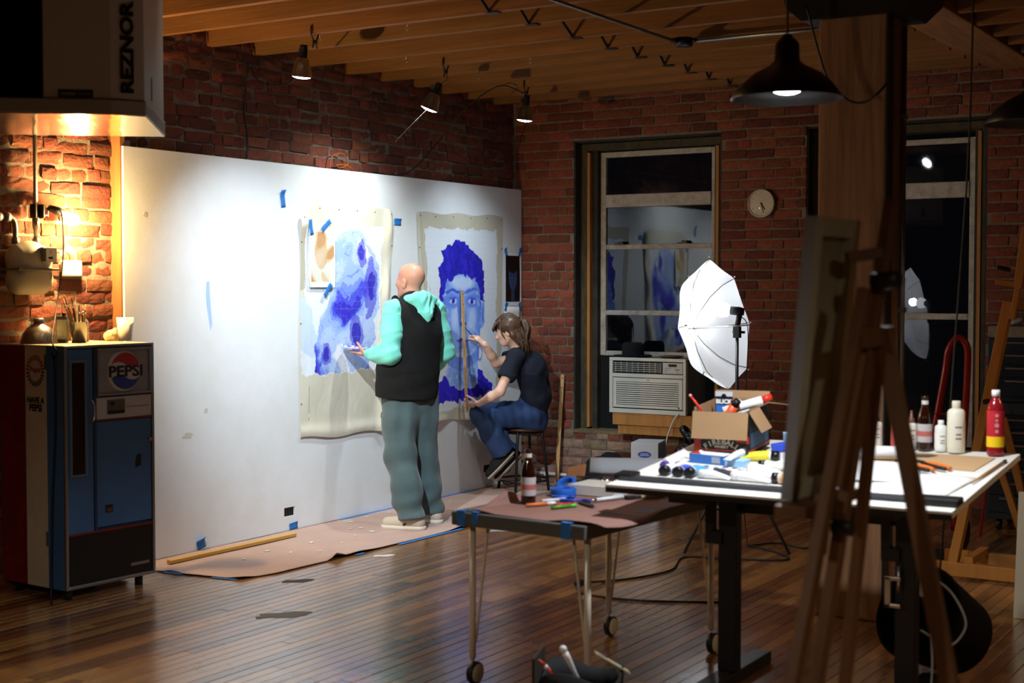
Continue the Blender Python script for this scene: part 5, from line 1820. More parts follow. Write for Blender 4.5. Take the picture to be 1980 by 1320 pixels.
def floor_tape(pts, w, label, z=.0055):
    g = B()
    for (x0, y0), (x1, y1) in zip(pts, pts[1:]):
        g.bar((x0, y0, z), (x1, y1, z), w, .0006)
    return tag(obj('masking_tape', g, M_tape), label, 'tape', FT)


floor_tape([(-5.93, 5.785), (-5.80, 5.795)], .03, 'short blue tape at the paper corner by the vending machine')
floor_tape([(-5.60, 5.825), (-5.44, 5.852)], .026, 'blue tape across the near end of the floor paper', .004)
floor_tape([(-5.335, 6.78), (-5.33, 6.86)], .026, 'tiny bit of blue tape beside the lifted flap of floor paper', .004)
floor_tape([(-5.318, 7.2), (-5.308, 7.9)], .028, 'long blue tape on the paper edge near the standing person', .004)
floor_tape([(-5.30, 8.1), (-5.22, 9.0), (-5.17, 9.6)], .028, 'long blue tape on the paper edge behind the small table', .004)
floor_tape([(PX + .02, 7.75), (PX + .018, 8.6), (PX + .018, 9.5)], .024, 'long blue tape where the floor paper meets the panel behind the standing person', .004)
l = thing('wooden_lath', 'straight wooden lath lying on the floor paper', 'lath', (-6.075, 5.965, .006))
obj('strip', B().bar((0, 0, .012), (.012, 1.10, .012), .04, .02), mat('lath_pine', 'c69a50', .7, var=(5, 'a87a34', .5, (6, .5, 6))), l, bev=.002)
M_chip = mat('paint_chip', 'd9d4cc', .7)
cr = random.Random(5)
for k in range(26):
    y = cr.uniform(6.2, 9.2)
    x = cr.uniform(PX + .1, -5.45)
    n = cr.randint(4, 6)
    r_ = cr.uniform(.006, .022)
    g = B().prism([(r_ * cr.uniform(.6, 1.2) * math.cos(2 * math.pi * i / n), r_ * cr.uniform(.4, 1.6) * math.sin(2 * math.pi * i / n)) for i in range(n)], 0, .001)
    tag(obj('paint_chip', g, M_chip, loc=(x, y, .006), rot=(0, 0, cr.random() * 3)), 'white paint chip on the brown floor paper', 'paint chip', 'paint chips on the floor paper')
for x, y, sx, sy, c, lb in ((-5.18, 6.86, .07, .03, 'd8d0c4', 'smear of white paint on the boards beside the paper'), (-5.14, 6.02, .09, .035, '0b0a0a', 'torn black tape scrap on the boards'), (-4.66, 5.35, .14, .06, '4f4a3c', 'grey patch of dried glue on the boards'), (-5.05, 8.0, .09, .045, '9a9490', 'pale round paint spot on the boards')):
    n = 14
    g = B().prism([(sx * (1 + .35 * math.sin(i * 2.7)) * math.cos(2 * math.pi * i / n), sy * (1 + .3 * math.sin(i * 4.1)) * math.sin(2 * math.pi * i / n)) for i in range(n)], 0, .0008)
    tag(obj('floor_stain', g, mat('stain_' + c, c, .6), loc=(x, y, .0008), rot=(0, 0, .9)), lb, 'stain')

# ------------------------------------------------ photo umbrella on its stand
um = thing('umbrella_light', 'white photo umbrella lamp on a black tripod stand in front of the brick', 'light stand', (-3.49, 8.27, 0))
N_ = Vector((.981, -.076, .17)).normalized()         # opening faces into the room, apex at the panel
uc = Vector((-3.60, 8.245, 1.395)) - Vector((-3.49, 8.27, 0))
q_ = N_.to_track_quat('Z', 'Y').to_matrix().to_4x4()
Mu = Matrix.Translation(uc) @ q_
Ru, Du = .41, .20
vs, fs = [], []
nr, ns = 10, 64


def umb(a, t):
    """8-panel canopy: ribs at full radius, fabric drawn in between"""
    rib = (a / (math.pi / 4)) % 1
    s_ = 1 - .085 * math.sin(math.pi * rib) * t
    r_ = Ru * math.sin(t * math.pi / 2 * .93) / math.sin(math.pi / 2 * .93) * s_
    return Vector((r_ * math.cos(a), r_ * math.sin(a), -Du * math.cos(t * math.pi / 2) * (1 - .1 * math.sin(math.pi * rib))))


g = B()
g.grid(lambda u, v: Mu @ umb(u * 2 * math.pi, max(v, .02)), ns, nr)
obj('canopy', g, mat('umbrella_white', 'f4f7fb', .6, transl=.6), um)
for k in range(8):
    a = k * math.pi / 4
    obj('rib', B().tube([Mu @ (umb(a, t) + Vector((0, 0, .004))) for t in (.04, .25, .5, .75, 1.0)] + [Mu @ (umb(a, 1.0) * 1.035)], .0022, 5), mat('rib_grey', '3c3e42', .4, .6), um)
    obj('rib_tip', B().sphere(Mu @ (umb(a, 1.0) * 1.04), .006, 8, 6), mat('tip_white', 'e6e6e6', .5), um)
sh0, sh1 = uc - N_ * Du, uc + N_ * .33
sh1.z -= .05
obj('shaft', B().tube([sh0, sh1], .004, 8), M_alu, um)
base_h = Vector((0, 0, 1.38))
obj('tilt_bracket', B().box(-.02, .02, -.02, .02, 1.31, 1.38).cyl((0, 0, 1.38), (.012, .01, 1.46), .018, n=10).cyl((-.03, 0, 1.345), (.05, .0, 1.345), .008, n=8), M_socket, um)
sk0, sk1 = Vector((.01, .01, 1.475)), uc + N_ * .0 + Vector((.02, 0, .09))
obj('lamp_socket', B().tube([sk0 + (sk0 - sk1).normalized() * .03, sk0, sk0 * .45 + sk1 * .55], [.022, .028, .026], 14), mat('socket_blue_black', '141a24', .4), um)
b0 = sk0 * .45 + sk1 * .55
bd = (sk1 - sk0).normalized()
obj('bulb', B().tube([b0, b0 + bd * .015, b0 + bd * .055, b0 + bd * .075], [.028, .042, .05, .035], 20), mat('cfl_bulb', 'ffffff', .4, emit=('f4f9ff', 3)), um)
bw_ = Vector((-3.49, 8.27, 0)) + b0 + bd * .13
light('umbrella_lamp_light', 'POINT', bw_, 12, (.92, .96, 1), shadow_soft_size=.035)
obj('pole', B().tube([(0, 0, .12), (0, 0, 1.32)], .011, 10), M_black, um)
obj('inner_pole', B().cyl((0, 0, 1.29), (0, 0, 1.33), .008, n=10), M_alu, um)
for fx, fy in ((-.16, -.42), (.40, -.12), (-.2, .46)):
    obj('leg', B().tube([(0, 0, .62), (fx, fy, .01)], .009, 8), M_black, um)
    obj('brace', B().tube([(0, 0, .2), (fx * .55, fy * .55, .275)], .006, 6), M_black, um)
obj('collar', B().cyl((0, 0, .59), (0, 0, .65), .02, n=10).cyl((0, 0, .18), (0, 0, .22), .018, n=10), M_black, um)
obj('flex', B().tube(curve_pts([(.02, .02, 1.44), (.06, .03, 1.35), (.05, .02, .9), (.04, .03, .3), (.05, .06, .02)], 8), .003, 6), M_cord, um)

# ------------------------------------------------ window air conditioner
ac = thing('air_conditioner', 'cream window air conditioner with louvred front below the sash', 'air conditioner', (-5.0, 10.05, .627))
M_ac = mat('ac_cream', 'c4c2b6', .5)
M_acd = mat('ac_dark', '0d0d0d', .6)
obj('case', B().box(-.33, .33, .03, .42, .005, .437), mat('ac_grey', '6f7070', .5), ac, bev=.006)
acf = B()
for a, b_, c, d in ((-.335, .335, .0, .035), (-.335, .335, .415, .44), (-.335, -.305, .035, .415), (.31, .335, .035, .415), (-.305, .31, .285, .315)):
    acf.box(a, b_, 0, .035, c, d)
obj('front_frame', acf, M_ac, ac, bev=.003)
obj('back_plate', B().box(-.305, .31, .024, .03, .035, .415), M_acd, ac)
pnl = obj('intake_panel', B().box(-.302, .307, .014, .02, .045, .282), M_acd, ac)
for a, b_, c, d in ((-.30, .305, .045, .065), (-.30, .305, .25, .28), (-.30, -.27, .065, .25), (.275, .305, .065, .25)):
    obj('panel_border', B().box(a, b_, .0, .016, c, d), M_ac, pnl)
for k in range(11):
    z = .07 + k * .0165
    obj('slat', B().box(-.268, .273, .002, .016, z, z + .0105), M_ac, pnl)
vt = obj('air_outlet', B().box(-.29, .12, .016, .022, .325, .405), M_acd, ac)
for k in range(9):
    x = -.285 + k * .05
    obj('vane', B().box(x, x + .006, .006, .018, .325, .405), mat('vane_grey', '8d8c84', .5), vt)
for k in range(5):
    z = .332 + k * .0155
    obj('louvre', B().box(-.29, .12, .002, .012, z, z + .005), mat('vane_grey2', 'a5a49b', .5), vt)
cpn = obj('control_panel', B().box(.135, .305, .004, .02, .322, .408), mat('control_grey', 'b4b3a9', .45), ac)
obj('display', B().box(.185, .255, .002, .004, .378, .398), M_acd, cpn)
for x, z in ((.16, .365), (.18, .365), (.2, .365), (.16, .35), (.18, .35), (.25, .355), (.27, .355), (.26, .335), (.16, .335)):
    obj('button', B().box(x - .006, x + .006, .002, .004, z - .003, z + .003), M_acd if z == .355 else mat('button_grey', '7d7c75', .5), cpn)
text('maker_mark', 'LG', .016, mat('mark_grey', '5a5a58', .5), ac, frame((.01, -.0008, .266), (1, 0, 0), (0, 0, 1)), .0004, .0005)
obj('corner_badge', B().box(.27, .282, -.0006, 0, .052, .064), M_acd, ac)
for k, (a, b_, c, d, y0, y1) in enumerate(((-5.31, -4.62, .53, .625, 10.06, 10.3), (-5.27, -4.62, .457, .528, 10.075, 10.3))):
    t = tag(obj('wood_block', B().box(a, b_, y0, y1, c, d), M_pine, bev=.003), ('upper', 'lower')[k] + ' length of lumber wedged under the air conditioner', 'lumber', 'lumber under the air conditioner')
cable('power_cable', [(-4.72, 10.043, .645), (-4.76, 10.01, .57), (-4.8, 9.98, .4), (-4.78, 9.99, .2), (-4.74, 10.0, .02)], .006, mat('white_cord', 'c8c4b8', .5), 'white mains cable hanging from the air conditioner')
hat = thing('hat', 'black brimmed hat on top of the air conditioner in front of the pane', 'hat', (-5.22, 10.24, 1.066))
obj('brim', B().lathe([(.001, .006), (.15, .004), (.155, .01), (.15, .014), (.09, .012)], 28), mat('felt_black', '050506', .95), hat)
obj('crown', B().lathe([(.09, .01), (.088, .09), (.07, .115), (.03, .105), (.001, .1)], 24), MATS['felt_black'], hat)
t = thing('saucer', 'small brown dish on top of the air conditioner', 'dish', (-4.86, 10.2, 1.066))
obj('dish', B().lathe([(.001, .0), (.06, .0), (.1, .014), (.102, .017), (.06, .006), (.001, .005)], 24), mat('dish_brown', '7a5638', .4), t)
# ------------------------------------------------ wall clock
ck = thing('wall_clock', 'round pale-faced wall clock on the brick between the windows', 'clock', (-4.108, BY - .014, 2.26))
Mk = frame((0, 0, 0), (1, 0, 0), (0, 0, 1))
obj('case', B().lathe([(.001, 0), (.108, 0), (.108, .03), (.1, .036), (.096, .03)], 40, Mk), mat('clock_rim', 'b9b2a2', .35), ck)
obj('face', B().lathe([(.001, .026), (.097, .026)], 40, Mk), mat('clock_face', 'cfc6ae', .45), ck)
for h_ in range(12):
    a = h_ * math.pi / 6
    text('numeral', str(12 if h_ == 0 else h_), .017, mat('numeral_grey', '8a8270', .5), ck, frame((.08 * math.sin(a), -.0268, .08 * math.cos(a)), (1, 0, 0), (0, 0, 1)), .0002)
for a, L, w in ((R(147), .058, .006), (R(165), .075, .004)):
    obj('hand', B().bar((0, -.029, 0), (L * math.sin(a), -.029, L * math.cos(a)), w, .001, (0, 1, 0)), M_letter, ck)
obj('hub', B().cyl((0, -.0265, 0), (0, -.031, 0), .006, n=12), M_letter, ck)
obj('lens', B().lathe([(.001, .037), (.06, .0355), (.097, .031)], 40, Mk), mat('clock_glass', 'ffffff', .02, trans=1., ior=1.3), ck)
# ------------------------------------------------ boxes and bag by the brick below the window
for k, (z0, z1, lb) in enumerate(((.0, .225, 'lower white carton with blue oval mark by the brick wall'), (.226, .455, 'upper white carton with blue oval mark stacked by the brick wall'))):
    t = thing('carton', lb, 'box', (-4.82, 9.72, z0), R(14), group='white cartons stacked by the wall')
    obj('carton_body', B().box(-.105, .105, -.14, .14, 0, z1 - z0), mat('carton_white', 'b9bcc4', .7), t, bev=.003)
    obj('carton_side_print', B().box(.105, .1058, -.12, .12, .02, z1 - z0 - .02), mat('carton_blue', '8fa2c0', .7), t)
    obj('oval_mark', B().prism([(.052 * math.cos(a), .14 + .024 * math.sin(a)) for a in [2 * math.pi * i / 20 for i in range(20)]], -.1412, -.14, 'y'), mat('oval_blue', '32489a', .5), t)
    obj('oval_text', B().box(-.03, .03, -.1418, -.1412, .142, .148).box(-.035, .035, -.1418, -.1412, .131, .137), mat('oval_text', 'aab4dc', .5), t)
    obj('carton_text', B().box(-.05, -.02, -.1412, -.14, .055, .07).box(-.015, .045, -.1412, -.14, .057, .068), mat('carton_grey', '8a8f99', .6), t)
bag = thing('black_bag', 'black plastic bag slumped beside the white cartons', 'bag', (-4.58, 9.90, 0))
s = SDF((-.2, -.2, 0), (.2, .2, .6), .008)
s.cap((0, 0, .12), (0, 0, .32), .13, .11, .05).cap((0, 0, .35), (.02, 0, .47), .06, .05, .05).cap((.0, 0, .45), (-.04, .02, .53), .03, .035, .03).cap((.02, 0, .45), (.06, -.02, .52), .03, .03, .03)
s.warp(lambda x, y, z: .012 * nz(x, y, z, 30) + .006 * np.abs(np.sin(45 * x + 30 * z)))
s.plane((0, 0, .003), (0, 0, -1))
obj('bag_film', s.mesh(), mat('bag_black', '060607', .3), bag)
bag = thing('black_bag', 'black cloth heap against the brick wall near the leaning yardstick', 'bag', (-5.35, 10.0, 0))
s = SDF((-.25, -.2, 0), (.25, .2, .4), .008)
s.ell((0, 0, .1), (.2, .14, .18), .03).ell((.06, 0, .22), (.1, .08, .09), .04)
s.warp(lambda x, y, z: .014 * nz(x, y, z, 26, 2.))
s.plane((0, 0, .003), (0, 0, -1))
obj('cloth', s.mesh(), mat('cloth_black', '08080a', .9), bag)

# ================================================================== SMALL TABLE WITH KRAFT PAPER
M_cream_tube = mat('table_tube_cream', 'd8d0bc', .4)
T1 = Matrix.Translation((-3.25, 4.78, 0)) @ Matrix.Rotation(R(-4), 4, 'Z')
t1 = thing('work_table', 'small grey-edged table on cream tube legs and casters, covered in brown paper', 'table', (-3.25, 4.78, 0), R(-4))
TW, TL_, TZ = .645, 1.14, .715
obj('table_top', B().box(0, TW, -.02, TL_, TZ - .055, TZ), mat('table_grey', '5a5a58', .45), t1, bev=.004)
for k, (x, y) in enumerate(((.055, .05), (TW - .03, .05), (.08, 1.06), (TW - .03, 1.06))):
    lg = obj('leg', B().tube([(x, y, .105), (x, y, TZ - .04)], .0135, 12), M_cream_tube, t1)
    obj('caster_stem', B().cyl((x, y, .06), (x, y, .11), .007, n=8), M_steel, lg)
    obj('caster_wheel', B().lathe([(.001, -.016), (.04, -.016), (.046, -.011), (.046, .011), (.04, .016), (.001, .016)], 24, frame((x + .012, y, .047), (0, 1, 0), (0, 0, 1))), mat('caster_black', '111112', .5), lg)
    obj('caster_cover', B().lathe([(.001, .0185), (.034, .0185), (.038, .016)], 24, frame((x + .012, y, .047), (0, 1, 0), (0, 0, 1))), M_cream_tube, lg)
    dx = .075 if x < .3 else -.075
    obj('strut', B().tube([(x + dx, y + .01, TZ - .04), (x + dx * .12, y + .01, .17)], .0055, 8), M_cream_tube, t1)


def paper_top(u, v):
    x = .03 + u * (TW + .0)
    y = .0 + v * (TL_ + .02)
    z = TZ + .0025
    if u > .86:
        k = (u - .86) / .14
        x += .07 * k * (.7 + .3 * math.sin(v * 9))
        z += .002 * k - .07 * max(0, k - .55) ** 2 * max(0, math.sin(v * 7 + .6))
    if v < .08:
        z += .012 * (1 - v / .08) * max(0, math.sin(u * 8 + 1.))
    if u < .08 and v > .0:
        z += .05 * (1 - u / .08) ** 2 * math.exp(-((v - .24) / .1) ** 2)
        x += .03 * (1 - u / .08)
    return (x, y, z + .001 * math.sin(11 * x + 13 * y))


kt = obj('table_paper', B().grid(paper_top, 36, 44), mat('kraft_paper_red', '8c665c', .8, var=(4, '76534a', .5), bump=(40, .1)), None, (-3.25, 4.78, 0), (0, 0, R(-4)), solid=.0008)
tag(kt, 'reddish brown paper covering the small caster table, curling at the edges', 'paper')


def on_t1(name, label, cat, u, v, ang=0, group=None, z=TZ + .0055, rot=None):
    M = T1 @ Matrix.Translation((u, v, z)) @ (rot or Matrix.Identity(4)) @ Matrix.Rotation(R(ang), 4, 'Z')
    t = thing(name, label, cat, M.translation, group=group, rot=M.to_euler())
    return t


for k, (u, v, w, h, a, lb) in enumerate(((.05, -.0215, .04, .06, 0, 'corner'), (.12, -.0215, .028, .045, 0, 'front edge'), (.56, -.0215, .045, .06, 0, 'front edge near the free corner'))):
    g = B().box(-w / 2, w / 2, -.0012, 0, -h, .003).box(-w / 2, w / 2, -.001, .03, .003, .0045)
    t = obj('masking_tape', g, M_tape)
    t.matrix_world = T1 @ Matrix.Translation((u, v, TZ + .003))
    tag(t, 'blue tape holding the brown table paper at the %s' % lb, 'tape', 'blue tape on the small table')
t = on_t1('masking_tape', 'blue tape strip across the free edge of the brown table paper', 'tape', .655, .42, 65, 'blue tape on the small table', TZ + .004)
obj('strip', B().box(-.05, .05, -.013, .013, 0, .001), M_tape, t)


def bottle_prof(h, r, neck_r, sh, neck_h):
    return [(.001, 0), (r * .9, 0), (r, .006), (r, sh), (r * .92, sh + .02), (neck_r * 1.25, sh + .055), (neck_r, sh + .075), (neck_r, h - .014), (neck_r + .002, h - .012), (neck_r + .002, h), (.001, h)]


M_amber = mat('amber_glass', '2a1006', .06, coat=.3, trans=.35)


def beer(t, mark):
    obj('glass', B().lathe(bottle_prof(.228, .031, .0135, .125, .06), 24), M_amber, t)
    lb = obj('label', B().lathe([(.0314, .035), (.0316, .04), (.0316, .108), (.0314, .112)], 24), mat('beer_label', 'b4aeb0', .5), t)
    obj('label_print', B().lathe([(.0318, .06), (.0318, .082)], 24), mat('beer_print', 'b06058', .5), lb)
    obj('foil', B().lathe([(.0142, .172), (.0146, .175), (.0146, .208), (.0142, .21)], 18), mat('foil_white', 'c4bfb8', .4), t)
    if mark:
        text('label_mark', mark, .018, mat('beer_text', '8c3a30', .5), lb, frame((0, -.0325, .072), (1, 0, 0), (0, 0, 1)), .0004, .0006)


t = on_t1('beer_bottle', 'brown beer bottle with white label standing on the small paper-covered table', 'bottle', .154, .306, 20)
beer(t, None)
t = on_t1('tape_roll', 'roll of blue masking tape lying beside the beer bottle', 'tape roll', .155, .565)
obj('roll', B().lathe([(.04, 0), (.056, 0), (.057, .002), (.057, .034), (.056, .036), (.04, .036), (.039, .034), (.039, .002), (.04, 0)], 32), mat('roll_blue', '1f5fc4', .5), t)
t = on_t1('tape_roll', 'second roll of blue tape leaning behind the first on the small table', 'tape roll', .065, .735, rot=Matrix.Rotation(R(25), 4, 'X'), z=TZ + .022)
obj('roll', B().lathe([(.03, 0), (.044, 0), (.045, .002), (.045, .024), (.044, .026), (.03, .026), (.029, .024), (.029, .002), (.03, 0)], 28), MATS['roll_blue'], t)
t = on_t1('box_lid', 'shallow white carton lid on the small paper-covered table', 'box', .245, .735, 4)
g = B()
for a, b_, c, d in ((-.115, .115, -.095, -.09), (-.115, .115, .09, .095), (-.115, -.11, -.09, .09), (.11, .115, -.09, .09)):
    g.box(a, b_, c, d, 0, .042)
g.box(-.11, .11, -.09, .09, .036, .042)
obj('lid', g, mat('carton_lid', 'c9c4bd', .7), t)
MK = 'markers on the small table'
for u, v, a, L, c, c2, lb in ((.235, .28, 64, .14, 'd8773a', 'e8e2d8', 'orange and white marker lying by the beer bottle'), (.215, .405, 66, .12, 'cfd6e4', '9cb4e0', 'pale blue marker on the small table'), (.325, .335, 68, .12, 'b8241c', '8a1a16', 'red marker on the small table'), (.35, .285, 70, .13, '3f8f2c', '57b53c', 'green marker at the front of the small table'), (.30, .445, 28, .13, '1d3fae', '122a80', 'dark blue marker on the small table'), (.20, .50, 25, .1, '2c58c8', '2448a8', 'blue marker behind the coloured ones')):
    t = on_t1('marker', lb, 'marker', u, v, a, MK, TZ + .0055 + .0075)
    obj('barrel', B().tube([(-L / 2, 0, 0), (L * .2, 0, 0)], .0072, 10), mat('mk_' + c, c, .4), t)
    obj('marker_cap', B().tube([(L * .2, 0, 0), (L * .45, 0, 0), (L / 2, 0, 0)], [.0078, .0074, .005], 10), mat('mk_' + c2, c2, .4), t)
t = on_t1('utility_knife', 'dark craft knife on the small table', 'knife', .40, .385, -30)
obj('grip', B().box(-.07, .04, -.009, .009, 0, .012), M_dark_steel, t, bev=.003)
obj('blade', B().prism([(.04, -.006), (.075, .004), (.04, .006)], .005, .006), M_steel, t)
t = on_t1('correction_pen', 'white pen with metal tip near the free edge of the small table', 'pen', .385, .57, 72)
obj('barrel', B().tube([(-.07, 0, .009), (.08, 0, .009)], .008, 10), mat('pen_white', 'd8dade', .4), t)
obj('tip', B().tube([(-.1, 0, .009), (-.085, 0, .009), (-.07, 0, .009)], [.004, .007, .008], 10), M_alu, t)
obj('clip', B().bar((.02, 0, .019), (.09, .008, .02), .005, .003), MATS['pen_white'], t)
t = on_t1('flat_brush', 'wide flat paint brush with pale wooden handle at the edge of the small table', 'brush', .47, .73, 62)
obj('handle', B().box(-.03, .1, -.016, .016, 0, .014), mat('brush_beech', 'a99a6c', .6), t, bev=.004)
obj('ferrule', B().box(-.055, -.03, -.019, .019, .0, .014), M_alu, t)
obj('bristles', B().box(-.1, -.055, -.019, .019, .002, .012), mat('bristle_dark', '16100c', .9), t)
t = on_t1('paper_roll', 'big loose grey paper roll with blue tape on the small table', 'paper roll', .19, 1.03, 28)
spir = [(.055 + .0016 * k * .35) for k in range(40)]
g = B()
g.grid(lambda u, v: (-.16 + .36 * v, (.05 + .018 * u) * math.cos(u * 9.5) * 1.1, .062 + (.05 + .012 * u) * math.sin(u * 9.5)), 60, 6)
obj('sheet', g, mat('roll_grey', '8d8f94', .7), t, solid=.0008)
obj('tape_band', B().lathe([(.0605, -.012), (.061, .012)], 24, frame((-.15, 0, .062), (0, 1, 0), (0, 0, 1))), M_tape, t)
t = on_t1('cardboard_scrap', 'curled brown cardboard scrap with blue tape behind the beer bottle', 'cardboard', .005, .885, 20)
obj('card', B().grid(lambda u, v: (-.045 + .09 * u, -.02 + .06 * v, .003 + .07 * v * v + .02 * u), 8, 6), mat('card_brown', '8a5836', .8), t, solid=.003)
obj('tape_piece', B().box(.005, .035, .015, .035, .045, .046), M_tape, t)
t = on_t1('spray_can', 'dark spray can with metal end lying behind the carton lid', 'can', .12, .87, 20, z=TZ + .0055 + .025)
obj('can_body', B().tube([(-.08, 0, 0), (.04, 0, 0)], .025, 18), M_black, t)
obj('can_end', B().tube([(.04, 0, 0), (.075, 0, 0)], [.024, .022], 18), mat('can_end', 'b8b4aa', .3, 1.), t)

# ================================================================== DRAFTING TABLE
BM = Matrix.Translation((-2.63, 4.93, .85)) @ Matrix.Rotation(R(.8), 4, 'Z') @ Matrix.Rotation(R(4.5), 4, 'X')
BW, BD = 1.34, 1.12
dt = thing('drafting_table', 'large white-topped drafting table on black steel legs', 'table', (-2.63, 4.93, 0), R(.8))
BL_ = Matrix.Translation((0, 0, .85)) @ Matrix.Rotation(R(4.5), 4, 'X')
M_lam = mat('white_laminate', 'e4e2da', .4)
obj('board', B().box(0, BW, 0, BD, -.024, 0, BL_), M_lam, dt)
obj('edge_band', B().box(-.001, BW + .001, -.004, 0, -.03, -.006, BL_).box(-.004, 0, 0, BD, -.03, -.006, BL_), M_black, dt)
obj('front_edge', B().box(0, BW, -.006, -.004, -.008, .001, BL_), M_lam, dt)
bar = obj('parallel_bar', B().box(.015, BW - .03, .085, .135, .004, .016, BL_), mat('bar_grey', '34363b', .4), dt, bev=.003)
obj('bar_end', B().box(BW - .17, BW + .01, .06, .135, .003, .028, BL_), M_black, bar, bev=.006)
obj('bar_end', B().box(-.012, .07, .09, .17, .003, .026, BL_), M_black, bar, bev=.006)
legs = ((.33, .47), (1.06, .47))
for k, (x, y) in enumerate(legs):
    obj('leg', B().box(x - .04, x + .04, y - .03, y + .03, .05, .82), M_black, dt, bev=.004)
    obj('foot', B().box(x - .04, x + .04, y - .38, y + .38, 0, .05), M_black, dt, bev=.006)
    obj('tilt_arm', B().bar((x - .075, y - .03, .86), (x - .075, y - .02, .58), .035, .04, (0, 1, 0)).bar((x - .09, y - .02, .60), (x - .02, y - .02, .60), .05, .05), M_black, dt)
    obj('board_rail', B().box(x - .10, x + .06, .08, BD - .1, -.07, -.031, BL_), M_black, dt)
    obj('clamp_knob', B().cyl((x - .13, y - .05, .80), (x - .09, y - .05, .80), .022, n=12), M_black, dt)
obj('cross_beam', B().box(.33, 1.06, .50, .53, .70, .76), M_black, dt)


def on_b(name, label, cat, u, v, ang=0, group=None, z=0., rot=None):
    M = BM @ Matrix.Translation((u, v, z)) @ Matrix.Rotation(R(ang), 4, 'Z') @ (rot or Matrix.Identity(4))
    return thing(name, label, cat, M.translation, group=group, rot=M.to_euler())


# cardboard carton with its load
bx = on_b('cardboard_box', 'open printed liquor carton full of art supplies on the drafting table', 'box', .06, .72, 3)
M_card = mat('cardboard', 'a88560', .8, var=(5, '8f6f4c', .4))
M_cardb = mat('carton_black', '191313', .6)
CW, CD, CH = .25, .275, .185
g = B()
for a, b_, c, d in ((0, CW, 0, .004), (0, CW, CD - .004, CD), (0, .004, 0, CD), (CW - .004, CW, 0, CD)):
    g.box(a, b_, c, d, 0, CH)
g.box(0, CW, 0, CD, 0, .004)
obj('carton_walls', g, M_cardb, bx)
obj('front_flap', B().bar((CW / 2, -.004, CH), (CW / 2, -.03, CH - .115), CW, .003, (0, 1, 0)), M_card, bx)
obj('side_flap', B().bar((CW, CD * .27, CH + .002), (CW + .055, CD * .27, CH - .085), CD * .5, .003, (1, 0, 0)), M_card, bx)
obj('side_flap', B().bar((CW - .01, CD + .0, CH + .004), (CW + .02, CD + .11, CH - .02), .12, .003, (0, 0, 1)), M_card, bx)
obj('back_flap', B().bar((CW / 2, CD, CH), (CW / 2, CD + .02, CH + .05), CW, .003, (0, 1, 0)), M_card, bx)
obj('inner_wall', B().box(.004, .006, .004, CD - .004, .06, CH + .015).box(.004, CW - .004, CD - .006, CD - .004, .06, CH + .02), M_card, bx)
for pr in ([(0, .02), (.035, .02), (.028, .05), (.045, .08), (0, .08)], [(.2, .08), (.19, .055), (CW, .05), (CW, .08)]):
    obj('red_print', B().prism(pr, -.001, 0, 'y'), mat('print_red', '9c2a20', .6), bx)
obj('stripe', B().box(0, CW, -.0012, 0, .014, .02), mat('stripe_red', 'b03a28', .6), bx)
obj('stripe', B().box(CW, CW + .0012, 0, CD, .014, .02), MATS['stripe_red'], bx)
obj('side_print', B().box(CW, CW + .001, .02, CD - .02, .028, .09), mat('print_blue', '2c4f68', .6), bx)
word = 'FIREBALL'
for k, ch in enumerate(word):
    a = (k - (len(word) - 1) / 2) * .185
    text('letter', ch, .034, mat('print_cream', 'c9bfae', .6), bx, frame((CW / 2 + .115 * math.sin(a), -.0016, -.06 + .115 * math.cos(a)), (math.cos(a), 0, -math.sin(a)), (math.sin(a), 0, math.cos(a))), .0004, .0008)
text('lettering', 'WHISKY', .017, MATS['print_cream'], bx, frame((CW / 2, -.0016, .032), (1, 0, 0), (0, 0, 1)), .0004, .0005)
BX = BM @ Matrix.Translation((.06, .72, 0)) @ Matrix.Rotation(R(3), 4, 'Z')


def in_box(name, label, cat, x, y, z, rot=None, group='supplies in the liquor carton'):
    M = BX @ Matrix.Translation((x, y, z)) @ (rot or Matrix.Identity(4))
    return thing(name, label, cat, M.translation, group=group, rot=M.to_euler())


t = in_box('blister_pack', 'black and blue hanging blister pack standing in the liquor carton', 'package', .085, .14, .05, Matrix.Rotation(R(-6), 4, 'X'))
obj('card', B().box(-.04, .04, 0, .003, 0, .20), M_black, t)
obj('header', B().box(-.04, .04, -.001, 0, .178, .20), mat('pack_white', 'c8ccd4', .5), t)
obj('hang_hole', B().cyl((0, -.0015, .178), (0, 0, .178), .012, n=12), M_black, t)
obj('blue_band', B().box(-.036, .036, -.001, 0, .03, .14), mat('pack_blue', '2f6fd0', .5), t)
obj('blister', B().box(-.03, .03, -.014, -.001, .03, .095), mat('pack_clear', 'd6dcea', .2), t, bev=.005)
text('pack_text', 'BLICK', .026, mat('pack_text', 'f0f0f0', .5), t, frame((0, -.0016, .155), (1, 0, 0), (0, 0, 1)), .0003, .0012, 1.05)
t = in_box('paint_tube', 'orange paint tube with black cap leaning in the liquor carton', 'paint tube', .15, .074, .185, Matrix.Rotation(R(35), 4, 'Y'))
obj('tube_body', B().tube([(0, 0, -.195), (0, 0, -.05), (0, 0, .02)], [.012, .016, .021], 16), mat('orange_plastic', 'e0542c', .4), t)
obj('tube_cap', B().tube([(0, 0, .02), (0, 0, .05)], [.019, .016], 14), M_black, t)
t = in_box('rolled_paper', 'white roll of paper lying across the top of the liquor carton', 'paper roll', .19, .135, .196, Matrix.Rotation(R(28), 4, 'Z') @ Matrix.Rotation(R(-14), 4, 'Y'))
obj('roll', B().tube([(-.1, 0, 0), (.075, 0, 0)], .02, 16), mat('bright_paper', 'f2f0ee', .7), t)
obj('red_end', B().tube([(.075, 0, 0), (.12, 0, .004)], [.019, .014], 12), mat('red_plastic', 'd0301f', .4), t)
t = in_box('red_brush', 'red-handled brush poking out over the side of the liquor carton', 'brush', .03, .03, .18, Matrix.Rotation(R(-38), 4, 'Y'))
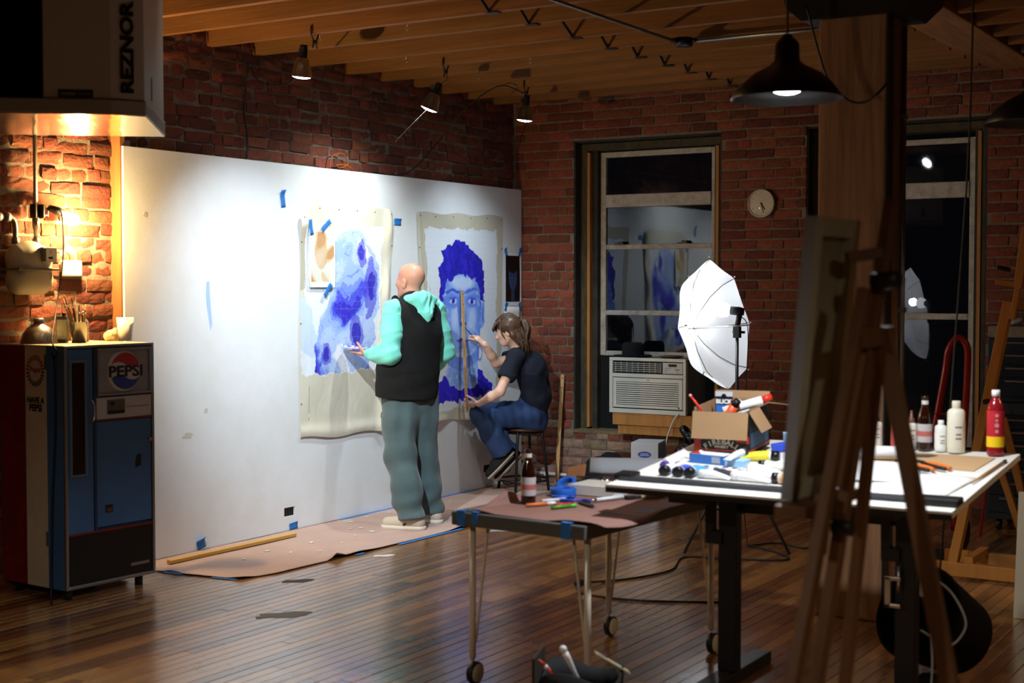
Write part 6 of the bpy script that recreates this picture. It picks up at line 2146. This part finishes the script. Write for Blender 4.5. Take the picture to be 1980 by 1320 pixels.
obj('handle', B().tube([(0, 0, -.12), (0, 0, .05), (0, 0, .085)], [.004, .006, .004], 8), MATS['red_plastic'], t)
obj('tip', B().sphere((0, 0, .085), .007, 8, 6), mat('pink_tip', 'e8a0a4', .5), t)
t = in_box('paper_scrap', 'white folded paper standing in the liquor carton', 'paper', .15, .19, .13, Matrix.Rotation(R(15), 4, 'Z'))
obj('sheet', B().prism([(-.05, 0), (.05, 0), (.03, .06), (-.01, .085)], -.001, .001, 'y'), MATS['bright_paper'], t)
# tubes, jars and packets in front of the carton
PT = 'paint tubes on the drafting table'


def ptube(u, v, ang, L, r, body, cap, label, z=None):
    t = on_b('paint_tube', label, 'paint tube', u, v, ang, PT, r * 1.02 if z is None else z)
    bm_ = mat('tube_' + body, body, .35)
    n = 14
    vs, fs = [], []
    prof = [(-L * .62, .1, 1.25), (-L * .4, .45, 1.1), (0, .9, 1.), (L * .3, 1, 1), (L * .38, 1, 1)]
    for x, k, w in prof:
        for i in range(n):
            a = 2 * math.pi * i / n
            vs.append((x, r * w * math.cos(a), r * k * math.sin(a) - r * (1 - k) * .8))
    for i in range(len(prof) - 1):
        for j in range(n):
            fs.append((i * n + j, i * n + (j + 1) % n, (i + 1) * n + (j + 1) % n, (i + 1) * n + j))
    obj('tube_body', B().add(vs, fs, True), bm_, t)
    obj('shoulder', B().tube([(L * .38, 0, 0), (L * .43, 0, 0)], [r, r * .75], 14), MATS['tip_white'], t)
    obj('tube_cap', B().tube([(L * .42, 0, 0), (L * .62, 0, 0)], [r * 1.02, r * .98], 16), mat('cap_' + cap, cap, .35), t)
    return t


ptube(.15, .30, -92, .14, .021, 'd8dce6', '0b0b0d', 'silver paint tube with black cap near the parallel bar')
ptube(.206, .30, -90, .14, .021, '3a4fc8', '0b0b0d', 'ultramarine paint tube with black cap between two others')
ptube(.262, .30, -92, .15, .021, '4f9fd8', '0b0b0d', 'sky blue paint tube with black cap')
ptube(.37, .635, 12, .17, .022, 'd8cc3c', '0b0b0d', 'yellow paint tube in front of the liquor carton')
ptube(.62, .71, 192, .19, .024, 'e8c4cc', '0b0b0d', 'pale pink paint tube with black cap')
ptube(.675, .24, 182, .12, .022, 'e2b490', '0b0b0d', 'peach paint tube with black cap near the easel')
ptube(.515, .235, 180, .13, .020, 'e8e8ec', 'd8d8dc', 'white paint tube with white cap')
ptube(.53, .36, 180, .13, .018, 'eceaf0', 'd8d8dc', 'white paint tube lying askew beside the dark jar')
ptube(.50, .415, 175, .12, .017, 'e4e6f0', 'c9c9d0', 'small white paint tube beside the blue packet')
ptube(.53, .56, 20, .12, .017, 'dcdce4', 'b0302c', 'small white paint tube with red cap')
ptube(.345, .50, 80, .12, .016, 'd4d8e2', '26262a', 'slim white paint tube across the pale packet', .05)
ptube(.53, .485, 178, .13, .018, 'e6e2da', '0b0b0d', 'ivory paint tube with black cap below the yellow one')
ptube(.377, .30, 174, .12, .016, '3a3c44', 'c9c9d0', 'dark grey paint tube with pale cap')
ptube(.55, .30, 180, .12, .018, 'f0e8ec', 'd8d8dc', 'rosy white paint tube between the white ones')
ptube(.362, .237, 180, .11, .018, 'e2e4ea', 'c4c8ce', 'stubby white paint tube at the parallel bar')
ptube(.078, .43, -82, .15, .017, 'e8e6f2', '4a2a8c', 'white paint tube with violet cap beside the rag')
t = on_b('paint_packet', 'blue and white paint set packet in front of the liquor carton', 'package', .23, .53, -8)
obj('packet', B().box(-.1, .07, -.03, .03, 0, .04), mat('packet_blue', '2668b8', .45), t, bev=.003)
obj('packet_top', B().box(-.1, .07, -.03, .03, .04, .0412), mat('packet_white', 'dfe4f0', .5), t)
obj('packet_flash', B().prism([(-.1, -.03), (-.04, -.03), (-.09, .03), (-.1, .03)], .0412, .0418), MATS['print_red'], t)
obj('packet_window', B().box(.01, .05, -.0308, -.03, .008, .034), mat('packet_grey', '9aa2b0', .4), t)
t = on_b('paint_packet', 'pale blue paint set packet beside the darker blue one', 'package', .345, .50, -8)
obj('packet', B().box(-.04, .05, -.028, .028, 0, .032), mat('packet_pale', '9cc8ea', .45), t, bev=.003)
t = on_b('paint_jar', 'dark glass jar on its side near the easel', 'jar', .67, .44, 40, z=.0345)
obj('jar', B().tube([(-.045, 0, 0), (-.035, 0, 0), (.03, 0, 0), (.04, 0, 0)], [.026, .034, .034, .03], 20), mat('jar_dark', '2a2a30', .15), t)
obj('jar_lid', B().tube([(.04, 0, 0), (.058, 0, 0)], .031, 20), M_black, t)
t = on_b('paint_tray', 'white plastic strip of paint wells across the tubes', 'tray', .30, .425, 0, z=.0)
obj('tray', B().box(-.13, .1, -.02, .02, 0, .008), MATS['bright_paper'], t, bev=.003)
for k in range(5):
    obj('well', B().cyl((-.1 + .042 * k, 0, .008), (-.1 + .042 * k, 0, .0088), .014, n=14), mat('well_%d' % (k % 3), ('5a3a8a', '2a2a2e', 'b8bcc8')[k % 3], .4), t)
t = on_b('red_clip', 'red plastic clip among the white tubes', 'clip', .40, .352, 8)
obj('clip_body', B().box(-.035, .035, -.009, .009, 0, .014), MATS['red_plastic'], t, bev=.003)
for u, v, r_, lb in ((.425, .462, .013, 'small clear glass cap between the white tubes'), (.43, .515, .015, 'clear plastic lid beside the white tubes'), (.41, .388, .012, 'little white cap near the parallel bar')):
    t = on_b('small_cap', lb, 'cap', u, v)
    obj('cap', B().lathe([(.001, 0), (r_, 0), (r_, .016), (r_ * .8, .02), (.001, .02)], 16), mat('cap_grey', 'c4c8ce', .25), t)
t = on_b('paint_rag', 'crumpled white rag on the drafting board beside the blue packet', 'rag', .11, .63, 40)
t.scale = (.6, .6, .6)
s = SDF((-.12, -.12, -.005), (.12, .12, .08), .005)
s.ell((0, 0, .008), (.09, .055, .02), .02).cap((-.03, 0, .01), (.05, .03, .03), .02, .012, .02)
s.warp(lambda x, y, z: .006 * nz(x, y, z, 60) + .004 * np.abs(np.sin(60 * x + 30 * y)))
s.plane((0, 0, 0), (0, 0, -1))
obj('cloth', s.mesh(), MATS['bright_paper'], t)
t = on_b('paper_sheet', 'long white paper strip overhanging the back of the drafting board', 'paper', .018, .88, 3, z=.002)
obj('sheet', B().grid(lambda u, v: (-.04 + .07 * u, -.34 + .58 * v, .001 + .03 * max(0, v - .55) ** 2 * 6 + .002 * math.sin(u * 3)), 6, 14), MATS['bright_paper'], t, solid=.0006)
t = on_b('blue_card', 'pale blue card packet propped beside the liquor carton', 'package', .47, .97, 20, z=.002)
obj('card', B().box(-.09, .09, -.006, .006, 0, .075, Matrix.Rotation(R(18), 4, 'X')), mat('pale_blue_card', '9fc4e4', .5), t)
t = on_b('blue_card', 'dark blue folded packet below the pale blue card', 'package', .44, .88, 25, z=.0095)
obj('card', B().box(-.08, .06, -.02, .02, 0, .035, Matrix.Rotation(R(-8), 4, 'Y')), mat('deep_blue_card', '2a48c0', .4), t, bev=.004)
ptube(.58, .83, 150, .13, .022, '26262c', '0b0b0d', 'black paint tube below the pale blue card')
# bottles along the back edge
BG = 'bottles on the drafting table'


def bottle(u, v, label, h, r, body, cap, prof='dropper', lab=None, name='paint_bottle'):
    t = on_b(name, label, 'bottle', u, v, 0, BG, z=.0)
    t.rotation_euler = (0, 0, R(31))
    t.location.z += .004
    if prof == 'dropper':
        obj('bottle_wall', B().lathe([(.001, 0), (r, 0), (r + .001, .004), (r + .001, h * .62), (r * .9, h * .66), (r * .45, h * .7)], 24), mat('bt_' + body, body, .4), t)
        obj('nozzle', B().lathe([(r * .62, h * .68), (r * .6, h * .78), (r * .3, h * .84), (r * .2, h), (.001, h)], 18), mat('btc_' + cap, cap, .4), t)
    else:
        obj('bottle_wall', B().lathe([(.001, 0), (r, 0), (r + .001, .004), (r + .001, h * .78), (r * .85, h * .83), (r * .45, h * .86)], 24), mat('bt_' + body, body, .4), t)
        obj('screw_cap', B().lathe([(r * .5, h * .855), (r * .52, h * .86), (r * .52, h * .985), (r * .45, h), (.001, h)], 18), mat('btc_' + cap, cap, .4), t)
    if lab:
        l_ = obj('label', B().lathe([(r + .0016, h * .08), (r + .0018, h * .1), (r + .0018, h * .58), (r + .0016, h * .6)], 24), mat('btl_' + lab, lab, .5), t)
        for zz, ww in ((.5, .7), (.36, .5), (.28, .6)):
            a0 = -math.pi / 2
            g_ = B()
            for i in range(7):
                a = a0 + (i - 3) * .16 * ww
                g_.bar(((r + .0024) * math.cos(a - .06), (r + .0024) * math.sin(a - .06), h * zz), ((r + .0024) * math.cos(a + .06), (r + .0024) * math.sin(a + .06), h * zz), .0006, h * .025)
            obj('print_line', g_, mat('label_print', '6a6660', .6), l_)
    return t


bottle(.755, 1.06, 'cream squeeze bottle with black nozzle behind the easel', .165, .027, 'd0cabc', '16161a', lab='d8d2c6')
bottle(.850, 1.06, 'cream squeeze bottle with red nozzle and red print', .17, .027, 'd2c6ba', 'c02a24', lab='c8544c')
bottle(.905, 1.07, 'slim cream squeeze bottle with brown nozzle next to the beer bottle', .165, .023, 'd0cabc', '6a4434', lab='d8d2c6')
t = on_b('beer_bottle', 'tall dark beer bottle with silver neck foil on the drafting table', 'bottle', .962, 1.07, 0, BG)
t.rotation_euler = (0, 0, R(31))
t.location.z += .004
beer(t, None)
bottle(1.03, 1.065, 'short white bottle with white cap on the drafting table', .13, .024, 'd8d8d0', 'e2e2de', 'screw', 'e4e4de')
bottle(1.094, 1.06, 'tall cream bottle with printed label on the drafting table', .215, .035, 'd4d0bc', 'cfc8b2', 'screw', 'd8d4c2')
t = on_b('juice_bottle', 'red and yellow labelled drink bottle with white cap at the corner of the drafting table', 'bottle', 1.255, 1.05, 0, BG)
t.rotation_euler = (0, 0, R(31))
t.location.z += .004
obj('bottle_wall', B().lathe([(.001, 0), (.03, 0), (.034, .006), (.034, .03), (.0325, .034), (.034, .04), (.034, .185), (.031, .205), (.019, .228), (.014, .236), (.014, .25)], 28), mat('juice_red', 'a81e28', .15, trans=.4), t)
obj('sleeve_label', B().lathe([(.0346, .065), (.035, .068), (.035, .18), (.0346, .184)], 28), mat('juice_label', 'b3202c', .4), t)
obj('yellow_band', B().lathe([(.0352, .035), (.0353, .038), (.0353, .074), (.0352, .078)], 28), mat('juice_yellow', 'e8c01c', .4), t)
for k, (zz, w) in enumerate(((.165, .008), (.145, .006), (.125, .01), (.1, .008))):
    obj('label_print', B().prism([(w * math.cos(a) - .006, zz + w * math.sin(a)) for a in [2 * math.pi * i / 8 for i in range(8)]], -.0362, -.0352, 'y'), mat('juice_print', 'd88a8c', .5), t)
obj('screw_cap', B().cyl((0, 0, .243), (0, 0, .268), .0165, n=20), mat('juice_cap', 'ece8e8', .4), t)
# papers, tools
t = on_b('paper_sheet', 'large white drawing sheet on the drafting board', 'paper', 1.02, .43, -6, z=.001)
obj('sheet', B().grid(lambda u, v: (-.27 + .53 * u, -.23 + .40 * v, .002 + .004 * math.sin(u * 6 + v * 3) ** 2), 10, 8), mat('sheet_white', 'f0eeec', .7), t, solid=.0006)
t = on_b('paper_sheet', 'second white sheet curling beside the rear easel leg', 'paper', .905, .55, 14, z=.009)
obj('sheet', B().grid(lambda u, v: (-.17 + .34 * u, -.2 + .36 * v, .003 + .03 * max(0, v - .6) ** 2 + .004 * math.sin(u * 5)), 10, 8), MATS['sheet_white'], t, solid=.0006)
t = on_b('paper_roll', 'thick white roll of paper on the drafting board behind the easel', 'paper roll', .84, .80, 10, z=.0345)
obj('roll', B().tube([(-.14, 0, 0), (.13, 0, 0)], [.03, .026], 20), mat('roll_white', 'd8d8da', .7), t)
t = on_b('cardboard_sheet', 'flat sheet of tan cardboard at the back of the drafting board', 'cardboard', 1.04, .86, -4, z=.001)
obj('sheet', B().box(-.25, .22, -.14, .15, 0, .003), mat('tan_board', 'b8956c', .8), t)
t = on_b('palette_knife', 'flat silver palette knife on the cardboard sheet', 'knife', .95, .93, 15, z=.006)
obj('blade', B().prism([(-.1, -.03), (.06, -.035), (.1, 0), (.06, .02), (-.1, .025)], 0, .002), M_steel, t)
for k, (u, v, a, lb) in enumerate(((1.06, .74, -38, 'black and orange handled pliers on the white sheet'), (1.005, .69, -36, 'second pair of black and orange pliers on the white sheet'))):
    t = on_b('pliers', lb, 'pliers', u, v, a, 'pliers on the white sheet', z=.007)
    for s_ in (-1, 1):
        obj('handle', B().tube(curve_pts([(-.02, s_ * .004, .008), (.03, s_ * .018, .008), (.09, s_ * .02, .008), (.13, s_ * .012, .008)], 4), .008, 8), mat('grip_orange', 'd0702a', .5) if (s_ > 0) else mat('grip_black', '0d0d0f', .5), t)
    obj('jaw', B().prism([(-.09, -.004), (-.02, -.014), (-.015, .014), (-.09, .004)], 0, .012), M_dark_steel, t)
t = on_b('paint_brush', 'thin brush with wooden handle lying near the free corner of the board', 'brush', 1.312, .70, 87, z=.0082)
obj('handle', B().tube([(-.24, 0, 0), (-.02, 0, 0), (.15, 0, 0)], [.003, .006, .005], 8), mat('brush_tan', '9a7040', .5), t)
obj('ferrule', B().tube([(.15, 0, 0), (.19, 0, 0)], .0058, 8), M_alu, t)
obj('bristles', B().tube([(.19, 0, 0), (.215, 0, 0), (.235, 0, 0)], [.006, .008, .003], 8), mat('bristle_brown', '3a2a1c', .9), t)

# ================================================================== EASELS
M_easel = mat('easel_beech', '6b4522', .55, var=(4, '4a2e14', .5, (6, 6, .5)))
ez = thing('easel', 'dark wooden artist easel with rear leg, holding a canvas seen from behind', 'easel', (-1.25, 3.38, 0))
EO = Vector((-1.25, 3.38, 0))


def ebar(name, a, b_, w, h, up=(1, 0, 0), par=None, o=EO, m=M_easel):
    return obj(name, B().bar(Vector(a) - o, Vector(b_) - o, w, h, up), m, par, bev=.003)


ebar('mast', (-1.275, 3.385, .2), (-1.105, 3.62, 1.85), .045, .03, par=ez)
ebar('leg', (-1.235, 2.93, 0), (-1.125, 3.47, 1.62), .04, .028, par=ez)
ebar('leg', (-1.295, 3.70, 0), (-1.13, 3.62, 1.52), .04, .028, par=ez)
ebar('rear_leg', (-.76, 3.43, 0), (-1.12, 3.60, 1.52), .045, .028, (0, 1, 0), par=ez)
ebar('cross_bar', (-1.128, 3.42, 1.50), (-1.118, 3.66, 1.50), .05, .03, (1, 0, 0), par=ez)
ebar('tray', (-1.262, 3.33, 1.07), (-1.262, 3.74, 1.07), .085, .03, (0, 0, 1), par=ez)
ebar('tray_support', (-1.235, 3.45, .95), (-1.225, 3.47, 1.10), .05, .035, par=ez)
ebar('slide', (-1.19, 3.47, 1.12), (-1.15, 3.545, 1.46), .03, .025, par=ez)
ebar('top_clamp', (-1.20, 3.55, 1.70), (-1.12, 3.59, 1.715), .05, .03, (0, 0, 1), par=ez)
obj('knob', B().cyl(Vector((-1.13, 3.55, 1.64)) - EO, Vector((-1.06, 3.54, 1.645)) - EO, .022, n=14), M_black, ez)
obj('knob', B().cyl(Vector((-1.20, 3.47, 1.02)) - EO, Vector((-1.15, 3.465, 1.02)) - EO, .02, n=14), M_black, ez)
# the canvas on it: stretcher back towards the room
cb = thing('canvas_on_easel', 'stretched canvas on the near easel, its bare wooden back showing', 'canvas', (-1.278, 3.55, 1.087))
Mc = frame((0, 0, 0), (.04, 1, 0), (.085, 0, 1))      # local x along the wall of the canvas, y up it, z = towards the room (+x)
M_cv = mat('canvas_back', 'b4ae94', .85, var=(4, '8d866c', .5))
M_cve = mat('canvas_edge', '9a9ea6', .8)
cw, chh = .30, .715
obj('canvas_cloth', B().box(-cw / 2, cw / 2, 0, chh, -.032, -.028, Mc), M_cve, cb)
obj('canvas_side', B().box(-cw / 2 - .002, -cw / 2, 0, chh, -.032, .0, Mc).box(-cw / 2, cw / 2, chh, chh + .002, -.032, 0, Mc), M_cve, cb)
for a, b_, c, d in ((-cw / 2, -cw / 2 + .045, 0, chh), (cw / 2 - .045, cw / 2, 0, chh), (-cw / 2 + .045, cw / 2 - .045, 0, .045), (-cw / 2 + .045, cw / 2 - .045, chh - .045, chh)):
    obj('stretcher_bar', B().box(a, b_, c, d, -.028, 0, Mc), M_cv, cb)
obj('canvas_inside', B().box(-cw / 2 + .045, cw / 2 - .045, .045, chh - .045, -.0278, -.027, Mc), mat('linen_back', '8d866a', .9), cb)

e2 = thing('easel', 'orange-lit wooden easel standing in front of the tool chest', 'easel', (-1.75, 8.05, 0))
E2 = Vector((-1.75, 8.05, 0))
M_e2 = mat('easel_oak', 'a8702e', .5, var=(4, '8a5620', .5, (6, 6, .5)))
eb2 = lambda n, a, b_, w, h, up=(0, 1, 0): ebar(n, a, b_, w, h, up, e2, E2, M_e2)
eb2('side_post', (-2.085, 8.05, .08), (-1.80, 8.04, 1.55), .05, .075)
eb2('inner_mast', (-1.78, 8.02, 1.45), (-1.715, 8.015, 1.80), .03, .035)
eb2('upper_mast', (-1.745, 7.99, 1.62), (-1.70, 7.985, 1.95), .045, .03)
eb2('side_post', (-1.30, 8.05, .08), (-1.58, 8.04, 1.95), .05, .075)
eb2('top_rail', (-1.80, 8.04, 1.53), (-1.55, 8.04, 1.53), .05, .03)
eb2('canvas_stop', (-1.86, 7.98, 1.655), (-1.76, 7.99, 1.64), .03, .03)
eb2('base_bar', (-2.23, 8.03, .05), (-1.15, 8.03, .05), .05, .075, (0, 0, 1))
eb2('base_bar', (-2.23, 8.42, .05), (-1.15, 8.42, .05), .05, .075, (0, 0, 1))
eb2('base_rail', (-2.0, 8.03, .10), (-2.0, 8.42, .10), .05, .045, (0, 0, 1))
eb2('back_brace', (-1.93, 8.06, .9), (-1.75, 8.40, .09), .035, .045)
eb2('back_brace', (-1.83, 8.06, .9), (-1.70, 8.40, .09), .035, .045)
obj('knob', B().cyl(Vector((-1.79, 8.0, 1.72)) - E2, Vector((-1.85, 7.96, 1.735)) - E2, .012, n=10), M_black, e2)
obj('knob', B().cyl(Vector((-1.90, 8.01, 1.0)) - E2, Vector((-1.90, 7.95, 1.0)) - E2, .014, n=10), M_black, e2)

# ================================================================== TOOL CHEST AND WHAT STANDS BY IT
tcst = thing('tool_chest', 'tall dark grey tool chest with many drawers against the brick', 'tool chest', (-2.32, 9.72, 0))
M_chest = mat('chest_grey', '2c3238', .4, .3)
M_chest2 = mat('chest_drawer', '272e36', .35, .3)
M_pull = mat('drawer_pull', 'c4c6c6', .25, 1.)
obj('cabinet', B().box(0, 1.0, .012, .46, .08, .78), M_chest, tcst, bev=.006)
obj('top_chest', B().box(.0, 1.0, .04, .46, .86, 1.29), M_chest, tcst, bev=.006)
obj('work_shelf', B().box(-.03, 1.03, .0, .46, .78, .86), mat('chest_shelf', '3c4046', .4, .3), tcst, bev=.006)
zz = [(1.20, 1.275), (1.115, 1.19), (1.03, 1.105), (.90, 1.02)]
for a, b_ in zz:
    d = obj('drawer', B().box(.03, .97, .026, .04, a, b_), M_chest2, tcst, bev=.003)
    obj('pull', B().bar((.12, .018, b_ - .018), (.88, .018, b_ - .018), .012, .012), M_pull, d)
hh = [.085, .085, .085, .085, .085, .1, .12]
z = .765
for h_ in hh:
    d = obj('drawer', B().box(.03, .97, -.002, .012, z - h_ + .006, z), M_chest2, tcst, bev=.003)
    obj('pull', B().bar((.1, -.009, z - .018), (.9, -.009, z - .018), .012, .012), M_pull, d)
    z -= h_
for x in (.08, .92):
    for y in (.08, .4):
        obj('caster', B().lathe([(.001, -.015), (.036, -.015), (.04, -.01), (.04, .01), (.036, .015), (.001, .015)], 18, frame((x, y, .04), (0, 1, 0), (0, 0, 1))), M_black, tcst)
t = thing('wooden_crate', 'small wooden crate lid on top of the tool chest', 'crate', (-2.20, 9.86, 1.291))
obj('slab', B().box(-.12, .42, -.1, .14, 0, .075), mat('crate_wood', '8a7258', .6, var=(30, 'c8b89a', .5)), t, bev=.004)
t = thing('mallet', 'pale hammer lying on the crate on the tool chest', 'hammer', (-2.16, 9.86, 1.366))
obj('head', B().tube([(-.04, 0, .02), (.0, 0, .03), (.05, .0, .045)], [.014, .02, .022], 12), mat('mallet_pale', 'b4ac98', .5), t)
obj('handle', B().tube([(.04, 0, .035), (.2, .02, .02)], [.013, .016], 10), mat('mallet_yellow', 'a88a3c', .5), t)
t = thing('glass_jar', 'small glass jar with blue lid on the crate beside the hammer', 'jar', (-2.02, 9.92, 1.366))
obj('jar', B().lathe([(.001, 0), (.03, 0), (.03, .06), (.001, .065)], 18), mat('jar_clear', '9aa4b0', .2, trans=.5), t)
obj('jar_lid', B().lathe([(.032, .06), (.032, .09), (.001, .092)], 18), mat('lid_blue', '2c5fa8', .4), t)
# red hand truck
ht2 = thing('hand_truck', 'red tubular hand truck leaning by the dark window', 'hand truck', (-2.35, 8.8, 0))
M_truck = mat('truck_red', '8c1712', .3)
H0 = Vector((-2.35, 8.8, 0))
loop = [(-2.50, 8.72, .12), (-2.42, 8.76, .6), (-2.345, 8.8, 1.1), (-2.325, 8.80, 1.24), (-2.275, 8.815, 1.315), (-2.225, 8.83, 1.27), (-2.22, 8.84, 1.12), (-2.25, 8.86, .6), (-2.30, 8.88, .12)]
obj('loop_frame', B().tube([p - H0 for p in curve_pts(loop, 8)], .021, 12), M_truck, ht2)
for z, x0, x1 in ((.35, -2.46, -2.27), (.85, -2.385, -2.235)):
    obj('cross_strap', B().bar(Vector((x0, 8.745, z)) - H0, Vector((x1, 8.86, z)) - H0, .03, .012), M_truck, ht2)
obj('toe_plate', B().box(-.2, .1, -.3, .02, .0, .012), M_dark_steel, ht2)
for x in (-.19, .1):
    obj('wheel', B().lathe([(.001, -.022), (.09, -.022), (.11, -.012), (.11, .012), (.09, .022), (.001, .022)], 24, frame((x, .1, .11), (0, 1, 0), (0, 0, 1))), M_black, ht2)
t = thing('pry_bar', 'thin red rod with ring end leaning on the tool chest', 'rod', (-2.28, 9.45, 0))
obj('rod', B().tube([(0, 0, 0), (.05, .2, .88)], .009, 8), M_truck, t)
obj('ring', B().tube([(.05 + .02 * math.cos(a), .2, .9 + .02 * math.sin(a)) for a in [2 * math.pi * k / 14 for k in range(14)]], .005, 6, closed=True), M_alu, t)
# ================================================================== UNDER AND BESIDE THE TABLES
bn = thing('waste_bin', 'round black bin tipped on its side under the drafting table', 'bin', (-1.60, 5.95, .205), rot=(R(62), 0, R(-25)))
obj('shell', B().lathe([(.001, -.15), (.15, -.15), (.165, -.14), (.2, .13), (.205, .14), (.205, .15), (.197, .15), (.192, .13), (.157, -.135), (.001, -.14)], 40), mat('bin_black', '040405', .9, spec=.2), bn)
bn.location.z = .215
t = thing('power_strip', 'white power strip fixed below the drafting table with pale cables', 'power strip', (-1.505, 5.44, .47))
obj('strip_body', B().box(-.03, .03, -.02, .02, -.03, .035), mat('strip_white', 'd8d4d0', .4), t, bev=.006)
obj('socket', B().box(-.012, .012, -.0215, -.02, -.008, .012), M_outlet, t)
obj('mount', B().box(-.035, .035, .02, .026, -.04, .045), M_black, t)
cable('power_cable', [(-1.515, 5.47, .52), (-1.44, 5.53, .447), (-1.39, 5.555, .337), (-1.411, 5.54, .267), (-1.452, 5.515, .24), (-1.504, 5.485, .275), (-1.54, 5.47, .3)], .0045, mat('pale_cable', 'b4bcc0', .4), 'pale cable looping out from the power strip')
cable('power_cable', [(-1.505, 5.48, .50), (-1.475, 5.49, .44), (-1.49, 5.46, .40), (-1.49, 5.43, .31), (-1.48, 5.42, .2), (-1.48, 5.41, .1), (-1.48, 5.4, .006)], .004, MATS['pale_cable'], 'second pale cable curling from the power strip to the floor')
t = thing('steel_clamp', 'small shiny steel clamp hanging under the drafting table', 'clamp', (-1.635, 5.36, .46))
obj('frame', B().box(-.012, .012, -.01, .01, -.06, .06).box(-.012, .05, -.01, .01, .045, .06).box(-.012, .05, -.01, .01, -.06, -.045), M_alu, t, bev=.003)
obj('screw', B().cyl((.04, 0, .0), (.04, 0, .1), .006, n=8), M_alu, t)
# tote of brushes below the small table
tb_ = thing('tote_bag', 'black open tote on the floor in front of the small table', 'bag', (-2.48, 4.47, 0), R(20))
g = B()
n = 28
prof = [(.95, 0), (1.0, .02), (1.02, .17), (1.05, .235), (1.0, .237), (.95, .17), (.92, .02)]
vs, fs = [], []
for j, (k, z) in enumerate(prof):
    for i in range(n):
        a = 2 * math.pi * i / n
        w = (abs(math.cos(a)) ** 4 + abs(math.sin(a)) ** 4) ** -.25
        zz_ = z + (.02 * math.sin(3 * a + 1) if j in (3, 4) else 0)
        vs.append((.14 * k * w * math.cos(a), .12 * k * w * math.sin(a), zz_))
for j in range(len(prof) - 1):
    for i in range(n):
        fs.append((j * n + i, j * n + (i + 1) % n, (j + 1) * n + (i + 1) % n, (j + 1) * n + i))
fs.append(tuple(range(n))[::-1])
g.add(vs, fs, True)
obj('bag_shell', g, mat('tote_black', '060607', .8), tb_)
obj('side_panel', B().box(-.165, -.155, -.11, .1, .0, .3), mat('tote_brown', '2a2012', .8), tb_)
TB = Matrix.Translation((-2.48, 4.47, 0)) @ Matrix.Rotation(R(20), 4, 'Z')


def in_tote(name, label, cat, x, y, z, e):
    M = TB @ Matrix.Translation((x, y, z)) @ Euler(e).to_matrix().to_4x4()
    return thing(name, label, cat, M.translation, rot=M.to_euler(), group='things in the black tote')


t = in_tote('dish_brush', 'white-handled brush sticking out of the black tote', 'brush', .02, -.06, .17, (R(10), R(-24), 0))
obj('handle', B().tube([(0, 0, 0), (0, 0, .1), (0, 0, .15), (0, 0, .17)], [.006, .008, .012, .012], 12), mat('brush_white', 'd8d8d8', .3), t)
obj('knob', B().sphere((0, 0, .185), .014, 12, 8), MATS['brush_white'], t)
t = in_tote('red_pen', 'red and white pen sticking out of the black tote', 'pen', -.03, -.08, .18, (R(12), R(-42), 0))
obj('barrel', B().tube([(0, 0, 0), (0, 0, .12)], .007, 10), mat('pen_red', 'b83a2c', .4), t)
obj('band', B().tube([(0, 0, .12), (0, 0, .135)], .0075, 10), MATS['brush_white'], t)
obj('tip', B().tube([(0, 0, .135), (0, 0, .165)], [.007, .003], 10), MATS['pen_red'], t)
t = in_tote('card_piece', 'cream card with a purple stroke leaning out of the black tote', 'card', .05, .0, .185, (R(-8), R(30), R(10)))
obj('card', B().box(-.06, .08, -.05, .05, .1, .104), mat('card_cream', '9a8e6c', .7), t)
obj('stroke', B().bar((-.05, -.03, .1048), (-.01, .03, .1048), .008, .001), mat('stroke_purple', '4a2a9c', .6), t)
# cables on the floor
M_fc = M_cord
cable('floor_cable', [(-3.44, 8.33, .006), (-3.2, 8.2, .006), (-3.05, 8.0, .006), (-3.35, 7.85, .006), (-3.6, 7.75, .006), (-3.5, 7.35, .006), (-3.6, 7.0, .006), (-3.75, 6.75, .008), (-3.62, 6.55, .006), (-3.3, 6.55, .006), (-2.9, 6.75, .006)], .006, M_fc, 'black cable looping over the boards below the umbrella stand')
cable('floor_cable', [(-3.42, 8.3, .006), (-3.3, 8.5, .006), (-3.1, 8.42, .006), (-3.0, 8.7, .006), (-2.85, 8.9, .006), (-2.6, 9.0, .006)], .0055, M_fc, 'black cable zigzagging from the umbrella stand to the back wall')
t = thing('cable_switch', 'black inline switch on the floor cable', 'switch', (-3.755, 6.74, 0))
obj('body', B().box(-.02, .02, -.035, .035, 0, .026), M_socket, t, bev=.006)
obj('rocker', B().box(-.008, .008, -.014, .014, .026, .03), M_dark_steel, t)
cable('wall_cable', [(-6.24, 9.70, .16), (-6.2, 9.72, .15), (-6.17, 9.80, .02), (-6.15, 9.95, .008), (-6.0, 10.05, .008)], .004, M_cord, 'short black cable plugged into the outlet hole behind the stool')
cable('wall_cable', [(-6.2, 9.95, .60), (-6.15, 9.96, .42), (-6.16, 9.98, .3), (-6.2, 10.0, .22)], .004, M_cord, 'black cable hanging between the stool and the end of the panel')
t = thing('leaning_board', 'pale board edge leaning at the side of the rear easel', 'board', (-1.55, 7.2, 0))
obj('board', B().box(-.02, .35, -.012, .012, 0, .62, Matrix.Rotation(R(-8), 4, 'X')), mat('board_pale', 'a89a80', .8), t)
